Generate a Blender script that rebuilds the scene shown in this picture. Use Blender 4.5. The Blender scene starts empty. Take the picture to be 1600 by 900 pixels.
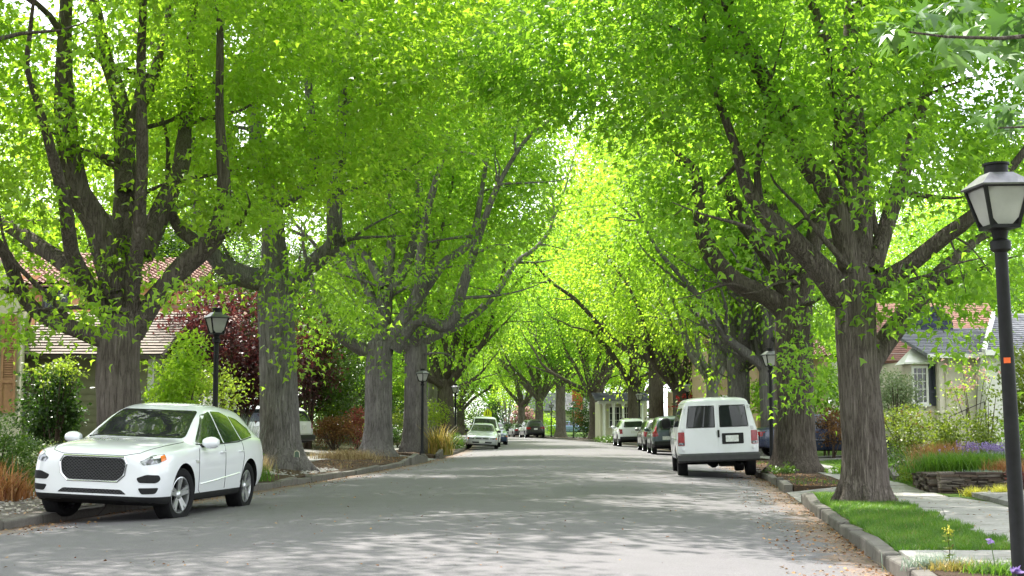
import bpy, bmesh, math, random
import numpy as np
from mathutils import Vector, Matrix, noise
from mathutils.bvhtree import BVHTree
from mathutils.geometry import tessellate_polygon

sc = bpy.context.scene
COL = sc.collection
R = math.radians

# ------------------------------------------------------------------ camera, sky, sun, exposure
FPX = 2222.0                       # focal length in photo pixels (1600 wide): a 50 mm lens
PITCH = math.atan(213.0 / FPX)
CAMZ = 1.22
cam_d = bpy.data.cameras.new('camera'); cam = bpy.data.objects.new('camera', cam_d); COL.objects.link(cam)
cam_d.sensor_width = 36.0; cam_d.lens = FPX / 1600.0 * 36.0
cam_d.clip_start = 0.1; cam_d.clip_end = 3000
cam.location = (0, 0, CAMZ); cam.rotation_euler = (R(90) + PITCH, 0, 0)
sc.camera = cam

SUN_EL, SUN_AZ = R(57), R(-22)     # azimuth from +Y towards +X (negative: ahead and to the left)
w = bpy.data.worlds.new('World'); sc.world = w; w.use_nodes = True
nt = w.node_tree; nt.nodes.clear()
wo = nt.nodes.new('ShaderNodeOutputWorld'); bg = nt.nodes.new('ShaderNodeBackground')
sky = nt.nodes.new('ShaderNodeTexSky'); sky.sky_type = 'NISHITA'; sky.sun_disc = False
sky.sun_elevation = SUN_EL; sky.sun_rotation = SUN_AZ; sky.dust_density = 2.0; sky.air_density = 1.0
tc = nt.nodes.new('ShaderNodeTexCoord'); mp = nt.nodes.new('ShaderNodeMapping'); mp.inputs['Scale'].default_value = (1.6, 1.6, 4)
nz = nt.nodes.new('ShaderNodeTexNoise'); nz.inputs['Scale'].default_value = 1.7; nz.inputs['Detail'].default_value = 7; nz.inputs['Roughness'].default_value = .6
cr = nt.nodes.new('ShaderNodeValToRGB'); cr.color_ramp.elements[0].position = .30; cr.color_ramp.elements[1].position = .55
mx = nt.nodes.new('ShaderNodeMix'); mx.data_type = 'RGBA'
nt.links.new(tc.outputs['Generated'], mp.inputs['Vector']); nt.links.new(mp.outputs[0], nz.inputs['Vector'])
nt.links.new(nz.outputs['Fac'], cr.inputs['Fac']); nt.links.new(cr.outputs[0], mx.inputs['Factor'])
nt.links.new(sky.outputs[0], mx.inputs[6]); mx.inputs[7].default_value = (9.0, 9.2, 9.6, 1)   # bright thin cloud
nt.links.new(mx.outputs[2], bg.inputs['Color']); bg.inputs['Strength'].default_value = 0.15
nt.links.new(bg.outputs[0], wo.inputs['Surface'])

sun_d = bpy.data.lights.new('sun', 'SUN'); sun_d.energy = 4.6; sun_d.angle = R(0.55); sun_d.color = (1.0, .955, .88)
sun = bpy.data.objects.new('sun', sun_d); COL.objects.link(sun)
sdir = Vector((math.sin(SUN_AZ) * math.cos(SUN_EL), math.cos(SUN_AZ) * math.cos(SUN_EL), math.sin(SUN_EL)))
sun.rotation_euler = (-sdir).to_track_quat('-Z', 'Y').to_euler(); sun.location = (0, 0, 60)

vs = sc.view_settings; vs.view_transform = 'Standard'; vs.look = 'None'; vs.gamma = 1.0; vs.use_curve_mapping = False
vs.exposure = 1.25
cy = sc.cycles
cy.max_bounces = 8; cy.diffuse_bounces = 3; cy.glossy_bounces = 3; cy.transmission_bounces = 6; cy.transparent_max_bounces = 8
cy.sample_clamp_indirect = 6.0; cy.use_denoising = True; cy.caustics_reflective = False; cy.caustics_refractive = False
try: cy.denoiser = 'OPENIMAGEDENOISE'
except Exception: pass

# ------------------------------------------------------------------ helpers: naming, materials, meshes
def link(o, parent=None):
    COL.objects.link(o)
    if parent is not None: o.parent = parent
    return o
def tag(o, label=None, cat=None, group=None, kind=None):
    if label: o['label'] = label
    if cat: o['category'] = cat
    if group: o['group'] = group
    if kind: o['kind'] = kind
    return o
def thing(name, label, cat, loc=(0, 0, 0), rot=(0, 0, 0), group=None):
    o = bpy.data.objects.new(name, None); o.empty_display_size = .3
    o.location = loc; o.rotation_euler = rot; link(o)
    return tag(o, label, cat, group)
def copy_tree(o, parent=None):
    c = o.copy(); COL.objects.link(c)
    if parent is not None: c.parent = parent
    for ch in list(o.children): copy_tree(ch, c)
    return c

def mesh_np(name, co, loops, starts, mats=(), smooth=False, tint=None, parent=None, mat_idx=None):
    me = bpy.data.meshes.new(name)
    co = np.ascontiguousarray(co, np.float32)
    me.vertices.add(len(co)); me.vertices.foreach_set('co', co.ravel())
    loops = np.ascontiguousarray(loops, np.int32); starts = np.ascontiguousarray(starts, np.int32)
    me.loops.add(len(loops)); me.loops.foreach_set('vertex_index', loops)
    me.polygons.add(len(starts)); me.polygons.foreach_set('loop_start', starts)
    if mat_idx is not None: me.polygons.foreach_set('material_index', np.ascontiguousarray(mat_idx, np.int32))
    if smooth: me.polygons.foreach_set('use_smooth', np.ones(len(starts), bool))
    me.update(calc_edges=True)
    if tint is not None:
        a = me.attributes.new('tint', 'FLOAT', 'FACE'); a.data.foreach_set('value', np.ascontiguousarray(tint, np.float32))
    for m in mats: me.materials.append(m)
    o = bpy.data.objects.new(name, me); link(o, parent)
    return o

class MB:
    """collects simple shapes and links them as one mesh object"""
    def __init__(s): s.v = []; s.f = []; s.m = []
    def add(s, verts, faces, mi=0):
        b = len(s.v); s.v += [tuple(p) for p in verts]
        s.f += [tuple(b + i for i in f) for f in faces]; s.m += [mi] * len(faces)
    def box(s, x0, x1, y0, y1, z0, z1, mi=0, M=None):
        p = [Vector(q) for q in ((x0,y0,z0),(x1,y0,z0),(x1,y1,z0),(x0,y1,z0),(x0,y0,z1),(x1,y0,z1),(x1,y1,z1),(x0,y1,z1))]
        if M: p = [M @ q for q in p]
        s.add(p, ((0,3,2,1),(4,5,6,7),(0,1,5,4),(1,2,6,5),(2,3,7,6),(3,0,4,7)), mi)
    def tube(s, pts, rads, n=8, mi=0, caps=True, phase=0.0):
        pts = [Vector(p) for p in pts]; rings = []
        up = Vector((0, 0, 1)); prev = None
        for i, p in enumerate(pts):
            d = (pts[min(i+1, len(pts)-1)] - pts[max(i-1, 0)])
            d = d.normalized() if d.length > 1e-9 else Vector((0, 0, 1))
            if prev is None:
                a = d.cross(Vector((0, 1, 0)) if abs(d.z) > .8 else up).normalized()
            else:
                a = (prev - d * prev.dot(d)).normalized()
            prev = a; b = d.cross(a)
            rings.append([p + (a * math.cos(phase + 2*math.pi*k/n) + b * math.sin(phase + 2*math.pi*k/n)) * rads[i] for k in range(n)])
        base = len(s.v)
        for r_ in rings: s.v += [tuple(q) for q in r_]
        for i in range(len(rings)-1):
            for k in range(n):
                s.f.append((base+i*n+k, base+i*n+(k+1)%n, base+(i+1)*n+(k+1)%n, base+(i+1)*n+k)); s.m.append(mi)
        if caps:
            s.f.append(tuple(base+k for k in reversed(range(n)))); s.m.append(mi)
            s.f.append(tuple(base+(len(rings)-1)*n+k for k in range(n))); s.m.append(mi)
    def lathe(s, prof, n=24, mi=0, M=None, phase=0.0, axis='Z'):
        """prof: (radius, height) list, turned about Z (or Y)"""
        base = len(s.v)
        for r_, z in prof:
            for k in range(n):
                a = phase + 2*math.pi*k/n
                p = Vector((r_*math.cos(a), r_*math.sin(a), z)) if axis == 'Z' else Vector((r_*math.cos(a), z, r_*math.sin(a)))
                if M: p = M @ p
                s.v.append(tuple(p))
        for i in range(len(prof)-1):
            for k in range(n):
                s.f.append((base+i*n+k, base+i*n+(k+1)%n, base+(i+1)*n+(k+1)%n, base+(i+1)*n+k)); s.m.append(mi)
    def prism(s, poly, a, b, axis='Y', mi=0, M=None):
        """2D polygon extruded from a to b; axis is the extrusion axis"""
        def P(u, v, t):
            q = {'Y': (u, t, v), 'X': (t, u, v), 'Z': (u, v, t)}[axis]
            return (M @ Vector(q)) if M else Vector(q)
        n = len(poly)
        vs_ = [P(u, v, a) for u, v in poly] + [P(u, v, b) for u, v in poly]
        fs = [tuple(range(n)), tuple(reversed(range(n, 2*n)))] + [(i, i+n, (i+1) % n + n, (i+1) % n) for i in range(n)]
        s.add(vs_, fs, mi)
    def build(s, name, mats, parent=None, smooth=False, bevel=0.0):
        me = bpy.data.meshes.new(name); me.from_pydata(s.v, [], s.f)
        for m in (mats if isinstance(mats, (list, tuple)) else [mats]): me.materials.append(m)
        me.polygons.foreach_set('material_index', s.m)
        bm = bmesh.new(); bm.from_mesh(me); bmesh.ops.recalc_face_normals(bm, faces=bm.faces); bm.to_mesh(me); bm.free()
        o = bpy.data.objects.new(name, me); link(o, parent)
        if smooth:
            me.polygons.foreach_set('use_smooth', [True]*len(me.polygons)); set_sharp(me, 40)
        if bevel:
            b = o.modifiers.new('bevel', 'BEVEL'); b.width = bevel; b.segments = 2; b.limit_method = 'ANGLE'; b.angle_limit = R(40)
        return o
def set_sharp(me, deg):
    try: me.set_sharp_from_angle(angle=R(deg))
    except Exception: pass

# ------------------------------------------------------------------ node shorthand
def new_mat(name):
    m = bpy.data.materials.new(name); m.use_nodes = True; t = m.node_tree; t.nodes.clear()
    out = t.nodes.new('ShaderNodeOutputMaterial'); return m, t, out
def N(t, typ, **kw):
    n = t.nodes.new(typ)
    for k, v in kw.items():
        if k == 'ins':
            for i, x in v.items(): n.inputs[i].default_value = x
        else: setattr(n, k, v)
    return n
def L(t, a, b): t.links.new(a, b)
def ramp(t, fac, stops):
    c = N(t, 'ShaderNodeValToRGB'); e = c.color_ramp.elements
    while len(e) < len(stops): e.new(.5)
    for el, (p, col) in zip(e, stops):
        el.position = p; el.color = (*col, 1) if len(col) == 3 else col
    L(t, fac, c.inputs['Fac']); return c.outputs['Color']
def noise_tex(t, vec, scale, detail=4, rough=.55, dist=0.0):
    n = N(t, 'ShaderNodeTexNoise', ins={'Scale': scale, 'Detail': detail, 'Roughness': rough, 'Distortion': dist})
    if vec is not None: L(t, vec, n.inputs['Vector'])
    return n.outputs['Fac']
def objco(t, scale=(1, 1, 1), kind='Object'):
    c = N(t, 'ShaderNodeTexCoord'); m = N(t, 'ShaderNodeMapping'); m.inputs['Scale'].default_value = scale
    L(t, c.outputs[kind], m.inputs['Vector']); return m.outputs[0]
def worldco(t, scale=(1, 1, 1)):
    g = N(t, 'ShaderNodeNewGeometry'); m = N(t, 'ShaderNodeMapping'); m.inputs['Scale'].default_value = scale
    L(t, g.outputs['Position'], m.inputs['Vector']); return m.outputs[0]
def mixc(t, fac, a, b, mode='MIX'):
    m = N(t, 'ShaderNodeMix', data_type='RGBA', blend_type=mode)
    if isinstance(fac, (int, float)): m.inputs['Factor'].default_value = fac
    else: L(t, fac, m.inputs['Factor'])
    for i, x in ((6, a), (7, b)):
        if isinstance(x, tuple): m.inputs[i].default_value = (*x, 1) if len(x) == 3 else x
        else: L(t, x, m.inputs[i])
    return m.outputs[2]
def bump(t, h, strength=.3, dist=.02):
    b = N(t, 'ShaderNodeBump', ins={'Strength': strength, 'Distance': dist}); L(t, h, b.inputs['Height']); return b.outputs[0]
def principled(t, out, col, rough=.7, spec=.3, metal=0.0, nrm=None, coat=0.0):
    p = N(t, 'ShaderNodeBsdfPrincipled')
    if isinstance(col, tuple): p.inputs['Base Color'].default_value = (*col, 1)
    else: L(t, col, p.inputs['Base Color'])
    if isinstance(rough, (int, float)): p.inputs['Roughness'].default_value = rough
    else: L(t, rough, p.inputs['Roughness'])
    p.inputs['Specular IOR Level'].default_value = spec; p.inputs['Metallic'].default_value = metal
    p.inputs['Coat Weight'].default_value = coat; p.inputs['Coat Roughness'].default_value = .03
    if nrm is not None: L(t, nrm, p.inputs['Normal'])
    L(t, p.outputs[0], out.inputs['Surface']); return p
def simple(name, col, rough=.6, spec=.3, metal=0.0, var=.12, scale=9.0, bmp=0.0, coat=0.0):
    """a colour with a little uneven wear so that no surface is perfectly flat"""
    m, t, out = new_mat(name); v = objco(t)
    n = noise_tex(t, v, scale, 5)
    lo = tuple(c * (1 - var) for c in col); hi = tuple(min(1, c * (1 + var)) for c in col)
    c = ramp(t, n, [(.3, lo), (.7, hi)])
    nr = bump(t, noise_tex(t, v, scale * 5, 3), bmp, .01) if bmp else None
    principled(t, out, c, rough, spec, metal, nr, coat); return m

# ------------------------------------------------------------------ the street's geometry
def C(d):                                    # lateral position of the road's crown at distance d
    e = d - 25.0
    if d <= 25: return -.32 + .13 * e
    if d <= 160: return -.32 + .13 * e - .00132 * e * e
    s = .13 - .00264 * 135
    return -.32 + .13 * 135 - .00132 * 135 * 135 + s * (d - 160)
def slope(d):
    return .13 if d <= 25 else (.13 - .00264 * (min(d, 160) - 25))
def at(u, d): return C(d) + u
KERB = 5.3
def road_z(u): return -.12 * (u / KERB) ** 2
def ground_z(u, d):
    a = abs(u)
    if a < KERB: return road_z(u)
    if u > 0:
        if a < 6.6: return .03
        if a < 8.2: return .05
        return .05 + min(.045 * (a - 8.2), .45)
    if a < 7.6: return .02 + .09 * min(1, (a - 5.45) / 1.0)
    if a < 9.0: return .12
    return .12 + min(.07 * (a - 9.0), .5)
def gz(x, d): return ground_z(x - C(d), d)
def P(px, py, Y):                            # photo pixel at distance Y -> a point of the place
    a = (px - 800) / FPX; b = (450 - py) / FPX
    cp, sp = math.cos(PITCH), math.sin(PITCH)
    yy = cp - sp * b; zz = sp + cp * b
    return Vector((a / yy * Y, Y, CAMZ + zz / yy * Y))
def ppm(Y): return FPX / Y
# ------------------------------------------------------------------ materials of the setting
def mat_asphalt():
    m, t, out = new_mat('asphalt'); v = worldco(t)
    big = noise_tex(t, v, .35, 4, .6); mid = noise_tex(t, v, 2.2, 5, .65); fine = noise_tex(t, v, 70, 3, .7)
    c = ramp(t, big, [(.3, (.100, .093, .101)), (.72, (.148, .138, .149))])
    c = mixc(t, .55, c, ramp(t, mid, [(.3, (.095, .089, .096)), (.7, (.152, .142, .152))]))
    c = mixc(t, .34, c, ramp(t, fine, [(.34, (.06, .057, .06)), (.5, (.14, .132, .14)), (.66, (.28, .265, .275))]))
    # cracks
    wv = N(t, 'ShaderNodeTexVoronoi', feature='DISTANCE_TO_EDGE', ins={'Scale': .22})
    dn = N(t, 'ShaderNodeTexNoise', ins={'Scale': 1.3, 'Detail': 6}); L(t, v, dn.inputs['Vector'])
    dv = mixc(t, .25, v, dn.outputs['Color']); L(t, dv, wv.inputs['Vector'])
    ck = ramp(t, wv.outputs['Distance'], [(.0, (.7, .7, .7)), (.004, (0, 0, 0))])
    ckn = ramp(t, noise_tex(t, v, .35, 3), [(.45, (0, 0, 0)), (.6, (1, 1, 1))])
    c = mixc(t, mixc(t, 1.0, ck, ckn, 'MULTIPLY'), c, (.075, .072, .074))
    # old utility-trench patches and oil drips
    pv = N(t, 'ShaderNodeTexVoronoi', ins={'Scale': .16, 'Randomness': 1.0}, distance='CHEBYCHEV'); L(t, worldco(t, (1.4, .55, 1)), pv.inputs['Vector'])
    c = mixc(t, ramp(t, pv.outputs['Distance'], [(.20, (.34, .34, .34)), (.205, (0, 0, 0))]), c, (.085, .083, .087))
    ov = noise_tex(t, worldco(t, (1.6, .8, 1)), 1.1, 3, .5); c = mixc(t, ramp(t, ov, [(.66, (0, 0, 0)), (.74, (.45, .45, .45))]), c, (.05, .048, .05))
    # long oil-dark wheel lanes and the leaf litter that lies in the gutters
    at_ = N(t, 'ShaderNodeAttribute', attribute_name='lane')
    ab = N(t, 'ShaderNodeMath', operation='ABSOLUTE'); L(t, at_.outputs['Fac'], ab.inputs[0])
    lane = ramp(t, noise_tex(t, worldco(t, (1, .06, 1)), 1.5, 4), [(.42, (0, 0, 0)), (.62, (1, 1, 1))])
    c = mixc(t, .35, c, mixc(t, lane, c, (.13, .127, .132)))
    sm = N(t, 'ShaderNodeMapRange', interpolation_type='SMOOTHSTEP', ins={'From Min': 4.0, 'From Max': 5.4}); L(t, ab.outputs[0], sm.inputs['Value'])
    ln = noise_tex(t, v, 3.0, 6, .7); lf = noise_tex(t, v, 34, 3, .7)
    add = N(t, 'ShaderNodeMath', operation='MULTIPLY_ADD', ins={1: .62}); L(t, sm.outputs[0], add.inputs[0]); L(t, ln, add.inputs[2])
    mask = ramp(t, add.outputs[0], [(.86, (0, 0, 0)), (1.08, (1, 1, 1))])
    lcol = ramp(t, lf, [(.3, (.05, .032, .022)), (.5, (.16, .088, .047)), (.68, (.33, .21, .115))])
    spk = ramp(t, lf, [(.40, (.08, .08, .08)), (.56, (.85, .85, .85))])
    c = mixc(t, mixc(t, 1.0, mask, spk, 'MULTIPLY'), c, lcol)
    h = mixc(t, .5, fine, noise_tex(t, v, 160, 2))
    principled(t, out, c, .78, .32, 0, bump(t, h, .35, .012)); return m
def mat_concrete(name, base, seams=0.0):
    m, t, out = new_mat(name); v = worldco(t)
    a = noise_tex(t, v, .9, 6, .65); b = noise_tex(t, v, 24, 5, .7)
    k = lambda f: tuple(x * f for x in base)
    c = ramp(t, a, [(.28, k(.55)), (.72, k(1.12))]); c = mixc(t, .45, c, ramp(t, b, [(.3, k(.42)), (.7, k(1.25))]))
    st = noise_tex(t, v, 3.1, 6, .7); c = mixc(t, ramp(t, st, [(.52, (0, 0, 0)), (.72, (.6, .6, .6))]), c, (base[0] * .36, base[1] * .34, base[2] * .28))
    vo = N(t, 'ShaderNodeTexVoronoi', feature='DISTANCE_TO_EDGE', ins={'Scale': .5}); L(t, v, vo.inputs['Vector'])
    c = mixc(t, ramp(t, vo.outputs['Distance'], [(0, (1, 1, 1)), (.006, (0, 0, 0))]), c, k(.3))
    principled(t, out, c, .85, .2, 0, bump(t, b, .3, .008)); return m
def mat_soil(name, cols, scale=16):
    m, t, out = new_mat(name); v = worldco(t)
    a = noise_tex(t, v, .8, 5, .6); b = noise_tex(t, v, scale, 5, .75); f = noise_tex(t, v, scale * 5, 3, .7)
    c = ramp(t, b, [(.28, cols[0]), (.5, cols[1]), (.72, cols[2])])
    c = mixc(t, .5, c, ramp(t, f, [(.3, cols[0]), (.7, cols[2])])); c = mixc(t, .3, c, ramp(t, a, [(.3, cols[0]), (.7, cols[1])]))
    principled(t, out, c, .95, .1, 0, bump(t, f, .9, .05)); return m
def mat_turf():
    m, t, out = new_mat('turf'); v = worldco(t)
    a = noise_tex(t, v, .6, 5, .6); b = noise_tex(t, v, 40, 4, .7)
    c = ramp(t, a, [(.3, (.050, .105, .016)), (.7, (.105, .165, .030))]); c = mixc(t, .5, c, ramp(t, b, [(.3, (.03, .07, .01)), (.7, (.13, .20, .04))]))
    principled(t, out, c, .9, .12, 0, bump(t, b, .8, .05)); return m
M_ASPHALT = mat_asphalt(); M_WALK = mat_concrete('pale_concrete', (.36, .345, .325)); M_KERB = mat_concrete('kerb_stone', (.165, .152, .138))
M_DRIVE = mat_concrete('driveway_concrete', (.28, .27, .26))
M_MULCH = mat_soil('bark_mulch', ((.035, .024, .018), (.10, .065, .045), (.20, .15, .11)))
M_GRAVEL = mat_soil('pale_gravel', ((.12, .10, .085), (.30, .265, .235), (.50, .46, .42)), 22)
M_YARD = mat_soil('garden_soil', ((.03, .035, .014), (.075, .065, .035), (.13, .12, .06)), 9)
M_TURF = mat_turf()

def frange(a, b, s):
    n = max(1, int(math.ceil((b - a) / s))); return [a + (b - a) * i / n for i in range(n + 1)]
def strip(name, us, ds, zf, mat, kind='structure', lane=False, thick=0.0):
    """a sheet that follows the street: us = lateral offsets (numbers or functions of d), ds = distances"""
    nu = len(us); co = []; lv = []
    for d in ds:
        for u in us:
            uu = u(d) if callable(u) else u
            co.append((C(d) + uu, d, zf(uu, d))); lv.append(uu)
    fs = []
    for i in range(len(ds) - 1):
        for j in range(nu - 1):
            a = i * nu + j; fs.append((a, a + 1, a + nu + 1, a + nu))
    nd = len(ds)
    rim = [j for j in range(nu)] + [i * nu + nu - 1 for i in range(1, nd)] + [(nd - 1) * nu + j for j in range(nu - 2, -1, -1)] + [i * nu for i in range(nd - 2, 0, -1)]
    if not lane:
        b0 = len(co); co += [(co[i][0], co[i][1], co[i][2] - .34) for i in rim]; n_ = len(rim)
        for k in range(n_): fs.append((rim[k], b0 + k, b0 + (k + 1) % n_, rim[(k + 1) % n_]))
    me = bpy.data.meshes.new(name); me.from_pydata(co, [], fs); me.materials.append(mat)
    me.polygons.foreach_set('use_smooth', [True] * len(fs)); set_sharp(me, 40)
    if lane:
        a_ = me.attributes.new('lane', 'FLOAT', 'POINT'); a_.data.foreach_set('value', lv)
    o = link(bpy.data.objects.new(name, me)); 
    if kind: o['kind'] = kind
    return o
rnd = random.Random(4)
D_ALL = frange(-14, 60, 1.0) + frange(62, 260, 2.0)
strip('road', [-5.32 + 10.64 * i / 16 for i in range(17)], D_ALL, lambda u, d: road_z(u), M_ASPHALT, lane=True)
# the base ground under everything, out to the horizon
mb = MB(); mb.box(-1500, 1500, -300, 2400, -1.2, -.42); mb.build('ground', M_YARD)['kind'] = 'structure'
def wob(u, d, k=.03): return k * noise.noise(Vector((u * .9, d * .5, 3.1))) + k * .5 * noise.noise(Vector((u * 3, d * 2.2, 7)))
# right side
strip('verge', [5.45, 5.8, 6.2, 6.6], frange(28, 260, 1.5), lambda u, d: ground_z(u, d) + wob(u, d), M_MULCH)
strip('verge', [5.45, 5.8, 6.2, 6.6], frange(13.6, 24.4, .6), lambda u, d: ground_z(u, d) - .012 + wob(u, d, .015), M_TURF)
strip('verge', [5.45, 5.8, 6.2, 6.6], frange(-14, 12.2, .6), lambda u, d: ground_z(u, d) + wob(u, d, .03), M_MULCH)
strip('path', [5.45, 6.6], [12.2, 13.6], lambda u, d: .038, M_WALK)
strip('driveway', [5.30, 5.6, 6.6], [24.4, 26.2, 28], lambda u, d: -.10 + .14 * (u - 5.3) / 1.3, M_DRIVE)
# pavement slabs with real joints between them
dd = -13.0
mbp = MB()
while dd < 200:
    ln_ = 1.45
    j = rnd.uniform(-.006, .006)
    zt = .05 + j
    x0, x1 = at(6.615, dd), at(6.615, dd + ln_)
    wd = 1.37 if dd < 23 else 1.0
    v = [(x0, dd + .012, -.2), (x0 + wd, dd + .012, -.2), (x1 + wd, dd + ln_, -.2), (x1, dd + ln_, -.2)]
    v += [(p[0], p[1], zt + rnd.uniform(-.004, .004)) for p in v]
    mbp.add(v, ((4, 5, 6, 7), (0, 1, 5, 4), (1, 2, 6, 5), (2, 3, 7, 6), (3, 0, 4, 7)))
    dd += ln_
mbp.build('pavement', M_WALK)['kind'] = 'structure'
strip('lawn', [lambda d: 7.98 if d < 23 else 7.6, 8.5, 9.5, 11, 14, 20, 30, 60], frange(-14, 60, 2) + frange(63, 220, 4), lambda u, d: ground_z(u, d) + wob(u, d, .04) * (u > 8), M_TURF)
strip('path', [8.0, 9, 10, 12], frange(20.3, 23.6, 1.1), lambda u, d: ground_z(u, d) + .07, M_DRIVE)
strip('driveway', [7.62, 8.6, 10, 13, 18], frange(46, 50, 2), lambda u, d: ground_z(u, d) + .045, M_DRIVE)
# left side
strip('verge', [-7.6, -7.2, -6.8, -6.4, -6.0, -5.7, -5.45], frange(-14, 27.5, .8), lambda u, d: ground_z(u, d) + wob(u, d, .05), M_GRAVEL)
for a_, b_ in ((27.5, 51.3), (55.3, 260)):
    strip('verge', [-7.6, -7.2, -6.8, -6.4, -6.0, -5.7, -5.45], frange(a_, b_, 1.0), lambda u, d: ground_z(u, d) + wob(u, d, .06), M_MULCH)
dd = 29.0; mbp = MB()
while dd < 200:
    ln_ = 1.45
    x0, x1 = at(-9.0, dd), at(-9.0, dd + ln_)
    v = [(x0, dd + .012, -.2), (x0 + 1.39, dd + .012, -.2), (x1 + 1.39, dd + ln_, -.2), (x1, dd + ln_, -.2)]
    v += [(p[0], p[1], .125 + rnd.uniform(-.006, .006)) for p in v]
    mbp.add(v, ((4, 5, 6, 7), (0, 1, 5, 4), (1, 2, 6, 5), (2, 3, 7, 6), (3, 0, 4, 7)))
    dd += ln_
mbp.build('pavement', M_WALK)['kind'] = 'structure'
strip('yard', [-60, -30, -20, -15, -12, -10.5, -9.01], frange(27.5, 60, 2) + frange(63, 220, 4), lambda u, d: ground_z(u, d) + wob(u, d, .05) * (u < -9.3), M_YARD)
strip('yard', [-60, -30, -20, -15, -12, -10.5, -9, -7.61], frange(-14, 27.5, 2), lambda u, d: ground_z(u, d) + wob(u, d, .05) * (u < -9.3), M_YARD)
strip('driveway', [-18, -14, -11, -9.02], frange(51.3, 55.3, 1), lambda u, d: ground_z(u, d) + .05, M_DRIVE)
strip('driveway', [-7.59, -6.6, -5.31], frange(51.3, 55.3, 1), lambda u, d: -.105 + .23 * (-u - 5.31) / 2.28, M_DRIVE)
# the street's far end: a cross street and the verge beyond it
# kerbs: separate weathered stones butted end to end, some heaved by roots
def kerb(name, side, spans, heave):
    mb = MB(); rg = random.Random(7 if side > 0 else 9)
    for (a, b) in spans:
        d = a
        while d < b - .3:
            ln_ = min(rg.uniform(1.2, 1.9), b - d)
            h = .025 + rg.uniform(-.016, .016); tl = rg.uniform(-.02, .02); sx = rg.uniform(-.02, .02)
            for (hd, hh, ht, hs) in heave:
                if abs(d + ln_ / 2 - hd) < 1.1: h += hh; tl += ht; sx += hs
            ui, uo = 5.30 - .012, 5.455
            p = []
            for (zz) in (-.3, None):
                for (uu, q) in ((ui, d + .008), (uo, d + .008), (uo, d + ln_), (ui, d + ln_)):
                    t_ = (q - d) / ln_ - .5
                    x = C(q) + side * (uu + sx)
                    z = -.3 if zz is not None else h + tl * 2 * t_ - (.008 if uu == ui else 0)
                    p.append((x, q, z))
            mb.add(p, ((0, 3, 2, 1), (4, 5, 6, 7), (0, 1, 5, 4), (1, 2, 6, 5), (2, 3, 7, 6), (3, 0, 4, 7)))
            d += ln_
    o = mb.build(name, M_KERB, bevel=.022); o['kind'] = 'structure'; return o
kerb('kerb', 1, [(-14, 24.4), (28, 45.8), (50.2, 230)], [(29, .05, .03, -.03), (31, .02, -.04, .03), (23.8, .03, .02, .02)])
kerb('kerb', -1, [(-14, 51.2), (55.4, 230)], [(36, .02, .02, 0), (46.5, .05, .05, -.04), (48.4, .15, .07, -.12), (50.4, .13, -.06, -.1), (56, .14, .06, -.06), (58, .07, .03, 0)])
# ------------------------------------------------------------------ bark and leaves
def mat_bark(name, lo, mid, hi, s=1.0):
    m, t, out = new_mat(name)
    v = objco(t, (13 * s, 13 * s, 1.05 * s)); v2 = objco(t, (1, 1, 1))
    n1 = noise_tex(t, v, 1.15, 5, .55, .6); n2 = noise_tex(t, v, 2.7, 4, .6, .4)
    def ridge(n, wd):
        q = N(t, 'ShaderNodeMath', operation='SUBTRACT', ins={1: .5}); L(t, n, q.inputs[0])
        a_ = N(t, 'ShaderNodeMath', operation='ABSOLUTE'); L(t, q.outputs[0], a_.inputs[0])
        return ramp(t, a_.outputs[0], [(0, (0, 0, 0)), (wd, (1, 1, 1))])
    r1, r2 = ridge(n1, .075), ridge(n2, .10)
    h = mixc(t, .38, r1, r2)
    g = noise_tex(t, v2, 1.3, 5, .6); f = noise_tex(t, objco(t, (34, 34, 14)), 2.5, 4, .7)
    c = ramp(t, h, [(.05, tuple(x * .42 for x in lo)), (.45, mid), (.95, hi)])
    c = mixc(t, .30, c, ramp(t, f, [(.3, lo), (.7, hi)])); c = mixc(t, .28, c, ramp(t, g, [(.35, lo), (.65, hi)]))
    principled(t, out, c, .95, .08, 0, bump(t, mixc(t, .25, h, f), 1.0, .055)); return m
M_BARK = mat_bark('grey_brown_bark', (.070, .056, .048), (.150, .124, .107), (.25, .215, .19))
M_BARK_GREY = mat_bark('grey_bark', (.095, .086, .082), (.19, .175, .168), (.30, .28, .27), .9)
M_BARK_DARK = mat_bark('dark_bark', (.055, .044, .037), (.118, .097, .081), (.20, .17, .145), 1.1)
M_BARK_PALE = mat_bark('pale_bark', (.13, .12, .11), (.24, .23, .21), (.38, .36, .33), .8)
M_TWIG = simple('twig', (.07, .052, .04), .9, .1)

def mat_leaf(name, cols, trans, amt=.5, rough=.42, spec=.35):
    m, t, out = new_mat(name)
    a = N(t, 'ShaderNodeAttribute', attribute_name='tint')
    c = ramp(t, a.outputs['Fac'], [(0, cols[0]), (.5, cols[1]), (1, cols[2])])
    ct = ramp(t, a.outputs['Fac'], [(0, trans[0]), (1, trans[1])])
    p = N(t, 'ShaderNodeBsdfPrincipled', ins={'Roughness': rough, 'Specular IOR Level': spec}); L(t, c, p.inputs['Base Color'])
    tr = N(t, 'ShaderNodeBsdfTranslucent'); L(t, ct, tr.inputs['Color'])
    mx_ = N(t, 'ShaderNodeMixShader', ins={0: amt}); L(t, p.outputs[0], mx_.inputs[1]); L(t, tr.outputs[0], mx_.inputs[2])
    L(t, mx_.outputs[0], out.inputs['Surface']); return m
LEAF_SPRING = mat_leaf('spring_leaf', ((.094, .184, .028), (.142, .252, .036), (.21, .32, .056)), ((.36, .65, .032), (.50, .79, .058)), .56)
LEAF_GREEN = mat_leaf('green_leaf', ((.075, .158, .030), (.116, .222, .036), (.175, .29, .056)), ((.33, .62, .034), (.47, .76, .056)), .56)
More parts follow.
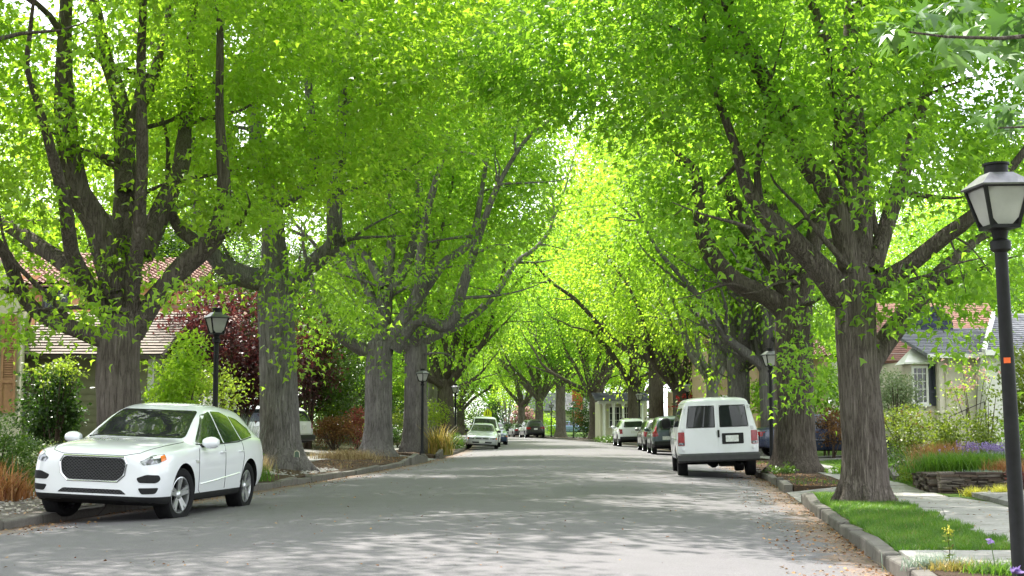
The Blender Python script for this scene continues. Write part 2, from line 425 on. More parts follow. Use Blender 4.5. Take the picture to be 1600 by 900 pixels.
LEAF_FRESH = mat_leaf('fresh_leaf', ((.110, .200, .028), (.164, .275, .036), (.235, .34, .056)), ((.41, .69, .034), (.56, .82, .058)), .57)
LEAF_LIME = mat_leaf('lime_leaf', ((.130, .220, .028), (.192, .302, .036), (.26, .37, .056)), ((.45, .72, .036), (.61, .85, .066)), .58)
LEAF_BUSH = mat_leaf('bush_leaf', ((.030, .062, .012), (.055, .105, .018), (.10, .165, .028)), ((.10, .22, .015), (.22, .40, .03)), .35, .32, .5)
LEAF_DARK = mat_leaf('dark_leaf', ((.016, .036, .010), (.030, .062, .014), (.05, .095, .02)), ((.05, .13, .012), (.12, .26, .02)), .32, .35, .45)
LEAF_YELLOW = mat_leaf('yellow_leaf', ((.11, .16, .018), (.19, .25, .03), (.30, .36, .06)), ((.30, .46, .03), (.5, .66, .06)), .45)
LEAF_RED = mat_leaf('red_leaf', ((.030, .012, .013), (.055, .020, .020), (.095, .035, .034)), ((.09, .02, .022), (.22, .055, .05)), .35)
LEAF_RUST = mat_leaf('rust_leaf', ((.07, .035, .018), (.14, .062, .028), (.22, .12, .035)), ((.25, .11, .03), (.42, .24, .05)), .35)
LEAF_GREYGREEN = mat_leaf('grey_green_leaf', ((.11, .15, .075), (.17, .22, .11), (.26, .31, .18)), ((.2, .28, .1), (.34, .42, .18)), .35)
LEAF_WILLOW = mat_leaf('willow_leaf', ((.12, .18, .08), (.19, .26, .12), (.27, .34, .17)), ((.3, .42, .16), (.42, .54, .24)), .45)
BLOOM_PINK = mat_leaf('pink_bloom', ((.42, .16, .20), (.58, .30, .33), (.75, .52, .52)), ((.5, .2, .25), (.7, .4, .4)), .3)
BLOOM_RED = mat_leaf('red_bloom', ((.38, .018, .022), (.52, .035, .04), (.62, .07, .06)), ((.5, .04, .04), (.6, .08, .08)), .3)
BLOOM_PURPLE = mat_leaf('purple_bloom', ((.20, .13, .36), (.30, .21, .48), (.42, .33, .62)), ((.3, .2, .5), (.45, .35, .66)), .3)
BLADE_GREEN = mat_leaf('grass_blade', ((.040, .095, .012), (.075, .155, .020), (.125, .21, .035)), ((.12, .30, .02), (.26, .48, .04)), .4, .4, .3)
BLADE_DRY = mat_leaf('dry_blade', ((.22, .15, .07), (.36, .26, .13), (.52, .42, .24)), ((.3, .2, .1), (.5, .4, .2)), .3, .6, .2)
BLADE_ORANGE = mat_leaf('orange_blade', ((.20, .075, .03), (.34, .15, .06), (.46, .26, .11)), ((.34, .14, .05), (.55, .3, .1)), .35, .5, .3)
BLADE_GOLD = mat_leaf('gold_blade', ((.10, .12, .02), (.36, .26, .06), (.55, .40, .14)), ((.25, .25, .04), (.6, .45, .12)), .35, .45, .35)
BLADE_YELLOW = mat_leaf('yellow_blade', ((.38, .36, .03), (.55, .52, .05), (.66, .64, .10)), ((.5, .5, .05), (.7, .7, .1)), .35, .5, .3)
BLADE_SAGE = mat_leaf('sage_blade', ((.16, .22, .17), (.25, .32, .25), (.36, .42, .34)), ((.2, .3, .2), (.35, .45, .35)), .3, .5, .3)

# leaf shapes: x along the midrib, y across, z lift; faces are index lists
LOBED = (np.array([[0,0,0],[.08,.46,-.05],[.30,.20,.04],[.60,.47,-.07],[.62,.15,.03],[1,0,-.16],[.62,-.15,.03],[.60,-.47,-.07],[.30,-.20,.04],[.08,-.46,-.05],[.36,0,.0]]),
         [[0,10,2,1],[10,4,3,2],[10,5,4],[0,9,8,10],[10,8,7,6],[10,6,5]])
SIMPLE = (np.array([[0,0,0],[.38,.36,.07],[1,0,-.10],[.38,-.36,.07]]), [[0,2,1],[0,3,2]])
TRIO = (np.array([[0,0,0],[.15,.5,-.05],[.45,.16,.06],[1,0,-.14],[.45,-.16,.06],[.15,-.5,-.05]]), [[0,2,1],[0,4,3,2],[0,5,4]])
STAR = (np.array([[0,0,0],[-.10,.34,-.05],[-.02,.62,-.12],[.20,.24,.02],[.56,.66,-.12],[.46,.18,.04],[1.05,0,-.18],[.46,-.18,.04],[.56,-.66,-.12],[.20,-.24,.02],[-.02,-.62,-.12],[-.10,-.34,-.05],[.25,0,.01]]),
        [[0,12,3,1],[1,3,2],[12,5,4,3],[12,6,5],[0,11,9,12],[11,10,9],[12,9,8,7],[12,7,6]])
BLADE3 = None

def leaf_cloud(name, P_, dirs, size, shape, mat, rng, parent=None, tint=None, tilt=.7, roll=.9):
    """P_ (n,3) leaf bases, dirs (n,3) midrib directions; one mesh of many small leaves"""
    n = len(P_); T, F = shape; k = len(T)
    x = dirs / np.maximum(np.linalg.norm(dirs, axis=1, keepdims=True), 1e-6)
    up = np.tile(np.array([0, 0, 1.0]), (n, 1)) + rng.normal(0, tilt, (n, 3))
    z = up - x * np.sum(up * x, 1, keepdims=True); z /= np.maximum(np.linalg.norm(z, axis=1, keepdims=True), 1e-6)
    y = np.cross(z, x)
    s = np.asarray(size).reshape(-1, 1, 1) * np.ones((n, 1, 1))
    co = P_[:, None, :] + s * (T[None, :, 0:1] * x[:, None, :] + T[None, :, 1:2] * y[:, None, :] + T[None, :, 2:3] * z[:, None, :])
    per = np.array([i for f in F for i in f]); nl = len(per); st = np.cumsum([0] + [len(f) for f in F[:-1]])
    loops = (np.arange(n)[:, None] * k + per[None]).ravel(); starts = (np.arange(n)[:, None] * nl + st[None]).ravel()
    if tint is None: tint = rng.random(n)
    return mesh_np(name, co.reshape(-1, 3), loops, starts, [mat], False, np.repeat(np.clip(tint, 0, 1), len(F)), parent)

def clusters_to_leaves(cl, rng, per, spread, flat, center, droop=.55):
    """cl (m,3) cluster centres -> leaf bases + directions + tint"""
    m = len(cl); n = m * per
    off = rng.normal(0, 1, (n, 3)) * np.array([spread, spread, spread * flat])
    p = np.repeat(cl, per, 0) + off
    p[:, 2] -= .35 * (off[:, 0]**2 + off[:, 1]**2) / max(spread, .01) * .4
    out = p - center; out[:, 2] *= .3; out /= np.maximum(np.linalg.norm(out, axis=1, keepdims=True), 1e-6)
    d = .45 * out + .45 * off / max(spread, .01) + rng.normal(0, .55, (n, 3)); d[:, 2] -= droop
    t = np.repeat(rng.normal(.5, .17, m), per) + rng.normal(0, .16, n)
    return p, d, t

def tube_np(pts, rads, n, rough=0.0, seed=0, flare=0.0, ridges=0):
    """a rough tapered limb as vertex rings; returns co, faces"""
    pts = [Vector(p) for p in pts]
    # smooth the path
    P2, R2 = [], []
    m = len(pts)
    for i in range(m - 1):
        p0, p1, p2, p3 = pts[max(i-1, 0)], pts[i], pts[i+1], pts[min(i+2, m-1)]
        seg = max(2, int((p2 - p1).length / max(.28, rads[i] * .8)))
        for j in range(seg):
            t = j / seg
            P2.append(.5 * ((2*p1) + (p2-p0)*t + (2*p0-5*p1+4*p2-p3)*t*t + (3*p1-p0-3*p2+p3)*t*t*t)); R2.append(rads[i] + (rads[i+1]-rads[i])*t)
    P2.append(pts[-1]); R2.append(rads[-1])
    co = []; fs = []; prev = None
    for i, p in enumerate(P2):
        d = (P2[min(i+1, len(P2)-1)] - P2[max(i-1, 0)])
        d = d.normalized() if d.length > 1e-9 else Vector((0,0,1))
        a = d.cross(Vector((0, 1, 0))).normalized() if prev is None and abs(d.y) < .9 else ((prev - d * prev.dot(d)).normalized() if prev is not None else Vector((1,0,0)))
        prev = a; b = d.cross(a)
        for k in range(n):
            an = 2 * math.pi * k / n
            dr = a * math.cos(an) + b * math.sin(an)
            q = p + dr * R2[i]
            r = R2[i] * (1 + rough * noise.noise(Vector((q.x * 2.2 + seed, q.y * 2.2, q.z * 1.1))) + rough * .6 * noise.noise(Vector((q.x * 6, q.y * 6 + seed, q.z * 2.5))))
            if ridges: r += .012 * ridges * noise.noise(Vector((math.cos(an) * 6 + seed, math.sin(an) * 6, q.z * .55)))
            co.append(p + dr * r)
    for i in range(len(P2) - 1):
        for k in range(n):
            fs.append((i*n+k, i*n+(k+1)%n, (i+1)*n+(k+1)%n, (i+1)*n+k))
    c = len(co); co.append(P2[-1]); 
    for k in range(n): fs.append(((len(P2)-1)*n+k, (len(P2)-1)*n+(k+1)%n, c))
    return co, fs
class Wood:
    def __init__(s): s.co = []; s.fs = []; s.tips = []; s.nodes = []
    def limb(s, pts, rads, n=10, rough=.12, seed=0, ridges=0, leafy=True):
        c, f = tube_np(pts, rads, n, rough, seed, 0, ridges); b = len(s.co)
        s.co += [tuple(p) for p in c]; s.fs += [tuple(b + i for i in q) for q in f]
        if leafy:
            for i in range(len(pts) - 1):
                a, e = Vector(pts[i]), Vector(pts[i+1])
                k = max(1, int((e - a).length / .5))
                for j in range(k): s.nodes.append((a.lerp(e, j / k), rads[i], (e - a).normalized()))
            s.tips.append(Vector(pts[-1]))
    def build(s, name, mat, parent=None):
        me = bpy.data.meshes.new(name); me.from_pydata(s.co, [], s.fs); me.materials.append(mat)
        me.polygons.foreach_set('use_smooth', [True] * len(s.fs)); me.update()
        return link(bpy.data.objects.new(name, me), parent)
def trunk_pts(h, r0, lean=(0, 0), flare=.45, wob_=.05, seed=0):
    pts, rs = [], []
    n = 12
    for i in range(n + 1):
        t = i / n; z = -.35 + (h + .35) * t
        pts.append((lean[0] * t + wob_ * noise.noise(Vector((seed, t * 2, 0))), lean[1] * t + wob_ * noise.noise(Vector((seed + 9, t * 2, 0))), z))
        zz = max(z, 0); rs.append(r0 * (1 + flare * math.exp(-zz / .33) - .10 * t))
    return pts, rs

def bend(rg, a, d, length, r0, r1, k=5, curl=.25, lift=.12):
    pts, rs = [Vector(a)], [r0]; d = Vector(d).normalized()
    for i in range(k):
        d = (d + Vector((rg.gauss(0, curl), rg.gauss(0, curl), rg.gauss(0, curl) * .6 + lift))).normalized()
        pts.append(pts[-1] + d * (length / k)); rs.append(r0 + (r1 - r0) * (i + 1) / k)
    return pts, rs
def sublimbs(W, rg, count, rmin, center, lenr=(1.6, 3.4), n=6):
    """secondary branches and twigs leaving the limbs already in W"""
    cand = [q for q in W.nodes if q[1] < 99 and q[0].z > 2.6]
    tips = []
    if not cand: return tips
    for _ in range(count):
        p, r, d = rg.choice(cand)
        o = Vector((p.x - center.x, p.y - center.y, 0)); o = o.normalized() if o.length > .05 else Vector((1, 0, 0))
        dd = (o * rg.uniform(.3, 1.0) + Vector((rg.gauss(0, .6), rg.gauss(0, .6), rg.uniform(-.1, .8))))
        ln_ = rg.uniform(*lenr)
        pts, rs = bend(rg, p, dd, ln_, min(r * .5, .055) + .012, .006, 5, .22, .02)
        W.limb(pts, rs, n, .08, rg.random() * 50, 0, False)
        tips += pts[2:]
    return tips

def crown_clusters(rg, W, center, rad, count, tips, keep=None, thr=-.12, shell=.25, fr=.34):
    """foliage cluster centres: a lumpy envelope with gaps, plus sprays at the branch tips"""
    out = []; tries = 0
    while len(out) < count and tries < count * 40:
        tries += 1
        v = Vector((rg.gauss(0, 1), rg.gauss(0, 1), rg.gauss(0, 1))).normalized()
        rr = rg.random() ** shell
        p = Vector((center.x + v.x * rad[0] * rr, center.y + v.y * rad[1] * rr, center.z + v.z * rad[2] * rr * (1 if v.z > 0 else .8)))
        lump = noise.noise(v * 2.1 + Vector((center.x, center.y, 0)))
        if rr > .80 + .28 * lump: continue
        if noise.noise(p * fr) + .4 * noise.noise(p * fr * 2.7) < thr: continue
        if keep and not keep(p): continue
        out.append(p)
    for q in tips:
        if keep and not keep(q): continue
        out.append(Vector(q) + Vector((rg.gauss(0, .25), rg.gauss(0, .25), rg.gauss(0, .2))))
    return np.array([tuple(p) for p in out])

STREET = 'plane and maple trees lining the street'
def finish_tree(name, label, cat, base, W, bark, clusters, leaf, size, shape, per, spread, seed, center, group=STREET, rootloc=None, flat=.55, hi_z=1e9):
    """base: where the tree stands; W and clusters are in the tree's own coordinates"""
    rng = np.random.default_rng(seed)
    t = thing(name, label, cat, base, (0, 0, 0), group)
    W.build('trunk', bark, t)
    if clusters is not None and len(clusters):
        lo = clusters[clusters[:, 2] < hi_z]; hi = clusters[clusters[:, 2] >= hi_z]
        p, d, ti = clusters_to_leaves(lo, rng, per, spread, flat, np.array(center))
        s = size * rng.uniform(.7, 1.2, len(p))
        if len(hi):
            p2, d2, t2 = clusters_to_leaves(hi, rng, max(6, per // 4), spread, flat, np.array(center))
            p = np.vstack([p, p2]); d = np.vstack([d, d2]); ti = np.concatenate([ti, t2]); s = np.concatenate([s, size * 2.0 * rng.uniform(.7, 1.2, len(p2))])
        leaf_cloud('crown', p, d, s, shape, leaf, rng, t, ti)
    return t

# ------------------------------------------------------------------ the near trees, whose limbs the photograph shows one by one
def near_tree(name, label, px, d, u, zb, r0, fork, limbs, crown, leaf, bark, seed, nclu, per, size, nsub=70, depth=1.0, keep=None, flare=.4, thr=-.12, hi_z=9.5, shape=TRIO, spread=.33, hang=()):
    rg = random.Random(seed)
    base = Vector((at(u, d), d, zb)); s = ppm(d)
    W = Wood()
    fk = P(*fork, d) - base
    pts, rs = trunk_pts(fk.z + .25, r0, (fk.x, 0), flare, .06, seed)
    W.limb(pts, rs, 44, .05, seed, 1.6, False)
    # buttress roots
    for k in range(7):
        a = 2 * math.pi * (k + rg.random() * .6) / 7
        W.limb([Vector((math.cos(a) * r0 * .55, math.sin(a) * r0 * .55, .55)), Vector((math.cos(a) * r0 * 1.15, math.sin(a) * r0 * 1.15, .10)), Vector((math.cos(a) * r0 * 1.9, math.sin(a) * r0 * 1.9, -.16))], [r0 * .34, r0 * .26, r0 * .1], 10, .15, seed + k, 0, False)
    for li, (limb, dy) in enumerate(limbs):
        n = len(limb); lp, lr = [], []
        for i, (x, y, wd) in enumerate(limb):
            t = i / max(1, n - 1)
            yy = d + dy * (t ** 1.2)
            q = P(x, y, yy) - base
            lp.append(q); lr.append(max(.012, 1.0 * wd / 2 / s * (1 + dy * t / d)))
        # carry the limb on, out of the frame, tapering
        dirv = (lp[-1] - lp[-2]).normalized()
        ext, er = bend(rg, lp[-1], dirv + Vector((0, 0, .3)), rg.uniform(2.5, 5.0), lr[-1], .012, 5, .16, .06)
        W.limb(lp + ext[1:], lr + er[1:], 18 if lr[0] > .12 else 10, .13, seed * 3 + li * 7.7, .5 if lr[0] > .1 else 0)
    cen = Vector(crown[0]); rad = crown[1]
    tips = sublimbs(W, rg, nsub, .02, cen)
    cl = crown_clusters(rg, W, cen, rad, nclu, tips[::2], keep, thr)
    # short leafy shoots along the limbs
    sh = []
    for (p, r, dd) in W.nodes:
        if rg.random() < .10 and p.z > 3:
            sh.append(tuple(p + Vector((rg.gauss(0, r + .15), rg.gauss(0, r + .15), rg.gauss(0, .15)))))
    if sh: cl = np.vstack([cl, np.array(sh)])
    for _ in range(240):                       # the upper crown, above the picture: it shades the road
        v = Vector((rg.gauss(0, 1), rg.gauss(0, 1), rg.gauss(0, 1))).normalized() * rg.random() ** .4
        q = (cen.x + v.x * rad[0] * 1.0, cen.y + v.y * rad[1] * 1.05, hi_z + .6 + (abs(v.z) ** .9) * rad[2] * .9)
        if noise.noise(Vector(q) * .30) > -.1: cl = np.vstack([cl, np.array([q])])
    hg = []
    for (x, y, dy, rx, ry, k) in hang:          # low leafy sprays hanging under the crown, each on its own twig
        c0 = P(x, y, d + dy) - base
        near = min(W.nodes, key=lambda q: (q[0] - c0).length)[0]
        W.limb([near, near.lerp(c0, .5) + Vector((0, 0, .15)), c0], [.022, .014, .006], 6, .08, seed, 0, False)
        for _ in range(max(1, round(k * .38))): hg.append((c0.x + rg.gauss(0, rx / s), c0.y + rg.gauss(0, .5), c0.z + rg.gauss(0, ry / s)))
    if hg: cl = np.vstack([cl, np.array(hg)])
    return finish_tree(name, label, 'tree', base, W, bark, cl, leaf, size, shape, per, spread, seed, cen, hi_z=hi_z)

def clear_view(px_list, w_, d, base, front=1.5, p=.85):
    """thins the foliage on the street side of the big lower limbs (they stand free in this pruned tree)"""
    rg = random.Random(5)
    pts = []
    for limb in px_list:
        for i in range(len(limb) - 1):
            for j in range(4):
                t = j / 4; pts.append((limb[i][0] + (limb[i+1][0] - limb[i][0]) * t, limb[i][1] + (limb[i+1][1] - limb[i][1]) * t))
    W3 = [P(x, y, d) - base for x, y in pts]
    def keep(q):
        if q.y > .6: return True
        for c in W3:
            if abs(q.x - c.x) < w_ and abs(q.z - c.z) < w_:
                return rg.random() > p
        return True
    return keep

L1 = [([(190,530,62),(188,440,50),(195,350,40),(195,270,34),(188,160,28),(165,90,22),(150,10,15)], 1.6),
      ([(195,300,26),(203,210,22),(240,120,18),(258,50,12)], 2.6),
      ([(182,455,48),(152,350,42),(122,300,40),(105,210,36),(100,120,28),(103,5,20)], -1.2),
      ([(172,492,36),(140,450,28),(112,395,24),(104,335,22),(92,280,20),(70,200,14)], -2.6),
      ([(165,480,32),(110,420,26),(55,380,24),(8,350,20),(-45,325,14)], 2.2),
      ([(172,535,30),(120,515,26),(60,490,24),(30,450,22),(10,400,20),(-12,370,18),(-40,300,12)], -1.8),
      ([(205,520,42),(240,470,34),(290,412,34),(335,372,29),(350,300,22),(343,180,15),(343,20,10)], -.4),
      ([(318,385,24),(282,360,20),(266,325,14),(262,280,9)], 1.4),
      ([(205,530,22),(208,440,24),(216,370,21),(222,250,19),(220,120,16),(224,0,12)], -2.2),
      ([(222,400,36),(258,315,32),(282,262,28),(290,190,20),(300,110,14)], 2.4)]
B1 = Vector((at(-6.6, 25.1), 25.1, .12))
near_tree('street_tree', 'massive many-limbed tree directly behind the white SUV, limbs spreading low', 188, 25.1, -6.6, .12, .40, (190, 520), L1,
          ((.6, .5, 8.9), (6.8, 6.2, 6.6)), LEAF_FRESH, M_BARK, 11, 680, 92, .135, 42, keep=clear_view([l for l, _ in L1] , .36, 25.1, B1, p=.93), thr=.02, hang=[(130,492,-1.5,30,8,5),(55,508,-1.6,26,8,4),(25,440,-1,22,12,5),(20,380,1,25,15,7),(300,450,-1.5,14,10,3),(380,330,-1,20,26,8)])
L2 = [([(428,440,38),(372,428,36),(335,400,28),(312,330,22),(305,255,14)], -1.5),
      ([(430,450,46),(426,340,36),(420,300,34),(400,205,24),(395,100,16),(402,0,10)], .8),
      ([(420,345,24),(372,290,22),(355,200,16),(350,120,10)], 2.2),
      ([(440,460,30),(470,430,28),(502,400,28),(523,380,28),(522,310,24),(530,260,20),(536,150,14)], -1.6),
      ([(428,320,24),(480,290,22),(490,235,18),(482,130,12)], 1.8)]
B2 = Vector((at(-6.6, 35.5), 35.5, .17))
near_tree('street_tree', 'tall straight-trunked tree right of the white SUV, tiny arched door at its foot', 440, 35.5, -6.6, .17, .49, (430, 450), L2,
          ((.4, .4, 11.4), (6.8, 6.4, 8.2)), LEAF_SPRING, M_BARK_GREY, 12, 720, 74, .155, 36, keep=clear_view([l for l, _ in L2], .42, 35.5, B2, p=.92), flare=.55, thr=.02, hi_z=14, shape=TRIO, spread=.40, hang=[(478,470,-1.5,14,24,8),(462,540,-1.3,6,20,4),(505,450,-1.5,14,16,6),(330,440,-1,16,8,4),(545,470,.5,14,18,6)])
L3 = [([(572,548,24),(540,532,18),(520,510,16),(500,470,12)], -1.2), ([(595,540,32),(600,470,25),(606,420,19),(613,355,13),(606,295,8)], 1), ([(600,450,16),(575,405,13),(545,378,11),(520,330,8)], 1.6),
      ([(606,540,30),(652,462,22),(657,400,16),(668,330,12),(692,245,8)], -1.5), ([(615,545,28),(652,500,20),(700,508,20),(724,445,16),(748,370,12),(778,290,8),(822,218,6),(862,185,5)], -2),
      ([(640,490,17),(690,415,14),(736,375,12),(752,300,8),(762,245,6)], 1.5), ([(590,500,20),(570,440,15),(540,400,12),(520,360,8)], 2), ([(600,470,20),(640,400,16),(655,300,11),(640,200,7)], 2.5)]
B3 = Vector((at(-6.85, 50), 50, .12))
near_tree('street_tree', 'leaning grey tree with wide branching arms beside the heaved kerb stones and the dry grass', 590, 50, -6.85, .12, .50, (595, 545), L3,
          ((1.2, .5, 13.6), (7.6, 7.0, 9.6)), LEAF_SPRING, M_BARK_GREY, 13, 790, 62, .185, 36, keep=clear_view([l for l, _ in L3], .55, 50, B3, p=.93), flare=.45, thr=.02, hi_z=18, shape=TRIO, spread=.48, hang=[(505,470,-1,16,14,8),(540,510,-1.5,16,12,8),(640,430,-2,14,22,7),(600,560,-.8,3,5,2),(490,520,.5,10,14,6),(700,470,-1,12,14,5),(720,400,-2,14,14,6)])
R1 = [([(1318,465,52),(1280,420,38),(1232,370,34),(1190,330,26),(1165,285,20),(1150,230,14)], -1.0), ([(1335,450,42),(1306,322,34),(1256,250,30),(1216,180,28),(1180,95,24),(1132,20,20),(1110,-15,16)], -1.4),
      ([(1340,450,46),(1345,360,40),(1336,200,30),(1330,100,26),(1330,0,20)], 1.2), ([(1330,330,28),(1305,130,22),(1270,0,20),(1262,-30,16)], -.4),
      ([(1362,452,36),(1420,415,26),(1480,367,24),(1522,335,20),(1575,270,13)], -1.2), ([(1345,610,40),(1364,562,36),(1400,510,34),(1440,460,32),(1476,420,22),(1530,372,12),(1580,350,8)], 1.4),
      ([(1362,425,32),(1402,300,24),(1432,200,20),(1452,120,14)], 1.8)]
B4 = Vector((at(6.1, 22), 22, .03))
near_tree('street_tree', 'thick brown-barked tree standing in the small square of bright grass by the pavement', 1345, 22, 6.1, .02, .335, (1338, 455), R1,
          ((-.2, .4, 8.4), (6.2, 6.0, 6.2)), LEAF_GREEN, M_BARK, 14, 680, 92, .130, 42, keep=clear_view([l for l, _ in R1], .25, 22, B4, p=.9), flare=.30, thr=.02, hi_z=8.8, hang=[(1420,470,-1,16,16,4),(1475,520,-1,10,10,3),(1510,460,-.8,20,12,5),(1550,430,-1,24,20,7),(1400,440,-1.4,12,10,3)])
R2 = [([(1228,485,40),(1195,462,30),(1150,440,30),(1110,395,28),(1092,330,22),(1086,270,16),(1046,230,14),(1030,170,9)], -1.8), ([(1238,475,32),(1210,420,22),(1190,387,24),(1152,332,26),(1140,300,22),(1122,200,16),(1110,120,12)], -.6),
      ([(1240,475,38),(1230,400,30),(1192,300,24),(1166,220,20),(1122,120,14),(1040,60,9)], 1.4), ([(1250,475,36),(1270,380,28),(1292,280,20),(1310,160,14)], 1.0)]
B5 = Vector((at(6.1, 35.5), 35.5, .04))
near_tree('street_tree', 'broad dark trunk with flared roots rising from bare mulch beside the parked white van', 1240, 35.5, 6.1, .04, .50, (1240, 480), R2,
          ((-.6, .4, 11.4), (6.9, 6.4, 8.0)), LEAF_GREEN, M_BARK_DARK, 15, 720, 74, .155, 36, keep=clear_view([l for l, _ in R2], .40, 35.5, B5, p=.92), flare=.42, thr=.02, hi_z=14, shape=TRIO, spread=.40, hang=[(1262,560,-1.6,14,10,5),(1265,500,-1.5,14,18,6),(1280,590,-1.2,8,10,4),(1240,625,-1.2,8,6,3),(1290,500,-1,10,16,4)])

# ------------------------------------------------------------------ the trees further along, each grown by rule and set at its own place
def grown(seed, h, r0, fork_z, crown_c, crown_r, bark, leaf, nclu, per, size, spread, nlimb=6, thr=-.08, shape=SIMPLE, lean=(0, 0)):
    """one tree in its own coordinates; returns (Wood, clusters)"""
    rg = random.Random(seed); W = Wood()
    pts, rs = trunk_pts(fork_z, r0, lean, .45, .08, seed); W.limb(pts, rs, 20, .07, seed, 1.2, False)
    top = Vector(pts[-1]); n0 = len(W.nodes)
    for k in range(nlimb):
        a = 2 * math.pi * (k + rg.uniform(-.3, .3)) / nlimb
        dd = Vector((math.cos(a), math.sin(a), rg.uniform(.45, 1.3)))
        st = top + Vector((0, 0, -rg.uniform(0, .9)))
        ln_ = rg.uniform(.35, .62) * h
        lp, lr = bend(rg, st, dd, ln_, r0 * rg.uniform(.36, .55), .03, 8, .20, .13)
        W.limb(lp, lr, 9, .12, seed + k, .3)
        for _ in range(3):
            j = rg.randint(2, 6); l2, r2 = bend(rg, lp[j], (lp[j] - lp[j-1]).normalized() + Vector((rg.gauss(0, .6), rg.gauss(0, .6), .3)), ln_ * .45, lr[j] * .65, .015, 6, .2, .1)
            W.limb(l2, r2, 7, .1, seed + k)
    l0, rr0 = bend(rg, top - Vector((0, 0, .3)), (0, 0, 1), h * .55, r0 * .62, .03, 8, .10, .2); W.limb(l0, rr0, 10, .1, seed, .3)
    tips = sublimbs(W, rg, 40, .02, Vector(crown_c), (1.2, 3.0), 5)
    cl = crown_clusters(rg, W, Vector(crown_c), crown_r, nclu, tips[::3], None, thr)
    return W, cl
def plant_tree(name, label, x, y, z, spec, bark, leaf, size, shape, per, spread, seed, group=STREET, cat='tree'):
    W, cl = spec
    return finish_tree(name, label, cat, (x, y, z), W, bark, cl, leaf, size, shape, per, spread, seed, (0, 0, cl[:, 2].mean()), group)
def regrow(t, label, x, y, z, rz, sc_, leaf=None, bark=None, group=STREET):
    """another tree of the same kind: a copy of a tree with its own turn, size, bark and leaf colour"""
    c = copy_tree(t); c.location = (x, y, z); c.rotation_euler = (0, 0, rz); c.scale = (sc_[0], sc_[0], sc_[1]); c['label'] = label; c['group'] = group
    for ch in c.children:
        m_ = leaf if ch.name.startswith('crown') else bark
        if m_ is not None and ch.data.materials[0] is not m_:
            ch.material_slots[0].link = 'OBJECT'; ch.material_slots[0].material = m_
    return c
G1 = grown(21, 20, .46, 3.8, (0, 0, 12.2), (6.8, 6.8, 9.2), None, None, 620, 22, .3, .6)
G2 = grown(22, 21, .50, 4.4, (0, 0, 13.0), (6.4, 6.4, 9.8), None, None, 640, 22, .3, .6, 5)
G3 = grown(23, 18, .42, 3.4, (0, 0, 11.5), (6.2, 6.2, 8.6), None, None, 580, 22, .3, .6, 7)
tA = plant_tree('street_tree', 'upright grey tree close behind the leaning tree, a thin black lamp beside it', at(-6.5, 58.5), 58.5, .12, G2, M_BARK_GREY, LEAF_SPRING, .18, SIMPLE, 62, .66, 31)
tB = plant_tree('street_tree', 'thick grey-barked tree rising just behind the white van roof', at(6.35, 55), 55, .04, G1, M_BARK_GREY, LEAF_SPRING, .18, SIMPLE, 62, .66, 32)
tC = plant_tree('street_tree', 'dark trunk leaning towards the road behind the grey wagon on the right kerb', at(6.3, 78), 78, .04, G3, M_BARK_DARK, LEAF_LIME, .18, SIMPLE, 62, .68, 33)
far = [  # label, u, d, proto, turn, (xy, z), leaf, bark
 ('dark trunk behind the silver sedan with one arm reaching over the road', -6.6, 85, tC, 2.2, (1.08, 1.12), LEAF_SPRING, M_BARK_DARK),
 ('slim pale trunk seen left of the dark trunk by the silver sedan', -7.6, 97, tA, 1.1, (.72, .95), LEAF_LIME, M_BARK_PALE),
 ('left-row tree far behind the silver sedan, mostly its crown showing', -6.8, 108, tB, 2.9, (1, 1.1), LEAF_SPRING, M_BARK_DARK),
 ('left-row tree nearest the yellow crossing sign', -6.7, 126, tC, .7, (1, 1.1), LEAF_LIME, M_BARK_DARK),
 ('left-row tree at the far bend of the road', -6.7, 146, tA, 4.1, (1, 1.05), LEAF_LIME, M_BARK),
 ('pale-streaked trunk twinned close beside the first grey trunk left of the van roof', 7.3, 53.4, tC, 1.9, (.8, 1.1), LEAF_GREEN, M_BARK_GREY),
 ('slim forked pale-barked tree between the van roof and the distant lamp', 6.6, 67, tB, 4.0, (.66, .95), LEAF_LIME, M_BARK_PALE),
 ('stout trunk behind the dark compact SUV with the spare wheel', 6.4, 89, tA, 2.4, (1.0, 1.12), LEAF_LIME, M_BARK_DARK),
 ('forked trunk directly above the white boxy SUV roof', 6.4, 99, tB, 5.2, (1.0, 1.15), LEAF_LIME, M_BARK_DARK),
 ('trunk with ivy-dark shade left of the white boxy SUV', 6.3, 117, tC, 3.3, (1.05, 1.2), LEAF_SPRING, M_BARK_DARK),
 ('right-row trunk just right of the far lamp and black SUV', 6.4, 134, tA, .4, (.95, 1.1), LEAF_GREEN, M_BARK),
 ('narrow right-row trunk rising behind the black SUV', 6.4, 144.5, tB, 1.5, (.95, 1.1), LEAF_GREEN, M_BARK),
 ('right-row trunk above the far dark sedan, last of its row', 6.3, 153, tC, 5.8, (.95, 1.05), LEAF_SPRING, M_BARK)]
for lab, u, d, pr, rz, s_, lf, bk in far: regrow(pr, lab, at(u, d), d, .06, rz, s_, lf, bk)
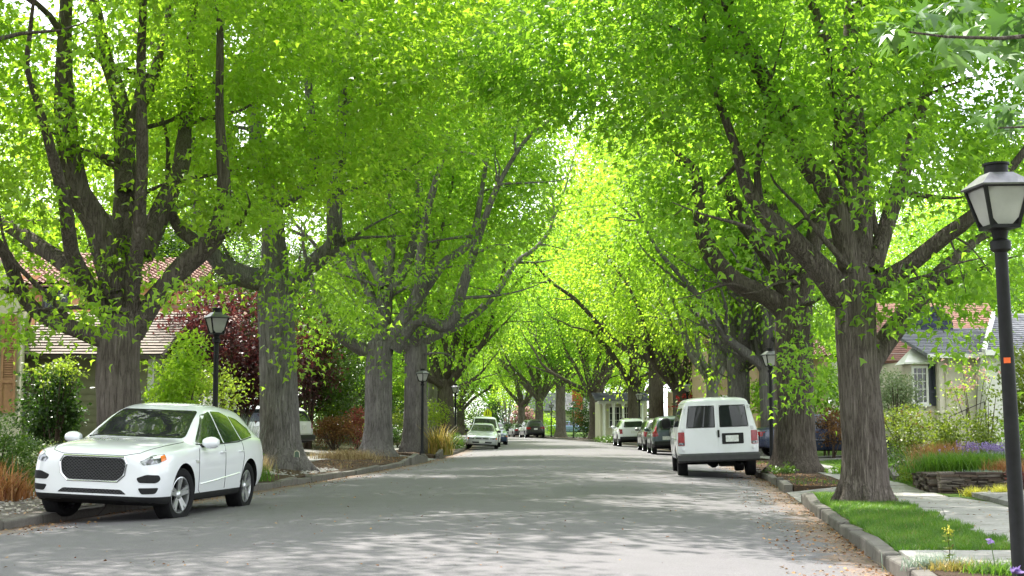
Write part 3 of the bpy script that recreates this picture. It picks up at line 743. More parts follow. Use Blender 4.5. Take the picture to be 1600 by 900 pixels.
# trees that stand nearer than the frame shows, whose crowns shade the foreground
G4 = grown(24, 17, .42, 5.0, (0, 0, 11.6), (6.2, 6.2, 5.6), None, None, 640, 22, .3, .6, 6, .0)
tD = plant_tree('street_tree', 'street tree left of the near road, standing outside the picture', at(-7.3, 18.3), 18.3, .1, G4, M_BARK, LEAF_SPRING, .13, TRIO, 34, .5, 34)
for i, (u, d, s_, lf) in enumerate([(-7.4, 6.5, (1, 1), LEAF_SPRING), (7.4, -4, (1, 1), LEAF_GREEN), (-7.4, -8, (1, 1), LEAF_GREEN), (7.2, -18, (1, .95), LEAF_SPRING), (-7.2, -22, (1, .9), LEAF_GREEN), (7.2, -34, (1.1, .95), LEAF_GREEN), (-7.0, -38, (1.1, .95), LEAF_SPRING)]):
    regrow(tD, 'street tree behind the camera, outside the picture', at(u, d), d, .05, 1.0 + i * 1.7, s_, lf, M_BARK, 'street trees behind the camera')
# trees behind the houses
BACK = 'trees behind the houses'
back = [('dense dark green tree behind the red-leaved maple', -17, 66, tB, 1, (.9, .62), LEAF_DARK), ('green garden tree left of the leaning grey tree', -12.5, 62, tC, 2, (.72, .50), LEAF_BUSH),
 ('garden tree showing above the rust-coloured shrubs', -11.5, 74, tA, 3, (.7, .52), LEAF_GREEN), ('tall tree behind the cream stucco house', -34, 76, tB, 4.2, (1.1, .95), LEAF_SPRING), ('tall tree behind the olive garage', -23, 70, tC, 5.1, (1.0, 1.0), LEAF_LIME), ('garden tree at the far left bend',-11,128,tC,1.2,(.9,.6),LEAF_LIME), ('garden tree close left of the far sedan row',-10.5,104,tB,2.2,(.7,.5),LEAF_SPRING), ('broad tree rising behind the peach stucco house', -24, 84, tA, 2.5, (1.2, .75), LEAF_GREEN),
 ('garden tree behind the phormium clump', -12.5, 92, tB, .5, (.8, .6), LEAF_LIME), ('garden tree set back behind the silver sedan', -14, 112, tC, 4, (1, .8), LEAF_SPRING),
 ('garden tree set back beside the yellow crossing sign', -15, 140, tA, 5, (1, .75), LEAF_LIME),
 ('tall tree behind the red-brown shingle roof', 26, 74, tA, 1.4, (1.15, .85), LEAF_GREEN), ('tree behind the grey-roofed cream house', 19, 66, tC, 3.2, (.8, .72), LEAF_SPRING),
 ('garden tree behind the tile-roofed tan house', 21, 88, tB, .3, (1, .8), LEAF_SPRING), ('garden tree behind the pale columned porch', 22, 112, tC, 2.6, (1, .85), LEAF_LIME),
 ('garden tree behind the parked row on the right', 19, 134, tA, 1.9, (1, .85), LEAF_SPRING), ('tree beyond the white house at the street end', 22, 178, tB, 4.4, (1.2, .9), LEAF_LIME)]
for lab, u, d, pr, rz, s_, lf in back: regrow(pr, lab, at(u, d), d, .2, rz, s_, lf, M_BARK_DARK, BACK)
END = 'trees beyond the far bend'
for i, (px_, d, pr, sx, sz, lf, lab) in enumerate([(770, 196, tA, 1.3, .9, LEAF_LIME, 'sunlit yellow-green tree beyond the crossing sign'), (840, 214, tB, 1.4, 1.0, LEAF_LIME, 'sunlit tree above the pink blossoming shrub'), (905, 205, tC, 1.3, 1.0, LEAF_SPRING, 'tree over the white house at the street end'),
        (720, 180, tB, 1.2, .9, LEAF_SPRING, 'tree filling the bend left of the crossing sign'), (1000, 190, tA, 1.4, 1.1, LEAF_SPRING, 'tree standing furthest behind the pale porch'), (650, 170, tC, 1.3, .9, LEAF_GREEN, 'tree furthest behind the lamp by the phormium'),
        (560, 150, tA, 1.3, .8, LEAF_GREEN, 'tree furthest behind the rust shrubs'), (330, 128, tB, 1.3, .8, LEAF_DARK, 'dark tree furthest behind the red maple'), (1130, 150, tC, 1.4, 1.0, LEAF_SPRING, 'tree furthest behind the tan house'), (1330, 130, tA, 1.4, .9, LEAF_GREEN, 'tree furthest behind the red-brown shingle roof'), (1500, 125, tB, 1.3, .75, LEAF_GREEN, 'tree furthest behind the grey gable at the right')]):
    regrow(pr, lab, (px_ - 800) * d / FPX, d, .2, i * 1.3, (sx, sz), lf, M_BARK_DARK, END)
# ------------------------------------------------------------------ vehicles
def mat_paint(name, col, metal=0.0, rough=.28, dust=.10):
    m, t, out = new_mat(name); v = objco(t)
    n = noise_tex(t, v, 2.2, 5, .6); f = noise_tex(t, v, 26, 4, .7)
    c = mixc(t, ramp(t, n, [(.5, (0, 0, 0)), (.8, (dust, dust, dust))]), col, (.32, .29, .25))
    rg = ramp(t, f, [(.3, (rough * .92,) * 3), (.75, (rough * 1.12,) * 3)])
    principled(t, out, c, rg, .45, metal, None, .7); return m
def mat_glass(name, col=(.012, .016, .016), rough=.03):
    m, t, out = new_mat(name); v = objco(t, (1, 1, 1))
    n = noise_tex(t, v, 3.5, 4, .6)
    principled(t, out, ramp(t, n, [(.3, col), (.7, tuple(c * 1.6 for c in col))]), rough, .5); return m
PT_WHITE = mat_paint('white_car_paint', (.77, .78, .82), 0, .2, .03); PT_VAN = mat_paint('white_van_paint', (.72, .73, .77), 0, .36, .14)
PT_SILVER = mat_paint('silver_paint', (.46, .48, .50), .55, .32); PT_BLUE = mat_paint('blue_paint', (.035, .065, .14), .3)
PT_NAVY = mat_paint('navy_paint', (.018, .028, .07), .2); PT_BLACK = mat_paint('black_paint', (.018, .018, .02)); PT_GREY = mat_paint('grey_paint', (.19, .195, .19), .5, .3)
PT_TEAL = mat_paint('blue_grey_paint', (.065, .09, .105), .4, .3); PT_DGREY = mat_paint('dark_grey_paint', (.06, .063, .066), .4, .3)
GLASS = mat_glass('tinted_glass'); GLASS_CLEAR = mat_glass('windscreen_glass', (.016, .018, .018))
PLASTIC = simple('black_plastic', (.016, .016, .017), .6, .22, 0, .2, 20); RUBBER = simple('tyre_rubber', (.014, .014, .015), .85, .15, 0, .25, 14, .15)
ALLOY = simple('alloy_wheel', (.55, .56, .57), .28, .5, .85, .1, 10); STEELW = simple('steel_wheel', (.30, .30, .30), .45, .4, .6, .2, 12)
CHROME = simple('chrome', (.72, .73, .74), .12, .5, 1.0, .05); LAMP_CLEAR = None
def mat_lamp():
    m, t, out = new_mat('clear_lamp'); v = objco(t)
    vo = N(t, 'ShaderNodeTexVoronoi', ins={'Scale': 9.0, 'Randomness': .6}); L(t, v, vo.inputs['Vector'])
    c = ramp(t, vo.outputs['Distance'], [(.10, (.75, .77, .80)), (.22, (.10, .10, .11)), (.45, (.34, .35, .38)), (.6, (.05, .05, .055))])
    principled(t, out, c, .10, .7, .25, None, .6); return m
LAMP_CLEAR = mat_lamp()
LAMP_RED = simple('red_lamp', (.27, .010, .014), .16, .6, 0, .25, 16); LAMP_AMBER = simple('amber_lamp', (.70, .17, .02), .18, .6, 0, .2, 16)
GRILLE = None
def mat_grille():
    m, t, out = new_mat('mesh_grille'); v = objco(t, (1, 26, 30))
    w1 = N(t, 'ShaderNodeTexWave', wave_type='BANDS', bands_direction='DIAGONAL', ins={'Scale': .5}); L(t, v, w1.inputs['Vector'])
    v2 = objco(t, (1, -26, 30)); w2 = N(t, 'ShaderNodeTexWave', wave_type='BANDS', bands_direction='DIAGONAL', ins={'Scale': .5}); L(t, v2, w2.inputs['Vector'])
    mxx = mixc(t, 1.0, w1.outputs['Color'], w2.outputs['Color'], 'LIGHTEN')
    c = ramp(t, mxx, [(.72, (.003, .003, .003)), (.93, (.028, .028, .03))])
    principled(t, out, c, .4, .4, 0, bump(t, mxx, .8, .02)); return m
GRILLE = mat_grille(); PLATE = simple('number_plate', (.62, .63, .62), .5, .3, 0, .2, 25); SEAM = simple('panel_gap', (.03, .03, .03), .8, .1)
UNDER = simple('underbody', (.012, .012, .012), .9, .1)

def loft_body(name, st, arches, mat, parent, dark_z=None, level=2, arch_mat=None):
    """st: (x, [(y,z) half section from bottom centre to roof centre]); arches: (x, z, radius)"""
    co, fs = [], []; n = len(st[0][1]); ring = 2 * n - 2
    for x, sec in st:
        full = list(sec) + [(-y, z) for y, z in reversed(sec[1:-1])]
        co += [(x if not isinstance(x, tuple) else x[0], y, z) for y, z in full]
    for i in range(len(st) - 1):
        for k in range(ring):
            a, b = i * ring + k, i * ring + (k + 1) % ring
            fs.append((a, b, b + ring, a + ring))
    for off, rev in ((0, False), ((len(st) - 1) * ring, True)):     # caps made of quads across the width
        for k in range(n - 1):
            a = [off + k, off + k + 1, off + (ring - k - 1) % ring, off + (ring - k) % ring]
            a = list(dict.fromkeys(a))
            if len(a) >= 3: fs.append(tuple(a if not rev else reversed(a)))
    me = bpy.data.meshes.new(name); me.from_pydata(co, [], fs)
    bm = bmesh.new(); bm.from_mesh(me); bmesh.ops.recalc_face_normals(bm, faces=bm.faces); bm.to_mesh(me); bm.free()
    o = bpy.data.objects.new(name, me); COL.objects.link(o)
    ss = o.modifiers.new('s', 'SUBSURF'); ss.levels = ss.render_levels = level
    cut = MB()
    for (x, z, r) in arches:
        for s in (-1, 1):
            cut.lathe([(0.001, s * .52), (r, s * .52), (r, s * 1.3), (.001, s * 1.3)], 40, 0, Matrix.Translation((x, 0, z)), 0, 'Y')
    co_ = None
    if arches:
        co_ = cut.build('cut', UNDER); bo = o.modifiers.new('b', 'BOOLEAN'); bo.object = co_; bo.operation = 'DIFFERENCE'; bo.solver = 'EXACT'
    dg = bpy.context.evaluated_depsgraph_get(); me2 = bpy.data.meshes.new_from_object(o.evaluated_get(dg)); me2.name = name
    bpy.data.objects.remove(o)
    if co_: bpy.data.objects.remove(co_)
    if dark_z:
        bm = bmesh.new(); bm.from_mesh(me2)
        bmesh.ops.bisect_plane(bm, geom=bm.verts[:] + bm.edges[:] + bm.faces[:], plane_co=(0, 0, dark_z), plane_no=(0, 0, 1)); bm.to_mesh(me2); bm.free()
    me2.materials.clear(); me2.materials.append(mat); me2.materials.append(UNDER); me2.materials.append(PLASTIC)
    for p in me2.polygons:
        c = p.center; mi = 0
        if dark_z and c.z < dark_z: mi = 2
        for (x, z, r) in arches:
            if (c.x - x) ** 2 + (c.z - z) ** 2 < (r * 1.004) ** 2 and (abs(p.normal.y) < .55 or abs(c.y) < .6): mi = 1
        if p.normal.z < -.8 and c.z < .45: mi = 1
        p.material_index = mi
    me2.polygons.foreach_set('use_smooth', [True] * len(me2.polygons)); set_sharp(me2, 38)
    ob = link(bpy.data.objects.new(name, me2), parent)
    bvh = BVHTree.FromPolygons([v.co for v in me2.vertices], [tuple(p.vertices) for p in me2.polygons])
    return ob, bvh
def rounded(poly, r, k=4):
    out = []; n = len(poly)
    for i in range(n):
        p0, p, p1 = Vector(poly[i-1]), Vector(poly[i]), Vector(poly[(i+1) % n])
        rr = min(r, (p0-p).length * .45, (p1-p).length * .45)
        a = p + (p0-p).normalized() * rr; b = p + (p1-p).normalized() * rr
        for j in range(k + 1):
            t = j / k; out.append(tuple((1-t)**2 * a + 2*t*(1-t) * p + t*t * b))
    return out
def patch(name, bvh, poly, view, mat, parent, off=.006, r=.03, cuts=3, thick=.02, xr=2.1):
    """a panel (window, lamp, grille) with its outline drawn flat and laid onto the body's skin.
    view: 'left' (x,z seen from +y), 'right', 'front' (y,z seen from +x), 'rear', or a (yaw) angle in degrees from the front"""
    if view in ('left', 'right'):
        s = 1 if view == 'left' else -1; D = Vector((0, -s, 0)); O = lambda u, v: Vector((u, s * 3, v))
    elif view in ('front', 'rear'):
        s = 1 if view == 'front' else -1; D = Vector((-s, 0, 0)); O = lambda u, v: Vector((s * 5, u, v))
    else:
        a = R(view); e = Vector((math.cos(a), math.sin(a), 0)); D = -e; O = lambda u, v: Vector((xr, u, v)) + e * 3
    pl = rounded(poly, r) if r else [tuple(p) for p in poly]
    bm = bmesh.new(); vs_ = [bm.verts.new((u, v, 0)) for u, v in pl]; bm.faces.new(vs_)
    bmesh.ops.triangulate(bm, faces=bm.faces[:])
    for _ in range(6):
        es = [e for e in bm.edges if e.calc_length() > .07]
        if not es: break
        bmesh.ops.subdivide_edges(bm, edges=es, cuts=1, use_grid_fill=True)
        bmesh.ops.triangulate(bm, faces=[f for f in bm.faces if len(f.verts) > 3])
        bmesh.ops.beautify_fill(bm, faces=bm.faces[:], edges=[e for e in bm.edges if not e.is_boundary])
    bad = []
    for v in bm.verts:
        h = bvh.ray_cast(O(v.co.x, v.co.y), D)
        if h[0] is None: bad.append(v); continue
        v.co = h[0] - D * off
    bmesh.ops.delete(bm, geom=bad, context='VERTS')
    if thick:
        be = [e for e in bm.edges if e.is_boundary]
        ex = bmesh.ops.extrude_edge_only(bm, edges=be)
        for g in ex['geom']:
            if isinstance(g, bmesh.types.BMVert): g.co += D * thick
    bmesh.ops.recalc_face_normals(bm, faces=bm.faces)
    # face the viewer
    ref = [f for f in bm.faces if abs(f.normal.dot(D)) > .2]
    if ref and sum(f.normal.dot(D) for f in ref) > 0: bmesh.ops.reverse_faces(bm, faces=bm.faces)
    me = bpy.data.meshes.new(name); bm.to_mesh(me); bm.free(); me.materials.append(mat)
    me.polygons.foreach_set('use_smooth', [True] * len(me.polygons)); set_sharp(me, 35)
    return link(bpy.data.objects.new(name, me), parent)
def seam(name, bvh, line, view, parent, mat=None, wd=.007, off=.003):
    """thin panel gaps or trim lines along polylines on the body"""
    if name == 'door_gap' and len(line) > 1:
        for q in line: seam(name, bvh, [q], view, parent, mat, wd, off)
        return
    s = 1 if view in ('left', 'front') else -1; mb = MB()
    for pl in line:
        pts = []
        for i in range(len(pl) - 1):
            for j in range(8): pts.append(Vector(pl[i]).lerp(Vector(pl[i+1]), j / 8))
        pts.append(Vector(pl[-1])); hit = []
        for p in pts:
            if view in ('left', 'right'): h = bvh.ray_cast(Vector((p.x, s * 3, p.y)), Vector((0, -s, 0)))
            else: h = bvh.ray_cast(Vector((s * 5, p.x, p.y)), Vector((-s, 0, 0)))
            if h[0] is not None: hit.append((h[0] + h[1] * (off if h[1].dot(Vector((0, s, 0)) if view in ('left', 'right') else Vector((s, 0, 0))) > 0 else -off)))
        if len(hit) > 1: mb.tube(hit, [wd / 2] * len(hit), 4)
    return mb.build(name, mat or SEAM, parent)
def wheel(x, y, r, wd, parent, rim, side, steer=0.0, spokes=5, dish=.02):
    """a wheel: tyre turned on a lathe, spoked rim and hub as its own parts"""
    w_ = bpy.data.objects.new('wheel', None); w_.empty_display_size = .2; link(w_, parent); w_.location = (x, y, r); w_.rotation_euler = (0, 0, steer)
    h = wd / 2; ri = r * .68
    t = MB(); t.lathe([(ri, -h*.86), (r*.78, -h), (r*.93, -h*.98), (r*.985, -h*.82), (r, -h*.5), (r*.994, -h*.3), (r, -h*.28), (r, h*.28), (r*.994, h*.3), (r, h*.5), (r*.985, h*.82), (r*.93, h*.98), (r*.78, h), (ri, h*.86)], 44, 0, None, 0, 'Y')
    t.build('tyre', RUBBER, w_, True)
    m = MB(); s = side
    m.lathe([(ri*1.01, -s*h*.8), (ri*1.01, s*h*.80), (ri*.93, s*h*.84), (ri*.90, s*h*.6), (ri*.88, -s*h*.2)], 44, 0, None, 0, 'Y')
    for k in range(spokes):
        a = 2 * math.pi * k / spokes + .3
        for da in ((-.16, .16) if spokes == 5 else (0,)):
            d = Vector((math.cos(a + da), 0, math.sin(a + da))); d0 = Vector((math.cos(a + da * .5), 0, math.sin(a + da * .5))); q = Vector((-d.z, 0, d.x))
            p0 = d0 * ri * .12 + Vector((0, s * h * .62, 0)); p1 = d * ri * .93 + Vector((0, s * h * .80, 0))
            w0, w1 = ri * .13, ri * .095 if spokes == 5 else ri * .15
            vv = []
            for (p, ww) in ((p0, w0), (p1, w1)):
                for (sg, dy) in ((-1, 0), (1, 0), (1, -.028), (-1, -.028)): vv.append(p + q * sg * ww + Vector((0, s * dy, 0)))
            m.add(vv, ((0, 1, 2, 3), (4, 7, 6, 5), (0, 4, 5, 1), (1, 5, 6, 2), (2, 6, 7, 3), (3, 7, 4, 0)))
    m.lathe([(.001, s*h*.78), (ri*.16, s*h*.76), (ri*.24, s*h*.64), (ri*.24, s*h*.3)], 20, 0, None, 0, 'Y')
    m.build('rim', rim, w_, True)
    b = MB(); b.lathe([(.001, s*h*.12), (ri*.62, s*h*.12), (ri*.62, -s*h*.1)], 28, 0, None, 0, 'Y'); b.lathe([(ri*.9, -s*h*.25), (.001, -s*h*.25)], 28, 0, None, 0, 'Y'); b.build('brake_disc', UNDER, w_)
    return w_
def mirror_part(parent, x, y, z, side, mat, sx=.10, sy=.12, sz=.085):
    m = MB(); prof = [(.001, -1), (.6, -.92), (.92, -.5), (1, 0), (.95, .5), (.6, .92), (.001, 1)]
    M_ = Matrix.Translation((x, y + side * sy, z)) @ Matrix.Diagonal((sx, sz, sy, 1)) if False else Matrix.Translation((x, y + side * sy * .9, z))
    m.lathe([(r_ , h_) for r_, h_ in prof], 16, 0, M_ @ Matrix.Diagonal((sx, sy, sz, 1)), 0, 'Y')
    o = m.build('wing_mirror', mat, parent, True)
    a = MB(); a.tube([(x + .02, y - side * .06, z - sz * .7), (x, y + side * .10, z - sz * .35)], [.028, .022], 8); a.build('mirror_stalk', PLASTIC, o, True)
    return o
def handles(parent, bvh, xs, z, mat, sides=(1, -1)):
    for s in sides:
        for x in xs:
            h = bvh.ray_cast(Vector((x, s * 3, z)), Vector((0, -s, 0)))
            if h[0] is None: continue
            y = h[0].y
            m = MB(); m.tube([(x - .10, y - s*.005, z), (x - .08, y + s*.028, z + .004), (x + .07, y + s*.028, z + .004), (x + .09, y - s*.005, z)], [.012, .015, .015, .012], 8)
            m.build('door_handle', mat, parent, True)

def section(wb, zb, wm, zm, ws, zs, wr, zr, zt):
    return [(0, zb), (wb * .6, zb), (wb, zb), (wb + (wm - wb) * .8, zb + .06), (wm, zm), (wm * .6 + ws * .4, zm * .35 + zs * .65), (ws, zs), (ws - .035, zs + .02), (wr + .02, zr - .03), (wr - .06, zr + (zt - zr) * .5), (wr * .45, zt - .004), (0, zt)]
def body_from(rows): return [(r[0], section(*r[1:])) for r in rows]

def place(root, u, d, away=True, roll=True, yaw=0.0, x=None):
    th = math.atan2(1, slope(d)) + (0 if away else math.pi) + yaw
    sl = -2 * .12 * u / KERB ** 2           # the crown's cross fall
    root.location = (at(u, d), d, road_z(u)); root.rotation_euler = (-sl * (-1 if away else 1) * (1 if roll else 0), 0, th)
    return root

def make_suv(label, paint):
    t = thing('parked_suv', label, 'car')
    rows = [(2.34, .52, .36, .70, .54, .68, .78, .48, .885, .90), (2.28, .74, .27, .86, .56, .82, .86, .60, .955, .975), (2.0, .86, .23, .945, .62, .895, .945, .69, 1.025, 1.05), (1.5, .88, .24, .965, .66, .915, .985, .72, 1.065, 1.09),
            (1.02, .89, .25, .962, .66, .925, 1.01, .76, 1.085, 1.115), (.86, .89, .25, .960, .66, .925, 1.01, .765, 1.12, 1.15), (.45, .89, .25, .958, .66, .925, 1.02, .72, 1.34, 1.375), (.02, .89, .25, .956, .66, .925, 1.03, .645, 1.535, 1.575),
            (-.4, .89, .25, .956, .66, .925, 1.04, .62, 1.595, 1.648), (-1.0, .89, .25, .960, .68, .925, 1.06, .60, 1.575, 1.635), (-1.55, .89, .27, .968, .70, .925, 1.09, .585, 1.535, 1.60), (-1.95, .86, .30, .955, .72, .90, 1.12, .57, 1.50, 1.565),
            (-2.18, .82, .36, .93, .74, .87, 1.11, .57, 1.33, 1.38), (-2.33, .78, .42, .90, .74, .83, 1.03, .58, 1.10, 1.13), (-2.38, .60, .46, .78, .72, .70, .92, .45, .98, 1.0)]
    arches = [(1.44, .375, .435), (-1.43, .375, .435)]
    b, bv = loft_body('body', body_from(rows), arches, paint, t, .375)
    patch('windscreen', bv, [(-.70, 1.135), (.70, 1.135), (.575, 1.53), (-.575, 1.53)], 'front', GLASS_CLEAR, t, .015, .06)
    patch('rear_window', bv, [(-.56, 1.14), (.56, 1.14), (.46, 1.40), (-.46, 1.40)], 'rear', GLASS, t, .005, .05)
    for s, v in ((1, 'left'), (-1, 'right')):
        patch('side_window', bv, [(.80, 1.075), (.13, 1.47), (-.22, 1.525), (-.235, 1.06)], v, GLASS, t, .004, .03)
        patch('side_window', bv, [(-.29, 1.065), (-.28, 1.528), (-.72, 1.52), (-1.02, 1.455), (-1.07, 1.095)], v, GLASS, t, .004, .03)
        patch('side_window', bv, [(-1.12, 1.105), (-1.07, 1.46), (-1.40, 1.42), (-1.74, 1.27), (-1.72, 1.16)], v, GLASS, t, .004, .03)
        hl = patch('headlight', bv, [(s*.53, .84), (s*.58, .79), (s*.80, .82), (s*.94, .87), (s*.90, .945), (s*.72, .925)], 26 * s, LAMP_CLEAR, t, .008, .02)
        patch('indicator', bv, [(s*.84, .84), (s*.95, .868), (s*.915, .935), (s*.83, .915)], 34 * s, LAMP_AMBER, hl, .012, .012)
        patch('bumper_vent', bv, [(s*.52, .62), (s*.56, .56), (s*.80, .56), (s*.86, .60), (s*.84, .665), (s*.66, .67)], 20 * s, PLASTIC, t, .008, .03)
        patch('bumper_vent', bv, [(s*.55, .49), (s*.60, .41), (s*.80, .42), (s*.84, .50)], 20 * s, PLASTIC, t, .008, .03)
        seam('door_gap', bv, [[(.86, 1.0), (.90, .80), (.88, .42), (.80, .37)], [(-.26, 1.04), (-.25, .40)], [(-1.06, 1.08), (-1.12, .85), (-.98, .45)]], v, t)
        seam('belt_moulding', bv, [[(.84, 1.055), (.0, 1.05), (-.9, 1.072), (-1.62, 1.135)]], v, t, PLASTIC, .02, .004)
        patch('fender_vent', bv, [(1.06, .845), (.88, .83), (.88, .80), (1.02, .80)], v, CHROME, t, .005, .01)
        mirror_part(t, .70, s * .93, 1.085, s, paint)
        patch('tail_light', bv, [(s*.40, .93), (s*.82, .90), (s*.84, .98), (s*.40, .99)], 'rear', LAMP_RED, t, .005, .02)
    patch('grille', bv, [(-.45, .80), (-.43, .66), (-.34, .575), (.34, .575), (.43, .66), (.45, .80), (.41, .875), (-.41, .875)], 'front', GRILLE, t, .005, .05)
    seam('grille_surround', bv, [[(-.465, .80), (-.445, .65), (-.35, .56), (.35, .56), (.445, .65), (.465, .80), (.42, .89), (-.42, .89), (-.465, .80)]], 'front', t, CHROME, .018, .004)
    patch('lower_intake', bv, [(-.48, .40), (-.40, .46), (.40, .46), (.48, .40)], 'front', GRILLE, t, .004, .02)
    seam('bonnet_line', bv, [[(-.60, .945), (-.42, .91), (.42, .91), (.60, .945)]], 'front', t)
    for s in (1, -1): seam('bonnet_line', bv, [[(s*.60, .945), (s*.70, 1.02), (s*.74, 1.085)]], 'front', t)
    for s, v in ((1, 'left'), (-1, 'right')): seam('sill_crease', bv, [[(.82, .50), (.2, .53), (-.9, .60)]], v, t, paint, .022, .003)
    # bonnet creases and wipers
    for s in (-1, 1):
        wpr = MB(); wpr.tube([(.93, s*.45 - .25, 1.122), (.86, s*.35 + .05, 1.165), (.80, s*.30 + .30, 1.19)], [.010, .008, .006], 6); wpr.build('wiper', PLASTIC, t)
    handles(t, bv, (-.10, -.95), .93, paint)
    for x, st_ in ((1.44, R(-9)), (-1.43, 0)):
        for s in (1, -1): wheel(x, s * .80, .372, .255, t, ALLOY, s, st_)
    return t

def make_boxy(label, name, paint, cat='car', Lr=4.55, Wd=1.78, H=1.68, hood=1.02, tall_lamps=False, low_lamps=False, spare=False, roofbars=False, lower=PLASTIC, lamp_high=True, rear_plate=True, dark=.42, rim=ALLOY, sedan=False, rakeback=0.0, wheel_r=.345, plate_z=.86):
    """an upright wagon or compact off-roader"""
    t = thing(name, label, cat); h = Wd / 2; f, r = Lr * .5, -Lr * .5; zb = .26; belt = hood - .0
    fa, ra = f - .88, r + .86
    rt = H - .07
    rows = [(f, h*.70, .38, h*.84, .56, h*.78, .68, h*.5, .76, .775), (f-.08, h*.86, .28, h*.94, .56, h*.90, .78, h*.62, .86, .875), (f-.5, h*.92, zb, h*.99, .62, h*.95, hood-.10, h*.72, hood-.05, hood-.03), (f-1.0, h*.92, zb, h, .64, h*.96, hood-.03, h*.76, hood+.02, hood+.045),
            (f-1.22, h*.92, zb, h, .64, h*.96, hood-.01, h*.79, hood+.07, hood+.10), (f-1.9, h*.92, zb, h, .64, h*.96, hood+.0, h*.70, rt-.03, H-.03), (f-2.4, h*.92, zb, h, .65, h*.96, hood+.01, h*.68, rt, H), (-.7, h*.92, zb, h, .66, h*.96, hood+.02, h*.67, rt, H),
            (r+.75+rakeback, h*.92, .28, h, .68, h*.96, hood+.04, h*.66, rt-.02, H-.02), (r+.34+rakeback, h*.90, .30, h*.985, .68, h*.94, hood+.05, h*.63, rt-.05, H-.055), (r+.20, h*.88, .33, h*.97, .68, h*.92, hood+.05, h*.64, (rt-.10 if rakeback < .3 else hood+.25), (H-.13 if rakeback < .3 else hood+.30)),
            (r+.06, h*.86, .36, h*.95, .66, h*.90, hood+.02, h*.66, hood+.16, hood+.19), (r, h*.78, .40, h*.90, .62, h*.85, hood-.05, h*.6, hood+.02, hood+.04)]
    arches = [(fa, wheel_r, wheel_r + .065), (ra, wheel_r, wheel_r + .065)]
    b, bv = loft_body('body', body_from(rows), arches, paint, t, dark)
    ht = rt - .06
    patch('windscreen', bv, [(-h*.74, hood+.09), (h*.74, hood+.09), (h*.62, ht), (-h*.62, ht)], 'front', GLASS_CLEAR, t, .009, .05)
    patch('rear_window', bv, [(-h*.66, hood+.07), (h*.66, hood+.07), (h*.56, ht-.07), (-h*.56, ht-.07)], 'rear', GLASS, t, .005, .05)
    for s, v in ((1, 'left'), (-1, 'right')):
        zb_ = hood + .055
        patch('side_window', bv, [(f-1.32, zb_), (f-1.82, ht-.03), (f-2.28, ht), (f-2.28, zb_)], v, GLASS, t, .004, .03)
        patch('side_window', bv, [(f-2.36, zb_), (f-2.36, ht), (f-3.1, ht), (f-3.15, zb_)], v, GLASS, t, .004, .03)
        patch('side_window', bv, [(f-3.23, zb_+.02), (f-3.2, ht-.01), (r+.62+rakeback, ht-.04), (r+.50, zb_+.05)], v, GLASS, t, .004, .03)
        patch('headlight', bv, [(s*.44, .70), (s*.46, .62), (s*h*.90, .63), (s*h*.95, .75), (s*.72, .765)], 25 * s, LAMP_CLEAR, t, .008, .02, xr=f-.15)
        seam('door_gap', bv, [[(f-1.25, hood), (f-1.28, .5), (f-1.2, .36)], [(f-2.32, hood), (f-2.32, .36)], [(f-3.19, hood), (f-3.15, .75), (f-3.0, .5)]], v, t)
        mirror_part(t, f-1.42, s * h * .91, hood + .10, s, paint, .09, .11, .085)
        if tall_lamps: patch('tail_light', bv, [(s*h*.68, hood-.18), (s*h*.92, hood-.20), (s*h*.93, hood+.10), (s*h*.80, rt-.14), (s*h*.71, rt-.14), (s*h*.76, hood+.08)], 180 - 14 * s if False else 'rear', LAMP_RED, t, .006, .02)
        elif low_lamps: patch('tail_light', bv, [(s*h*.72, hood-.28), (s*h*.93, hood-.28), (s*h*.93, hood-.02), (s*h*.74, hood-.02)], 'rear', LAMP_RED, t, .006, .02)
        else: patch('tail_light', bv, [(s*h*.50, hood-.20), (s*h*.92, hood-.24), (s*h*.93, hood+.0), (s*h*.52, hood-.06)], 'rear', LAMP_RED, t, .006, .02)
        sd = patch('side_lamp', bv, [(r+.04, hood-.20), (r+.20, hood-.18), (r+.16, hood+.02), (r+.05, hood+.0)], v, LAMP_RED, t, .006, .015)
        if roofbars:
            rb = MB(); rb.tube([(f-2.0, s*h*.60, rt+.0), (f-2.1, s*h*.60, H+.035), (r+.75, s*h*.58, H+.02), (r+.66, s*h*.58, rt-.02)], [.016]*4, 8); rb.build('roof_rail', PLASTIC, t, True)
    patch('grille', bv, [(-.38, .74), (-.36, .63), (.36, .63), (.38, .74)], 'front', GRILLE, t, .005, .02)
    patch('lower_intake', bv, [(-.5, .50), (-.46, .40), (.46, .40), (.5, .50)], 'front', GRILLE, t, .005, .02)
    bm_ = MB(); bm_.prism([(r-.07, .40), (r-.10, .46), (r-.08, .60), (r+.10, .62), (r+.10, .38)], -h*.90, h*.90, 'Y'); bm_.build('rear_bumper', lower, t, False, .03)
    if rear_plate and not spare: patch('number_plate', bv, [(-.17, plate_z-.08), (.17, plate_z-.08), (.17, plate_z+.08), (-.17, plate_z+.08)], 'rear', PLATE, t, .012, .0)
    if rear_plate and spare: patch('number_plate', bv, [(.12, plate_z-.2), (.44, plate_z-.2), (.44, plate_z-.05), (.12, plate_z-.05)], 'rear', PLATE, t, .012, .0)
    seam('tailgate_gap', bv, [[(-h*.72, rt-.10), (-h*.70, hood+.05), (-h*.70, .64), (h*.70, .64), (h*.70, hood+.05), (h*.72, rt-.10)]], 'rear', t)
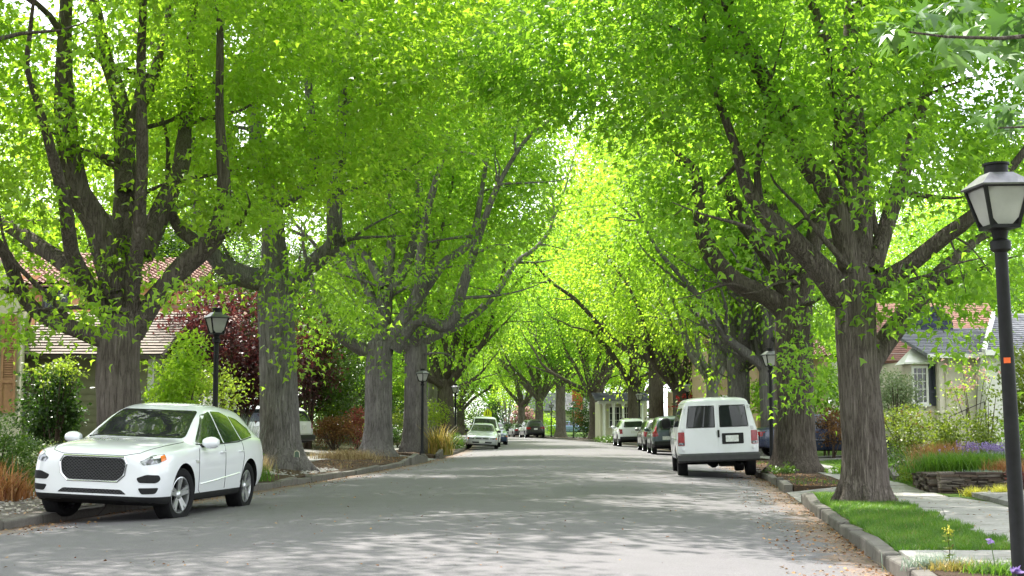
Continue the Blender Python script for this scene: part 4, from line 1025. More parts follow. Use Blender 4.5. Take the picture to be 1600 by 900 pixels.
    if spare:
        sp = bpy.data.objects.new('spare_wheel', None); link(sp, t); 
        m = MB(); Mx = Matrix.Translation((r - .10, -.20, hood - .06)) @ Matrix.Rotation(R(90), 4, 'Z')
        m.lathe([(.345, -.10), (.36, .0), (.345, .10), (.30, .13), (.001, .135)], 36, 0, Mx, 0, 'Y'); m.build('wheel_cover', PT_GREY, sp, True)
        m = MB(); m.lathe([(.33, -.11), (.362, -.09), (.366, 0), (.362, .03)], 36, 0, Mx, 0, 'Y'); m.build('tyre', RUBBER, sp, True)
    handles(t, bv, (f-2.18, f-3.0), hood-.12, paint)
    for x in (fa, ra):
        for s in (1, -1): wheel(x, s * (h - .125), wheel_r, .215, t, rim, s)
    return t

def make_sedan(label, paint, name='parked_sedan', Lr=4.35, Wd=1.69, H=1.38):
    t = thing(name, label, 'car'); h = Wd / 2; f, r = Lr / 2, -Lr / 2
    rows = [(f, h*.66, .30, h*.84, .48, h*.78, .58, h*.5, .64, .655), (f-.07, h*.84, .22, h*.94, .50, h*.90, .66, h*.62, .72, .735), (f-.5, h*.9, .20, h*.98, .54, h*.94, .78, h*.72, .83, .85), (f-1.0, h*.9, .20, h, .55, h*.95, .85, h*.76, .89, .915),
            (f-1.18, h*.9, .2, h, .55, h*.95, .87, h*.78, .94, .965), (f-1.85, h*.9, .2, h, .56, h*.95, .88, h*.66, H-.08, H-.045), (f-2.3, h*.9, .2, h, .56, h*.95, .89, h*.63, H-.045, H), (-.55, h*.9, .2, h, .57, h*.95, .90, h*.63, H-.055, H-.01),
            (-1.05, h*.9, .22, h, .58, h*.95, .91, h*.66, H-.16, H-.12), (r+.70, h*.9, .24, h*.99, .60, h*.94, .92, h*.74, .97, .99), (r+.15, h*.86, .28, h*.96, .60, h*.91, .90, h*.70, .945, .955), (r, h*.74, .34, h*.88, .58, h*.84, .80, h*.6, .85, .865)]
    fa, ra = f - .84, r + .90; wr_ = .30
    b, bv = loft_body('body', body_from(rows), [(fa, wr_, .355), (ra, wr_, .355)], paint, t, .24)
    patch('windscreen', bv, [(-h*.75, .95), (h*.75, .95), (h*.60, H-.10), (-h*.60, H-.10)], 'front', GLASS_CLEAR, t, .009, .05)
    patch('rear_window', bv, [(-h*.72, 1.0), (h*.72, 1.0), (h*.58, H-.12), (-h*.58, H-.12)], 'rear', GLASS, t, .005, .05)
    for s, v in ((1, 'left'), (-1, 'right')):
        patch('side_window', bv, [(f-1.3, .93), (f-1.84, H-.13), (f-2.24, H-.10), (f-2.24, .93)], v, GLASS, t, .004, .03)
        patch('side_window', bv, [(f-2.31, .93), (f-2.31, H-.10), (f-2.85, H-.13), (f-3.25, .95)], v, GLASS, t, .004, .03)
        hl = patch('headlight', bv, [(s*.36, .60), (s*.38, .525), (s*h*.90, .535), (s*h*.94, .62), (s*.62, .645)], 22 * s, LAMP_CLEAR, t, .008, .02, xr=f-.12)
        patch('indicator', bv, [(s*h*.78, .54), (s*h*.90, .545), (s*h*.93, .612), (s*h*.80, .618)], 22 * s, LAMP_AMBER, hl, .013, .01, xr=f-.12)
        patch('tail_light', bv, [(s*h*.45, .70), (s*h*.9, .68), (s*h*.92, .84), (s*h*.48, .84)], 'rear', LAMP_RED, t, .006, .02)
        seam('door_gap', bv, [[(f-1.2, .87), (f-1.22, .4), (f-1.15, .28)], [(f-2.28, .89), (f-2.28, .28)], [(f-3.2, .9), (f-3.05, .5)]], v, t)
        mirror_part(t, f-1.42, s * h * .90, .955, s, PLASTIC, .07, .10, .065)
        seam('rub_strip', bv, [[(f-.5, .52), (0, .53), (r+.5, .55)]], v, t, PLASTIC, .03, .002)
    patch('grille', bv, [(-.34, .60), (-.33, .545), (-.03, .545), (-.03, .60)], 'front', GRILLE, t, .005, .012)
    patch('grille', bv, [(.03, .60), (.03, .545), (.33, .545), (.34, .60)], 'front', GRILLE, t, .005, .012)
    patch('lower_intake', bv, [(-.52, .41), (-.48, .33), (.48, .33), (.52, .41)], 'front', GRILLE, t, .005, .02)
    patch('number_plate', bv, [(-.155, .345), (.155, .345), (.155, .475), (-.155, .475)], 'front', PLATE, t, .02, 0)
    handles(t, bv, (f-2.14, f-2.95), .80, paint)
    for x in (fa, ra):
        for s in (1, -1): wheel(x, s * (h - .11), wr_, .185, t, STEELW, s, 0, 7)
    return t

def make_van(label, paint):
    t = thing('parked_van', label, 'van'); h = 1.0; f, r = 2.75, -2.68; H = 1.99
    def sec(wb, zb, wm, zm, ws, zs, wr, zr, zt):
        return [(0, zb), (wb*.6, zb), (wb, zb), (wm - .01, zb + .10), (wm, zm), (wm, (zm + zs) / 2), (ws, zs), (ws - .012, zs + .02), (wr, zr - .03), (wr - .07, zr + (zt - zr) * .55), (wr*.5, zt - .005), (0, zt)]
    rows = [(f, .68, .48, .86, .70, .82, .92, .6, 1.02, 1.04), (f-.12, .88, .40, .97, .72, .94, .98, .72, 1.10, 1.13), (f-.75, .94, .38, .995, .76, .97, 1.10, .80, 1.20, 1.24), (f-1.0, .94, .38, 1.0, .76, .97, 1.14, .82, 1.27, 1.31), (f-1.62, .94, .38, 1.0, .76, .965, 1.18, .80, 1.84, 1.91),
            (f-2.2, .94, .40, 1.0, .78, .965, 1.20, .79, 1.90, 1.985), (0, .94, .40, 1.0, .78, .965, 1.2, .79, 1.905, 1.99), (-1.2, .94, .40, 1.0, .78, .965, 1.2, .79, 1.90, 1.985), (r+.30, .93, .42, .995, .78, .96, 1.2, .785, 1.885, 1.965), (r+.06, .92, .44, .985, .78, .95, 1.2, .775, 1.86, 1.93), (r+.0, .90, .46, .97, .78, .935, 1.19, .765, 1.80, 1.87)]
    body = [(q[0], sec(*q[1:])) for q in rows]
    b, bv = loft_body('body', body, [(f-.86, .37, .44), (r+1.12, .37, .44)], paint, t, 0, 2)
    patch('windscreen', bv, [(-.76, 1.30), (.76, 1.30), (.68, 1.80), (-.68, 1.80)], 'front', GLASS_CLEAR, t, .009, .06)
    # twin rear doors: each door panel with its window, hinges
    for s in (1, -1):
        dr = patch('rear_door', bv, [(s*.012, .60), (s*.82, .60), (s*.81, 1.15), (s*.735, 1.80), (s*.012, 1.80)], 'rear', paint, t, .010, .035, 4)
        wn = patch('door_window', bv, [(s*.075, 1.24), (s*.735, 1.24), (s*.665, 1.735), (s*.075, 1.735)], 'rear', GLASS, dr, .014, .02, 4)
        seam('window_seal', bv, [[(s*.065, 1.23), (s*.745, 1.23), (s*.673, 1.745), (s*.065, 1.745), (s*.065, 1.23)]], 'rear', dr, PLASTIC, .022, .010)
        for z in (.72, 1.20, 1.72):
            hg = MB(); yy = .845 if z < 1.5 else .775
            hg.box(r - .022, r + .03, s*yy - .03, s*yy + .03, z - .035, z + .035); hg.build('hinge', paint, dr, False, .008)
        tl = patch('tail_light', bv, [(s*.80, .80), (s*.965, .80), (s*.955, 1.13), (s*.80, 1.13)], 'rear', LAMP_RED, t, .014, .02)
        patch('reversing_lamp', bv, [(s*.81, .815), (s*.955, .815), (s*.955, .875), (s*.81, .875)], 'rear', LAMP_CLEAR, tl, .018, .01)
        v = 'left' if s > 0 else 'right'
        patch('side_window', bv, [(f-1.12, 1.26), (f-1.55, 1.72), (f-2.05, 1.74), (f-2.05, 1.24)], v, GLASS, t, .005, .05)
        for a_, c_ in ((.25, -.65), (-.78, -1.62), (-1.72, -2.42)):
            patch('side_window', bv, [(a_, 1.26), (a_, 1.72), (c_, 1.72), (c_, 1.26)], v, GLASS, t, .005, .06)
        seam('door_gap', bv, [[(f-1.0, 1.2), (f-1.05, .5)], [(f-2.15, 1.8), (f-2.15, .48)], [(-.72, 1.8), (-.72, .5)]], v, t)
        seam('body_crease', bv, [[(f-.9, .98), (r+.1, .98)]], v, t, paint, .03, .0)
        mirror_part(t, f-1.2, s*.99, 1.36, s, PLASTIC, .08, .13, .15)
        patch('headlight', bv, [(s*.5, .98), (s*.5, .80), (s*.84, .80), (s*.84, .98)], 'front', LAMP_CLEAR, t, .008, .02)
        md = MB(); md.tube([(r + .02, s * .80, 1.50), (r - .03, s * .80, 1.50)], [.018, .018], 8)
    patch('grille', bv, [(-.46, .98), (-.46, .78), (.46, .78), (.46, .98)], 'front', GRILLE, t, .006, .02)
    pl = patch('plate_recess', bv, [(-.62, .815), (-.10, .815), (-.10, 1.075), (-.62, 1.075)], 'rear', PLASTIC, t, .020, .02)
    patch('number_plate', bv, [(-.50, .865), (-.19, .865), (-.19, 1.02), (-.50, 1.02)], 'rear', PLATE, pl, .026, .012)
    hd = MB(); hd.box(r - .05, r - .012, -.045, .0, .98, 1.16); hd.build('door_handle', PLASTIC, t, False, .01)
    # step bumper, hanging exhaust and spare under the floor
    bp = MB(); bp.prism([(r-.10, .40), (r-.13, .44), (r-.13, .57), (r-.04, .605), (r+.20, .605), (r+.20, .38)], -.985, .985, 'Y'); bp.build('rear_bumper', simple('dull_bumper', (.045, .045, .047), .5, .35), t, False, .02)
    un = MB(); un.tube([(r+.5, .1, .36), (r+1.6, .1, .38)], [.13, .13], 10); un.tube([(r-.02, -.55, .33), (r+1.2, -.5, .36)], [.03, .03], 8); un.box(r+.2, r+.9, -.42, -.05, .27, .40); un.tube([(r+1.12, -.8, .37), (r+1.12, .8, .37)], [.06, .06], 8)
    un.lathe([(.001, .25), (.10, .24), (.15, .30), (.15, .42)], 14, 0, Matrix.Translation((r + 1.12, 0, .07))); un.build('axle_and_exhaust', UNDER, t)
    for v in ('left', 'right'): seam('rain_gutter', bv, [[(r+.12, 1.83), (0, 1.85), (f-1.75, 1.83)]], v, t, paint, .022, .004)
    for x in (f-.86, r+1.12):
        for s in (1, -1): wheel(x, s*.84, .37, .245, t, STEELW, s, 0, 8)
    return t

suv = make_suv('clean white SUV with a big black mesh grille, parked nearest on the left kerb', PT_WHITE); place(suv, -4.5, 21.35, False)
van = make_van('white cargo van seen from behind, two dark rear windows and black bumper', PT_VAN); place(van, 4.15, 37.4, True, yaw=.02)
crv = make_boxy('dark blue-grey compact SUV with a spare wheel on its tailgate', 'parked_suv', PT_TEAL, Lr=4.5, tall_lamps=True, spare=True, hood=1.0, dark=.52, H=1.66); place(crv, 4.15, 62, True)
wag = make_boxy('grey wagon with red tail lights parked ahead of the spare-wheel SUV', 'parked_wagon', PT_GREY, Lr=4.7, H=1.60, hood=.98, roofbars=True, rakeback=.1); place(wag, 4.25, 69.5, True)
jeep = make_boxy('white boxy off-roader with dark rear glass, furthest of the right-hand row', 'parked_suv', PT_WHITE, Lr=4.3, H=1.66, hood=1.06, low_lamps=True, roofbars=True, dark=.50, wheel_r=.36); place(jeep, 4.15, 83.5, True)
bsuv = make_boxy('black SUV with glowing-red wide tail lights by the far right trunk', 'parked_suv', PT_BLACK, Lr=4.75, Wd=1.88, H=1.78, hood=1.08, dark=.3); place(bsuv, 4.2, 137, True)
dsed = make_sedan('dark grey sedan parked ahead of the far black SUV', PT_DGREY); place(dsed, 4.3, 144.5, True)
sed = make_sedan('silver sedan facing the camera on the left kerb beyond the phormium', PT_SILVER); place(sed, -4.45, 76, False)
wvan = make_boxy('tall white minivan hidden mostly behind the silver sedan', 'parked_minivan', PT_WHITE, Lr=4.8, Wd=1.86, H=1.76, hood=1.02, roofbars=False, dark=.3); place(wvan, -4.4, 82.5, False)
blu = make_sedan('dark blue car behind the silver sedan, only its flank showing', PT_BLUE, 'parked_sedan', 4.5, 1.75, 1.44); place(blu, -3.75, 90, False)
hat = make_boxy('white wagon with tall red tail lamps standing in the left driveway', 'parked_suv', PT_WHITE, Lr=4.5, tall_lamps=True, hood=1.02, dark=.42, H=1.66)
hat.location = (-9.65, 52.2, .24); hat.rotation_euler = (0, 0, R(164))
dbl = make_sedan('dark blue sedan in the right-hand driveway beyond the lamp post', PT_NAVY, 'parked_sedan', 4.6, 1.78, 1.45); dbl.location = (10.3, 48.2, .14); dbl.rotation_euler = (0, 0, R(8))
far_s = make_sedan('dark sedan crossing the view beyond the bend by the thin trunk', PT_NAVY, 'parked_sedan', 4.6, 1.78, 1.45); far_s.location = (-.9, 168, .1); far_s.rotation_euler = (0, 0, R(160))
far_b = make_sedan('pale blue car half hidden behind the far right lamp', mat_paint('pale_blue_paint', (.18, .26, .45), .2), 'parked_sedan', 4.6, 1.78, 1.45); far_b.location = (6.2, 160, .15); far_b.rotation_euler = (0, 0, R(10))
for o in (suv, van, crv, wag, jeep, bsuv, dsed, sed, wvan, blu): o['group'] = 'cars parked along the kerbs'
# ------------------------------------------------------------------ houses
def mat_stucco(name, col, var=.10):
    m, t, out = new_mat(name); v = worldco(t)
    a = noise_tex(t, v, .7, 5, .6); b = noise_tex(t, v, 9, 4, .6); f = noise_tex(t, v, 60, 3, .7)
    k = lambda q: tuple(min(1, c * q) for c in col)
    c = ramp(t, a, [(.3, k(1 - var)), (.7, k(1 + var))]); c = mixc(t, .25, c, ramp(t, b, [(.3, k(.8)), (.7, k(1.1))]))
    st = noise_tex(t, worldco(t, (3, 3, .35)), 2, 4, .6)     # rain streaks
    c = mixc(t, ramp(t, st, [(.55, (0, 0, 0)), (.8, (.25, .25, .25))]), c, k(.6))
    principled(t, out, c, .9, .15, 0, bump(t, f, .35, .01)); return m
def mat_shingle(name, c1, c2, c3, bw=.28, bh=.16):
    m, t, out = new_mat(name); c = N(t, 'ShaderNodeTexCoord')
    br = N(t, 'ShaderNodeTexBrick', offset=.5, ins={'Scale': 1.0, 'Mortar Size': .006, 'Brick Width': bw, 'Row Height': bh, 'Bias': 0.0, 'Color1': (*c1, 1), 'Color2': (*c2, 1), 'Mortar': (*[x * .35 for x in c1], 1)})
    L(t, c.outputs['Object'], br.inputs['Vector'])
    n = noise_tex(t, objco(t), 1.1, 5, .65); f = noise_tex(t, objco(t), 22, 4, .7)
    col = mixc(t, .35, br.outputs['Color'], ramp(t, n, [(.3, c1), (.55, c2), (.75, c3)])); col = mixc(t, .3, col, ramp(t, f, [(.3, c1), (.7, c3)]))
    principled(t, out, col, .9, .15, 0, bump(t, mixc(t, .4, br.outputs['Fac'], f), .5, .02)); return m
def mat_tile():
    m, t, out = new_mat('clay_tile'); v = objco(t)
    vo = N(t, 'ShaderNodeTexVoronoi', ins={'Scale': 3.2}); L(t, v, vo.inputs['Vector'])
    n = noise_tex(t, v, 1.3, 5, .65)
    c = ramp(t, vo.outputs['Color'], [(.1, (.19, .095, .078)), (.5, (.30, .165, .135)), (.9, (.42, .29, .25))])
    c = mixc(t, .4, c, ramp(t, n, [(.3, (.17, .09, .078)), (.7, (.41, .28, .24))]))
    principled(t, out, c, .85, .2); return m
ST_CREAM = mat_stucco('cream_stucco', (.56, .53, .40)); ST_OFFWHITE = mat_stucco('off_white_stucco', (.66, .60, .50), .06); ST_PEACH = mat_stucco('peach_stucco', (.58, .30, .17)); ST_TAN = mat_stucco('tan_stucco', (.46, .34, .22))
ST_WHITE = mat_stucco('white_stucco', (.70, .68, .63)); ST_OLIVE = simple('olive_siding', (.235, .235, .155), .7, .2, 0, .12, 3)
TRIM_WHITE = simple('white_trim', (.72, .71, .68), .5, .3, 0, .08, 6); SHUTTER = simple('brown_shutter', (.36, .20, .11), .6, .2, 0, .15, 8); SHUTTER_DK = simple('dark_shutter', (.045, .05, .07), .5, .3, 0, .2, 8)
NAVY_SIDING = simple('navy_siding', (.035, .042, .075), .6, .3, 0, .2, 6); PANE = mat_glass('window_pane', (.018, .022, .026)); GUTTER = simple('dark_gutter', (.06, .05, .045), .5, .3); IRON = simple('black_iron', (.012, .012, .013), .5, .4, 0, .3, 18)
SH_GREY = mat_shingle('grey_shingle', (.13, .135, .155), (.20, .205, .23), (.30, .30, .32)); SH_RED = mat_shingle('red_brown_shingle', (.20, .10, .08), (.30, .165, .13), (.38, .24, .20), .3, .18); SH_SHAKE = mat_shingle('weathered_shake', (.19, .155, .135), (.30, .255, .225), (.42, .38, .35), .22, .26)
CLAY = mat_tile()

def roof_plane(name, p0, p1, p2, kind, mat, parent, thick=.09):
    """a sloping roof sheet: p0->p1 along the eave, p0->p2 up the slope; real courses, or barrel tiles"""
    p0, p1, p2 = Vector(p0), Vector(p1), Vector(p2)
    X = (p1 - p0); lx = X.length; X.normalize(); Y = (p2 - p0); Y = Y - X * Y.dot(X); ly = Y.length; Y.normalize(); Z = X.cross(Y)
    if Z.z < 0: Z = -Z; 
    M_ = Matrix((X, Y, X.cross(Y))).transposed().to_4x4(); M_.translation = p0; sgn = 1 if X.cross(Y).z > 0 else -1
    sk = (p2 - p0).dot(X)
    co, fs = [], []
    if kind == 'tile':
        course, pitch = .36, .24; ncx = max(2, int(lx / pitch)); ncy = max(2, int(ly / course)); sub = 6; nx = ncx * sub + 1
        for r_ in range(ncy):
            for e in (0, 1):
                for i in range(nx):
                    ph = (i % sub) / sub; hgt = .075 * abs(math.sin(math.pi * ph)) ** .8 if True else 0
                    jit = .012 * noise.noise(Vector((i // sub * 1.7, r_ * 2.3, p0.x)))
                    y = ly * (r_ + e) / ncy + (.02 * noise.noise(Vector((i // sub, r_, 5))) if e == 0 else .03)
                    co.append((lx * i / (nx - 1) + sk * y / ly, y, sgn * (hgt + jit + (.055 if e == 0 else .0))))
            b = r_ * 2 * nx
            for i in range(nx - 1): fs.append((b + i, b + i + 1, b + nx + i + 1, b + nx + i))
            if r_ > 0:
                a = b - nx
                for i in range(nx - 1): fs.append((a + i, a + i + 1, b + i + 1, b + i))
    else:
        course = .17 if kind == 'shingle' else .26; ncy = max(2, int(ly / course)); nx = max(2, int(lx / .28)) + 1; rg = random.Random(int(lx * 100))
        st = .018 if kind == 'shingle' else .035
        for r_ in range(ncy):
            for e in (0, 1):
                for i in range(nx):
                    y = ly * (r_ + e) / ncy
                    co.append((lx * i / (nx - 1) + sk * y / ly, y - (rg.uniform(0, .02) if e == 0 else -.01), sgn * ((st + rg.uniform(-.006, .006)) if e == 0 else 0)))
            b = r_ * 2 * nx
            for i in range(nx - 1): fs.append((b + i, b + i + 1, b + nx + i + 1, b + nx + i))
            if r_ > 0:
                a = b - nx
                for i in range(nx - 1): fs.append((a + i, a + i + 1, b + i + 1, b + i))
    # underside
    b = len(co); co += [(0, 0, -sgn * thick), (lx, 0, -sgn * thick), (lx + sk, ly, -sgn * thick), (sk, ly, -sgn * thick)]; fs.append((b, b + 1, b + 2, b + 3))
    co += [(0, 0, 0), (lx, 0, 0), (lx + sk, ly, 0), (sk, ly, 0)]
    for k in range(4): fs.append((b + k, b + (k + 1) % 4, b + 4 + (k + 1) % 4, b + 4 + k))
    me = bpy.data.meshes.new(name); me.from_pydata(co, [], fs); me.materials.append(mat)
    if kind == 'tile': me.polygons.foreach_set('use_smooth', [True] * len(fs)); set_sharp(me, 50)
    o = link(bpy.data.objects.new(name, me)); o.matrix_world = M_
    if parent is not None:
        o.parent = parent; o.matrix_parent_inverse = Matrix.Identity(4); o.matrix_local = Matrix.Translation(-parent.location) @ M_
    return o
def house(name, label, x, y, z=0, cat='house'): return thing(name, label, cat, (x, y, z), (0, 0, 0), 'houses along the street')
def window(parent, x, y, z0, z1, wd, face='-y', nx=2, nz=4, frame=None, depth=.09, shut=None):
    """a framed window standing proud of the wall at y (its wall faces the camera) or at x (its wall faces the street)"""
    f = MB(); fr = frame or TRIM_WHITE; b = .07
    def bx(a0, a1, n0, n1, c0, c1, m):
        if face == '-y': m.box(x + a0, x + a1, y - n1, y - n0, c0, c1)
        elif face == '+x': m.box(x + n0, x + n1, y + a0, y + a1, c0, c1)
        else: m.box(x - n1, x - n0, y + a0, y + a1, c0, c1)
    h = wd / 2
    bx(-h, -h + b, -.02, depth, z0, z1, f); bx(h - b, h, -.02, depth, z0, z1, f); bx(-h + b, h - b, -.02, depth, z1 - b, z1, f); bx(-h + b, h - b, -.02, depth, z0, z0 + b, f)
    for i in range(1, nx): q = -h + wd * i / nx; bx(q - .014, q + .014, .01, depth * .7, z0 + b, z1 - b, f)
    for i in range(1, nz): q = z0 + (z1 - z0) * i / nz; bx(-h + b, h - b, .012, depth * .66, q - .012, q + .012, f)
    wo_ = f.build('window', fr, parent)
    p = MB(); bx(-h + b * .9, h - b * .9, .002, depth * .35, z0 + b * .9, z1 - b * .9, p); p.build('pane', PANE, wo_)
    s_ = MB(); bx(-h - .05, h + .05, -.02, depth + .06, z0 - .06, z0 - .002, s_); s_.build('sill', fr, wo_)
    return wo_
def shutter(parent, x, y, z0, z1, wd, mat):
    m = MB(); m.box(x, x + .06, y - .06, y, z0, z1); m.box(x + wd - .06, x + wd, y - .06, y, z0, z1); m.box(x + .06, x + wd - .06, y - .055, y, z0, z0 + .09); m.box(x + .06, x + wd - .06, y - .055, y, z1 - .09, z1)
    zm = z0 + (z1 - z0) * .32; m.box(x + .06, x + wd - .06, y - .055, y, zm - .045, zm + .045)
    m.box(x + .06, x + wd - .06, y - .03, y, z0 + .09, zm - .045)
    z = zm + .06
    while z < z1 - .10:
        m.add([(x + .06, y - .01, z + .05), (x + wd - .06, y - .01, z + .05), (x + wd - .06, y - .05, z), (x + .06, y - .05, z)], ((0, 1, 2, 3),))
        m.box(x + .06, x + wd - .06, y - .052, y - .045, z - .008, z + .004); z += .055
    m.box(x + .06, x + wd - .06, y - .008, y, zm, z1 - .09)
    return m.build('shutter', mat, parent)

# 1: cream stucco house at the far left, its gable end and brown louvred shutter
x0 = P(37, 600, 33).x
h1 = house('stucco_house', 'cream stucco house at the left edge with a brown louvred shutter', x0, 33.0, 0); h1.rotation_euler = (0, 0, R(19.5))
zr = P(0, 415, 33).z; ze = P(37, 484, 33).z
w1 = MB(); w1.prism([(0, -.2), (0, ze), (-.20, ze + .35), (-.58, zr + .1), (-3.0, zr + 1.9), (-8, ze), (-8, -.2)], 0, 9)
w1.build('wall', ST_CREAM, h1)
roof_plane('roof', (x0 + .12, 33.25, ze + .02), (x0 + .12, 42.2, ze + .02), (x0 - 3.0, 33.25, zr + 2.05), 'tile', CLAY, h1)
zc0, zc1 = P(10, 645, 33).z, P(10, 492, 33).z
shutter(h1, -.52, -.002, zc0, zc1, .34, SHUTTER)
window(h1, -.92, 0, zc0 + .05, zc1 - .05, .70, '-y', 2, 3)
dp = MB(); dp.tube([(-.06, -.07, .2), (-.06, -.07, ze - .5), (.0, -.07, ze - .15), (.10, -.07, ze + .05)], [.04]*4, 8); dp.build('downpipe', ST_CREAM, h1, True)

# 2: low garage wing with olive lap siding and a weathered shake roof
h2 = house('garage', 'low garage with olive lap siding and a weathered brown shake roof', -12, 39, 0, 'garage'); ox, oy = h2.location.x, h2.location.y
xa, xb = P(28, 600, 39).x - ox, P(238, 600, 39).x - ox; ze2 = P(140, 557, 39).z
sd = MB(); z = .15
while z < ze2:
    sd.add([(xa, -.03, z), (xb, -.03, z), (xb, -.004, z + .19), (xa, -.004, z + .19)], ((0, 1, 2, 3),)); sd.add([(xa, -.004, z + .19), (xb, -.004, z + .19), (xb, -.03, z + .19), (xa, -.03, z + .19)], ((0, 1, 2, 3),)); z += .19
sd.box(xa, xb, 0, 6.5, -.2, ze2)
sd.build('wall', ST_OLIVE, h2)
tr = MB(); tr.box(xb - .12, xb + .02, -.05, .08, -.2, ze2); tr.build('corner_board', TRIM_WHITE, h2)
zrg = P(140, 488, 42.5).z
roof_plane('roof', (xa + ox - .35, 38.55, ze2 + .03), (xb + ox + .35, 38.55, ze2 + .03), (xa + ox - .35, 42.5, zrg), 'shake', SH_SHAKE, h2)
roof_plane('roof', (xa + ox - .35, 46.4, ze2 + .03), (xb + ox + .35, 46.4, ze2 + .03), (xa + ox - .35, 42.5, zrg), 'shake', SH_SHAKE, h2)
gt = MB(); gt.box(xa - .38, xb + .38, -.56, -.46, ze2 - .09, ze2 + .02); gt.build('gutter', GUTTER, h2)
ga = MB(); ga.prism([(.0, ze2), (3.5, zrg - .1), (6.5, ze2)], xb - .03, xb, 'X'); ga.build('gable', ST_OLIVE, h2)

# 3: two-storey peach house with clay tile roofs
h3 = house('tile_roofed_house', 'peach stucco house with red clay barrel-tile roofs and iron window grilles', -17, 56, 0); ox, oy = h3.location.x, h3.location.y
xa, xb = P(70, 480, 56).x - ox, P(300, 480, 56).x - ox; zt = P(110, 446, 56).z
wl = MB(); wl.box(xa, xb, 0, 9, -.2, zt); wl.build('wall', ST_PEACH, h3)
roof_plane('roof', (xa + ox - .4, 55.5, zt), (xb + ox + .3, 55.5, zt), (xa + ox - .4, 60.5, P(110, 405, 60.5).z), 'tile', CLAY, h3)
wl2 = MB(); wl2.box(xa - 3.4, xa - .02, 1.6, 9, -.2, P(50, 430, 57.6).z); wl2.build('wall', ST_PEACH, h3)
roof_plane('roof', (xa + ox - 3.9, 57.0, P(50, 446, 57).z), (xa + ox + .8, 57.0, P(50, 446, 57).z), (xa + ox - 3.9, 61.5, P(40, 408, 61.5).z + .3), 'tile', CLAY, h3)
for (pa, pb, w_) in ((97, 468, .62), (77, 475, .55)):
    xx = P(pa, pb, 56).x - ox; zc = P(pa, pb, 56).z
    wn = window(h3, xx, 0, zc - .75, zc + .75, w_, '-y', 2, 3, GUTTER, .06)
    gr = MB()
    for k in range(5): q = xx - w_ / 2 + w_ * k / 4; gr.tube([(q, -.16, zc - .8), (q, -.18, zc + .6), (q * .7 + xx * .3, -.12, zc + .95)], [.012]*3, 5)
    gr.box(xx - w_/2 - .02, xx + w_/2 + .02, -.19, -.165, zc - .5, zc - .47); gr.box(xx - w_/2 - .02, xx + w_/2 + .02, -.19, -.165, zc + .45, zc + .48); gr.build('iron_grille', IRON, wn)
# lower tiled wing towards the street
xc, xd = P(205, 520, 50).x - ox, P(330, 520, 50).x - ox; zl = P(250, 553, 50).z
wl3 = MB(); wl3.box(xc, xd, 50.5 - oy, 55.9 - oy, -.2, zl); wl3.build('wall', ST_WHITE, h3)
roof_plane('roof', (xc + ox - .3, 50.0, zl), (xd + ox + .4, 50.0, zl), (xc + ox - .3, 54.6, P(250, 490, 54.6).z), 'tile', CLAY, h3)
up = MB(); up.box(P(255, 480, 58).x - ox, P(345, 480, 58).x - ox, 58 - oy - 1.8, 63 - oy, 0, P(270, 476, 56.2).z); up.build('wall', ST_PEACH, h3)
roof_plane('roof', (P(248, 480, 56).x, 55.9, P(270, 478, 55.9).z), (P(352, 480, 56).x, 55.9, P(270, 478, 55.9).z), (P(248, 480, 56).x, 59.5, P(270, 452, 59.5).z), 'tile', CLAY, h3)
xx = P(272, 489, 56).x - ox; window(h3, xx, 56.2 - oy, P(272, 496, 56).z, P(272, 480, 56).z, .5, '-y', 2, 2, GUTTER, .05)

# 4: cream cottage on the right with grey shingles, bay window and navy gable; red-brown roof behind
h4 = house('cottage', 'cream stucco cottage with grey shingle roof, bay window and navy gable', 14, 45, 0); ox, oy = h4.location.x, h4.location.y
xa, xb = P(1468, 600, 45).x - ox, P(1700, 600, 45).x - ox; ze4 = P(1500, 556, 45).z
wl = MB(); wl.box(xa, xb, 0, 8, -.2, ze4); wl.build('wall', ST_OFFWHITE, h4)
roof_plane('roof', (xa + ox - .45, 44.55, ze4 + .02), (xb + ox, 44.55, ze4 + .02), (xa + ox - .45 - .6, 47.6, P(1480, 513, 47.6).z), 'shingle', SH_GREY, h4)
gt = MB(); gt.box(xa - .5, xb, -.58, -.46, ze4 - .09, ze4 + .03); gt.build('gutter', TRIM_WHITE, h4)
fb = MB(); fb.tube([(xa + .22, -.05, .3), (xa + .22, -.05, ze4 - .5), (xa + .30, -.2, ze4 - .2), (xa + .30, -.45, ze4 - .08)], [.045]*4, 8); fb.build('downpipe', ST_OFFWHITE, h4, True)
bx0, bx1 = P(1424, 600, 45.4).x - ox, P(1456, 600, 45.4).x - ox
bw = MB(); bw.box(bx0, xa - .005, .45, 5, -.2, P(1440, 566, 45.4).z); bw.build('wall', ST_OFFWHITE, h4)
wn = window(h4, (bx0 + bx1) / 2 - .05, .45, P(1440, 632, 45.4).z, P(1440, 572, 45.4).z, (bx1 - bx0) * .80, '-y', 3, 5)
shutter(h4, bx1 - .10, .45, P(1440, 634, 45.4).z, P(1440, 566, 45.4).z, .22, SHUTTER_DK)
cp = MB(); zz = P(1440, 566, 45.4).z; cp.add([(bx0 - .25, .2, zz), (xa - .02, .2, zz), (xa - .02, 1.4, zz + .55), (bx0 + .35, 1.4, zz + .55), (bx0 - .25, .2, zz - .06), (xa - .02, .2, zz - .06), (xa - .02, 1.4, zz - .06), (bx0 - .25, 1.4, zz - .06)], ((0, 1, 2, 3), (4, 5, 1, 0), (4, 0, 3, 7), (5, 6, 2, 1), (7, 6, 5, 4), (3, 2, 6, 7))); cp.build('bay_roof', TRIM_WHITE, h4)
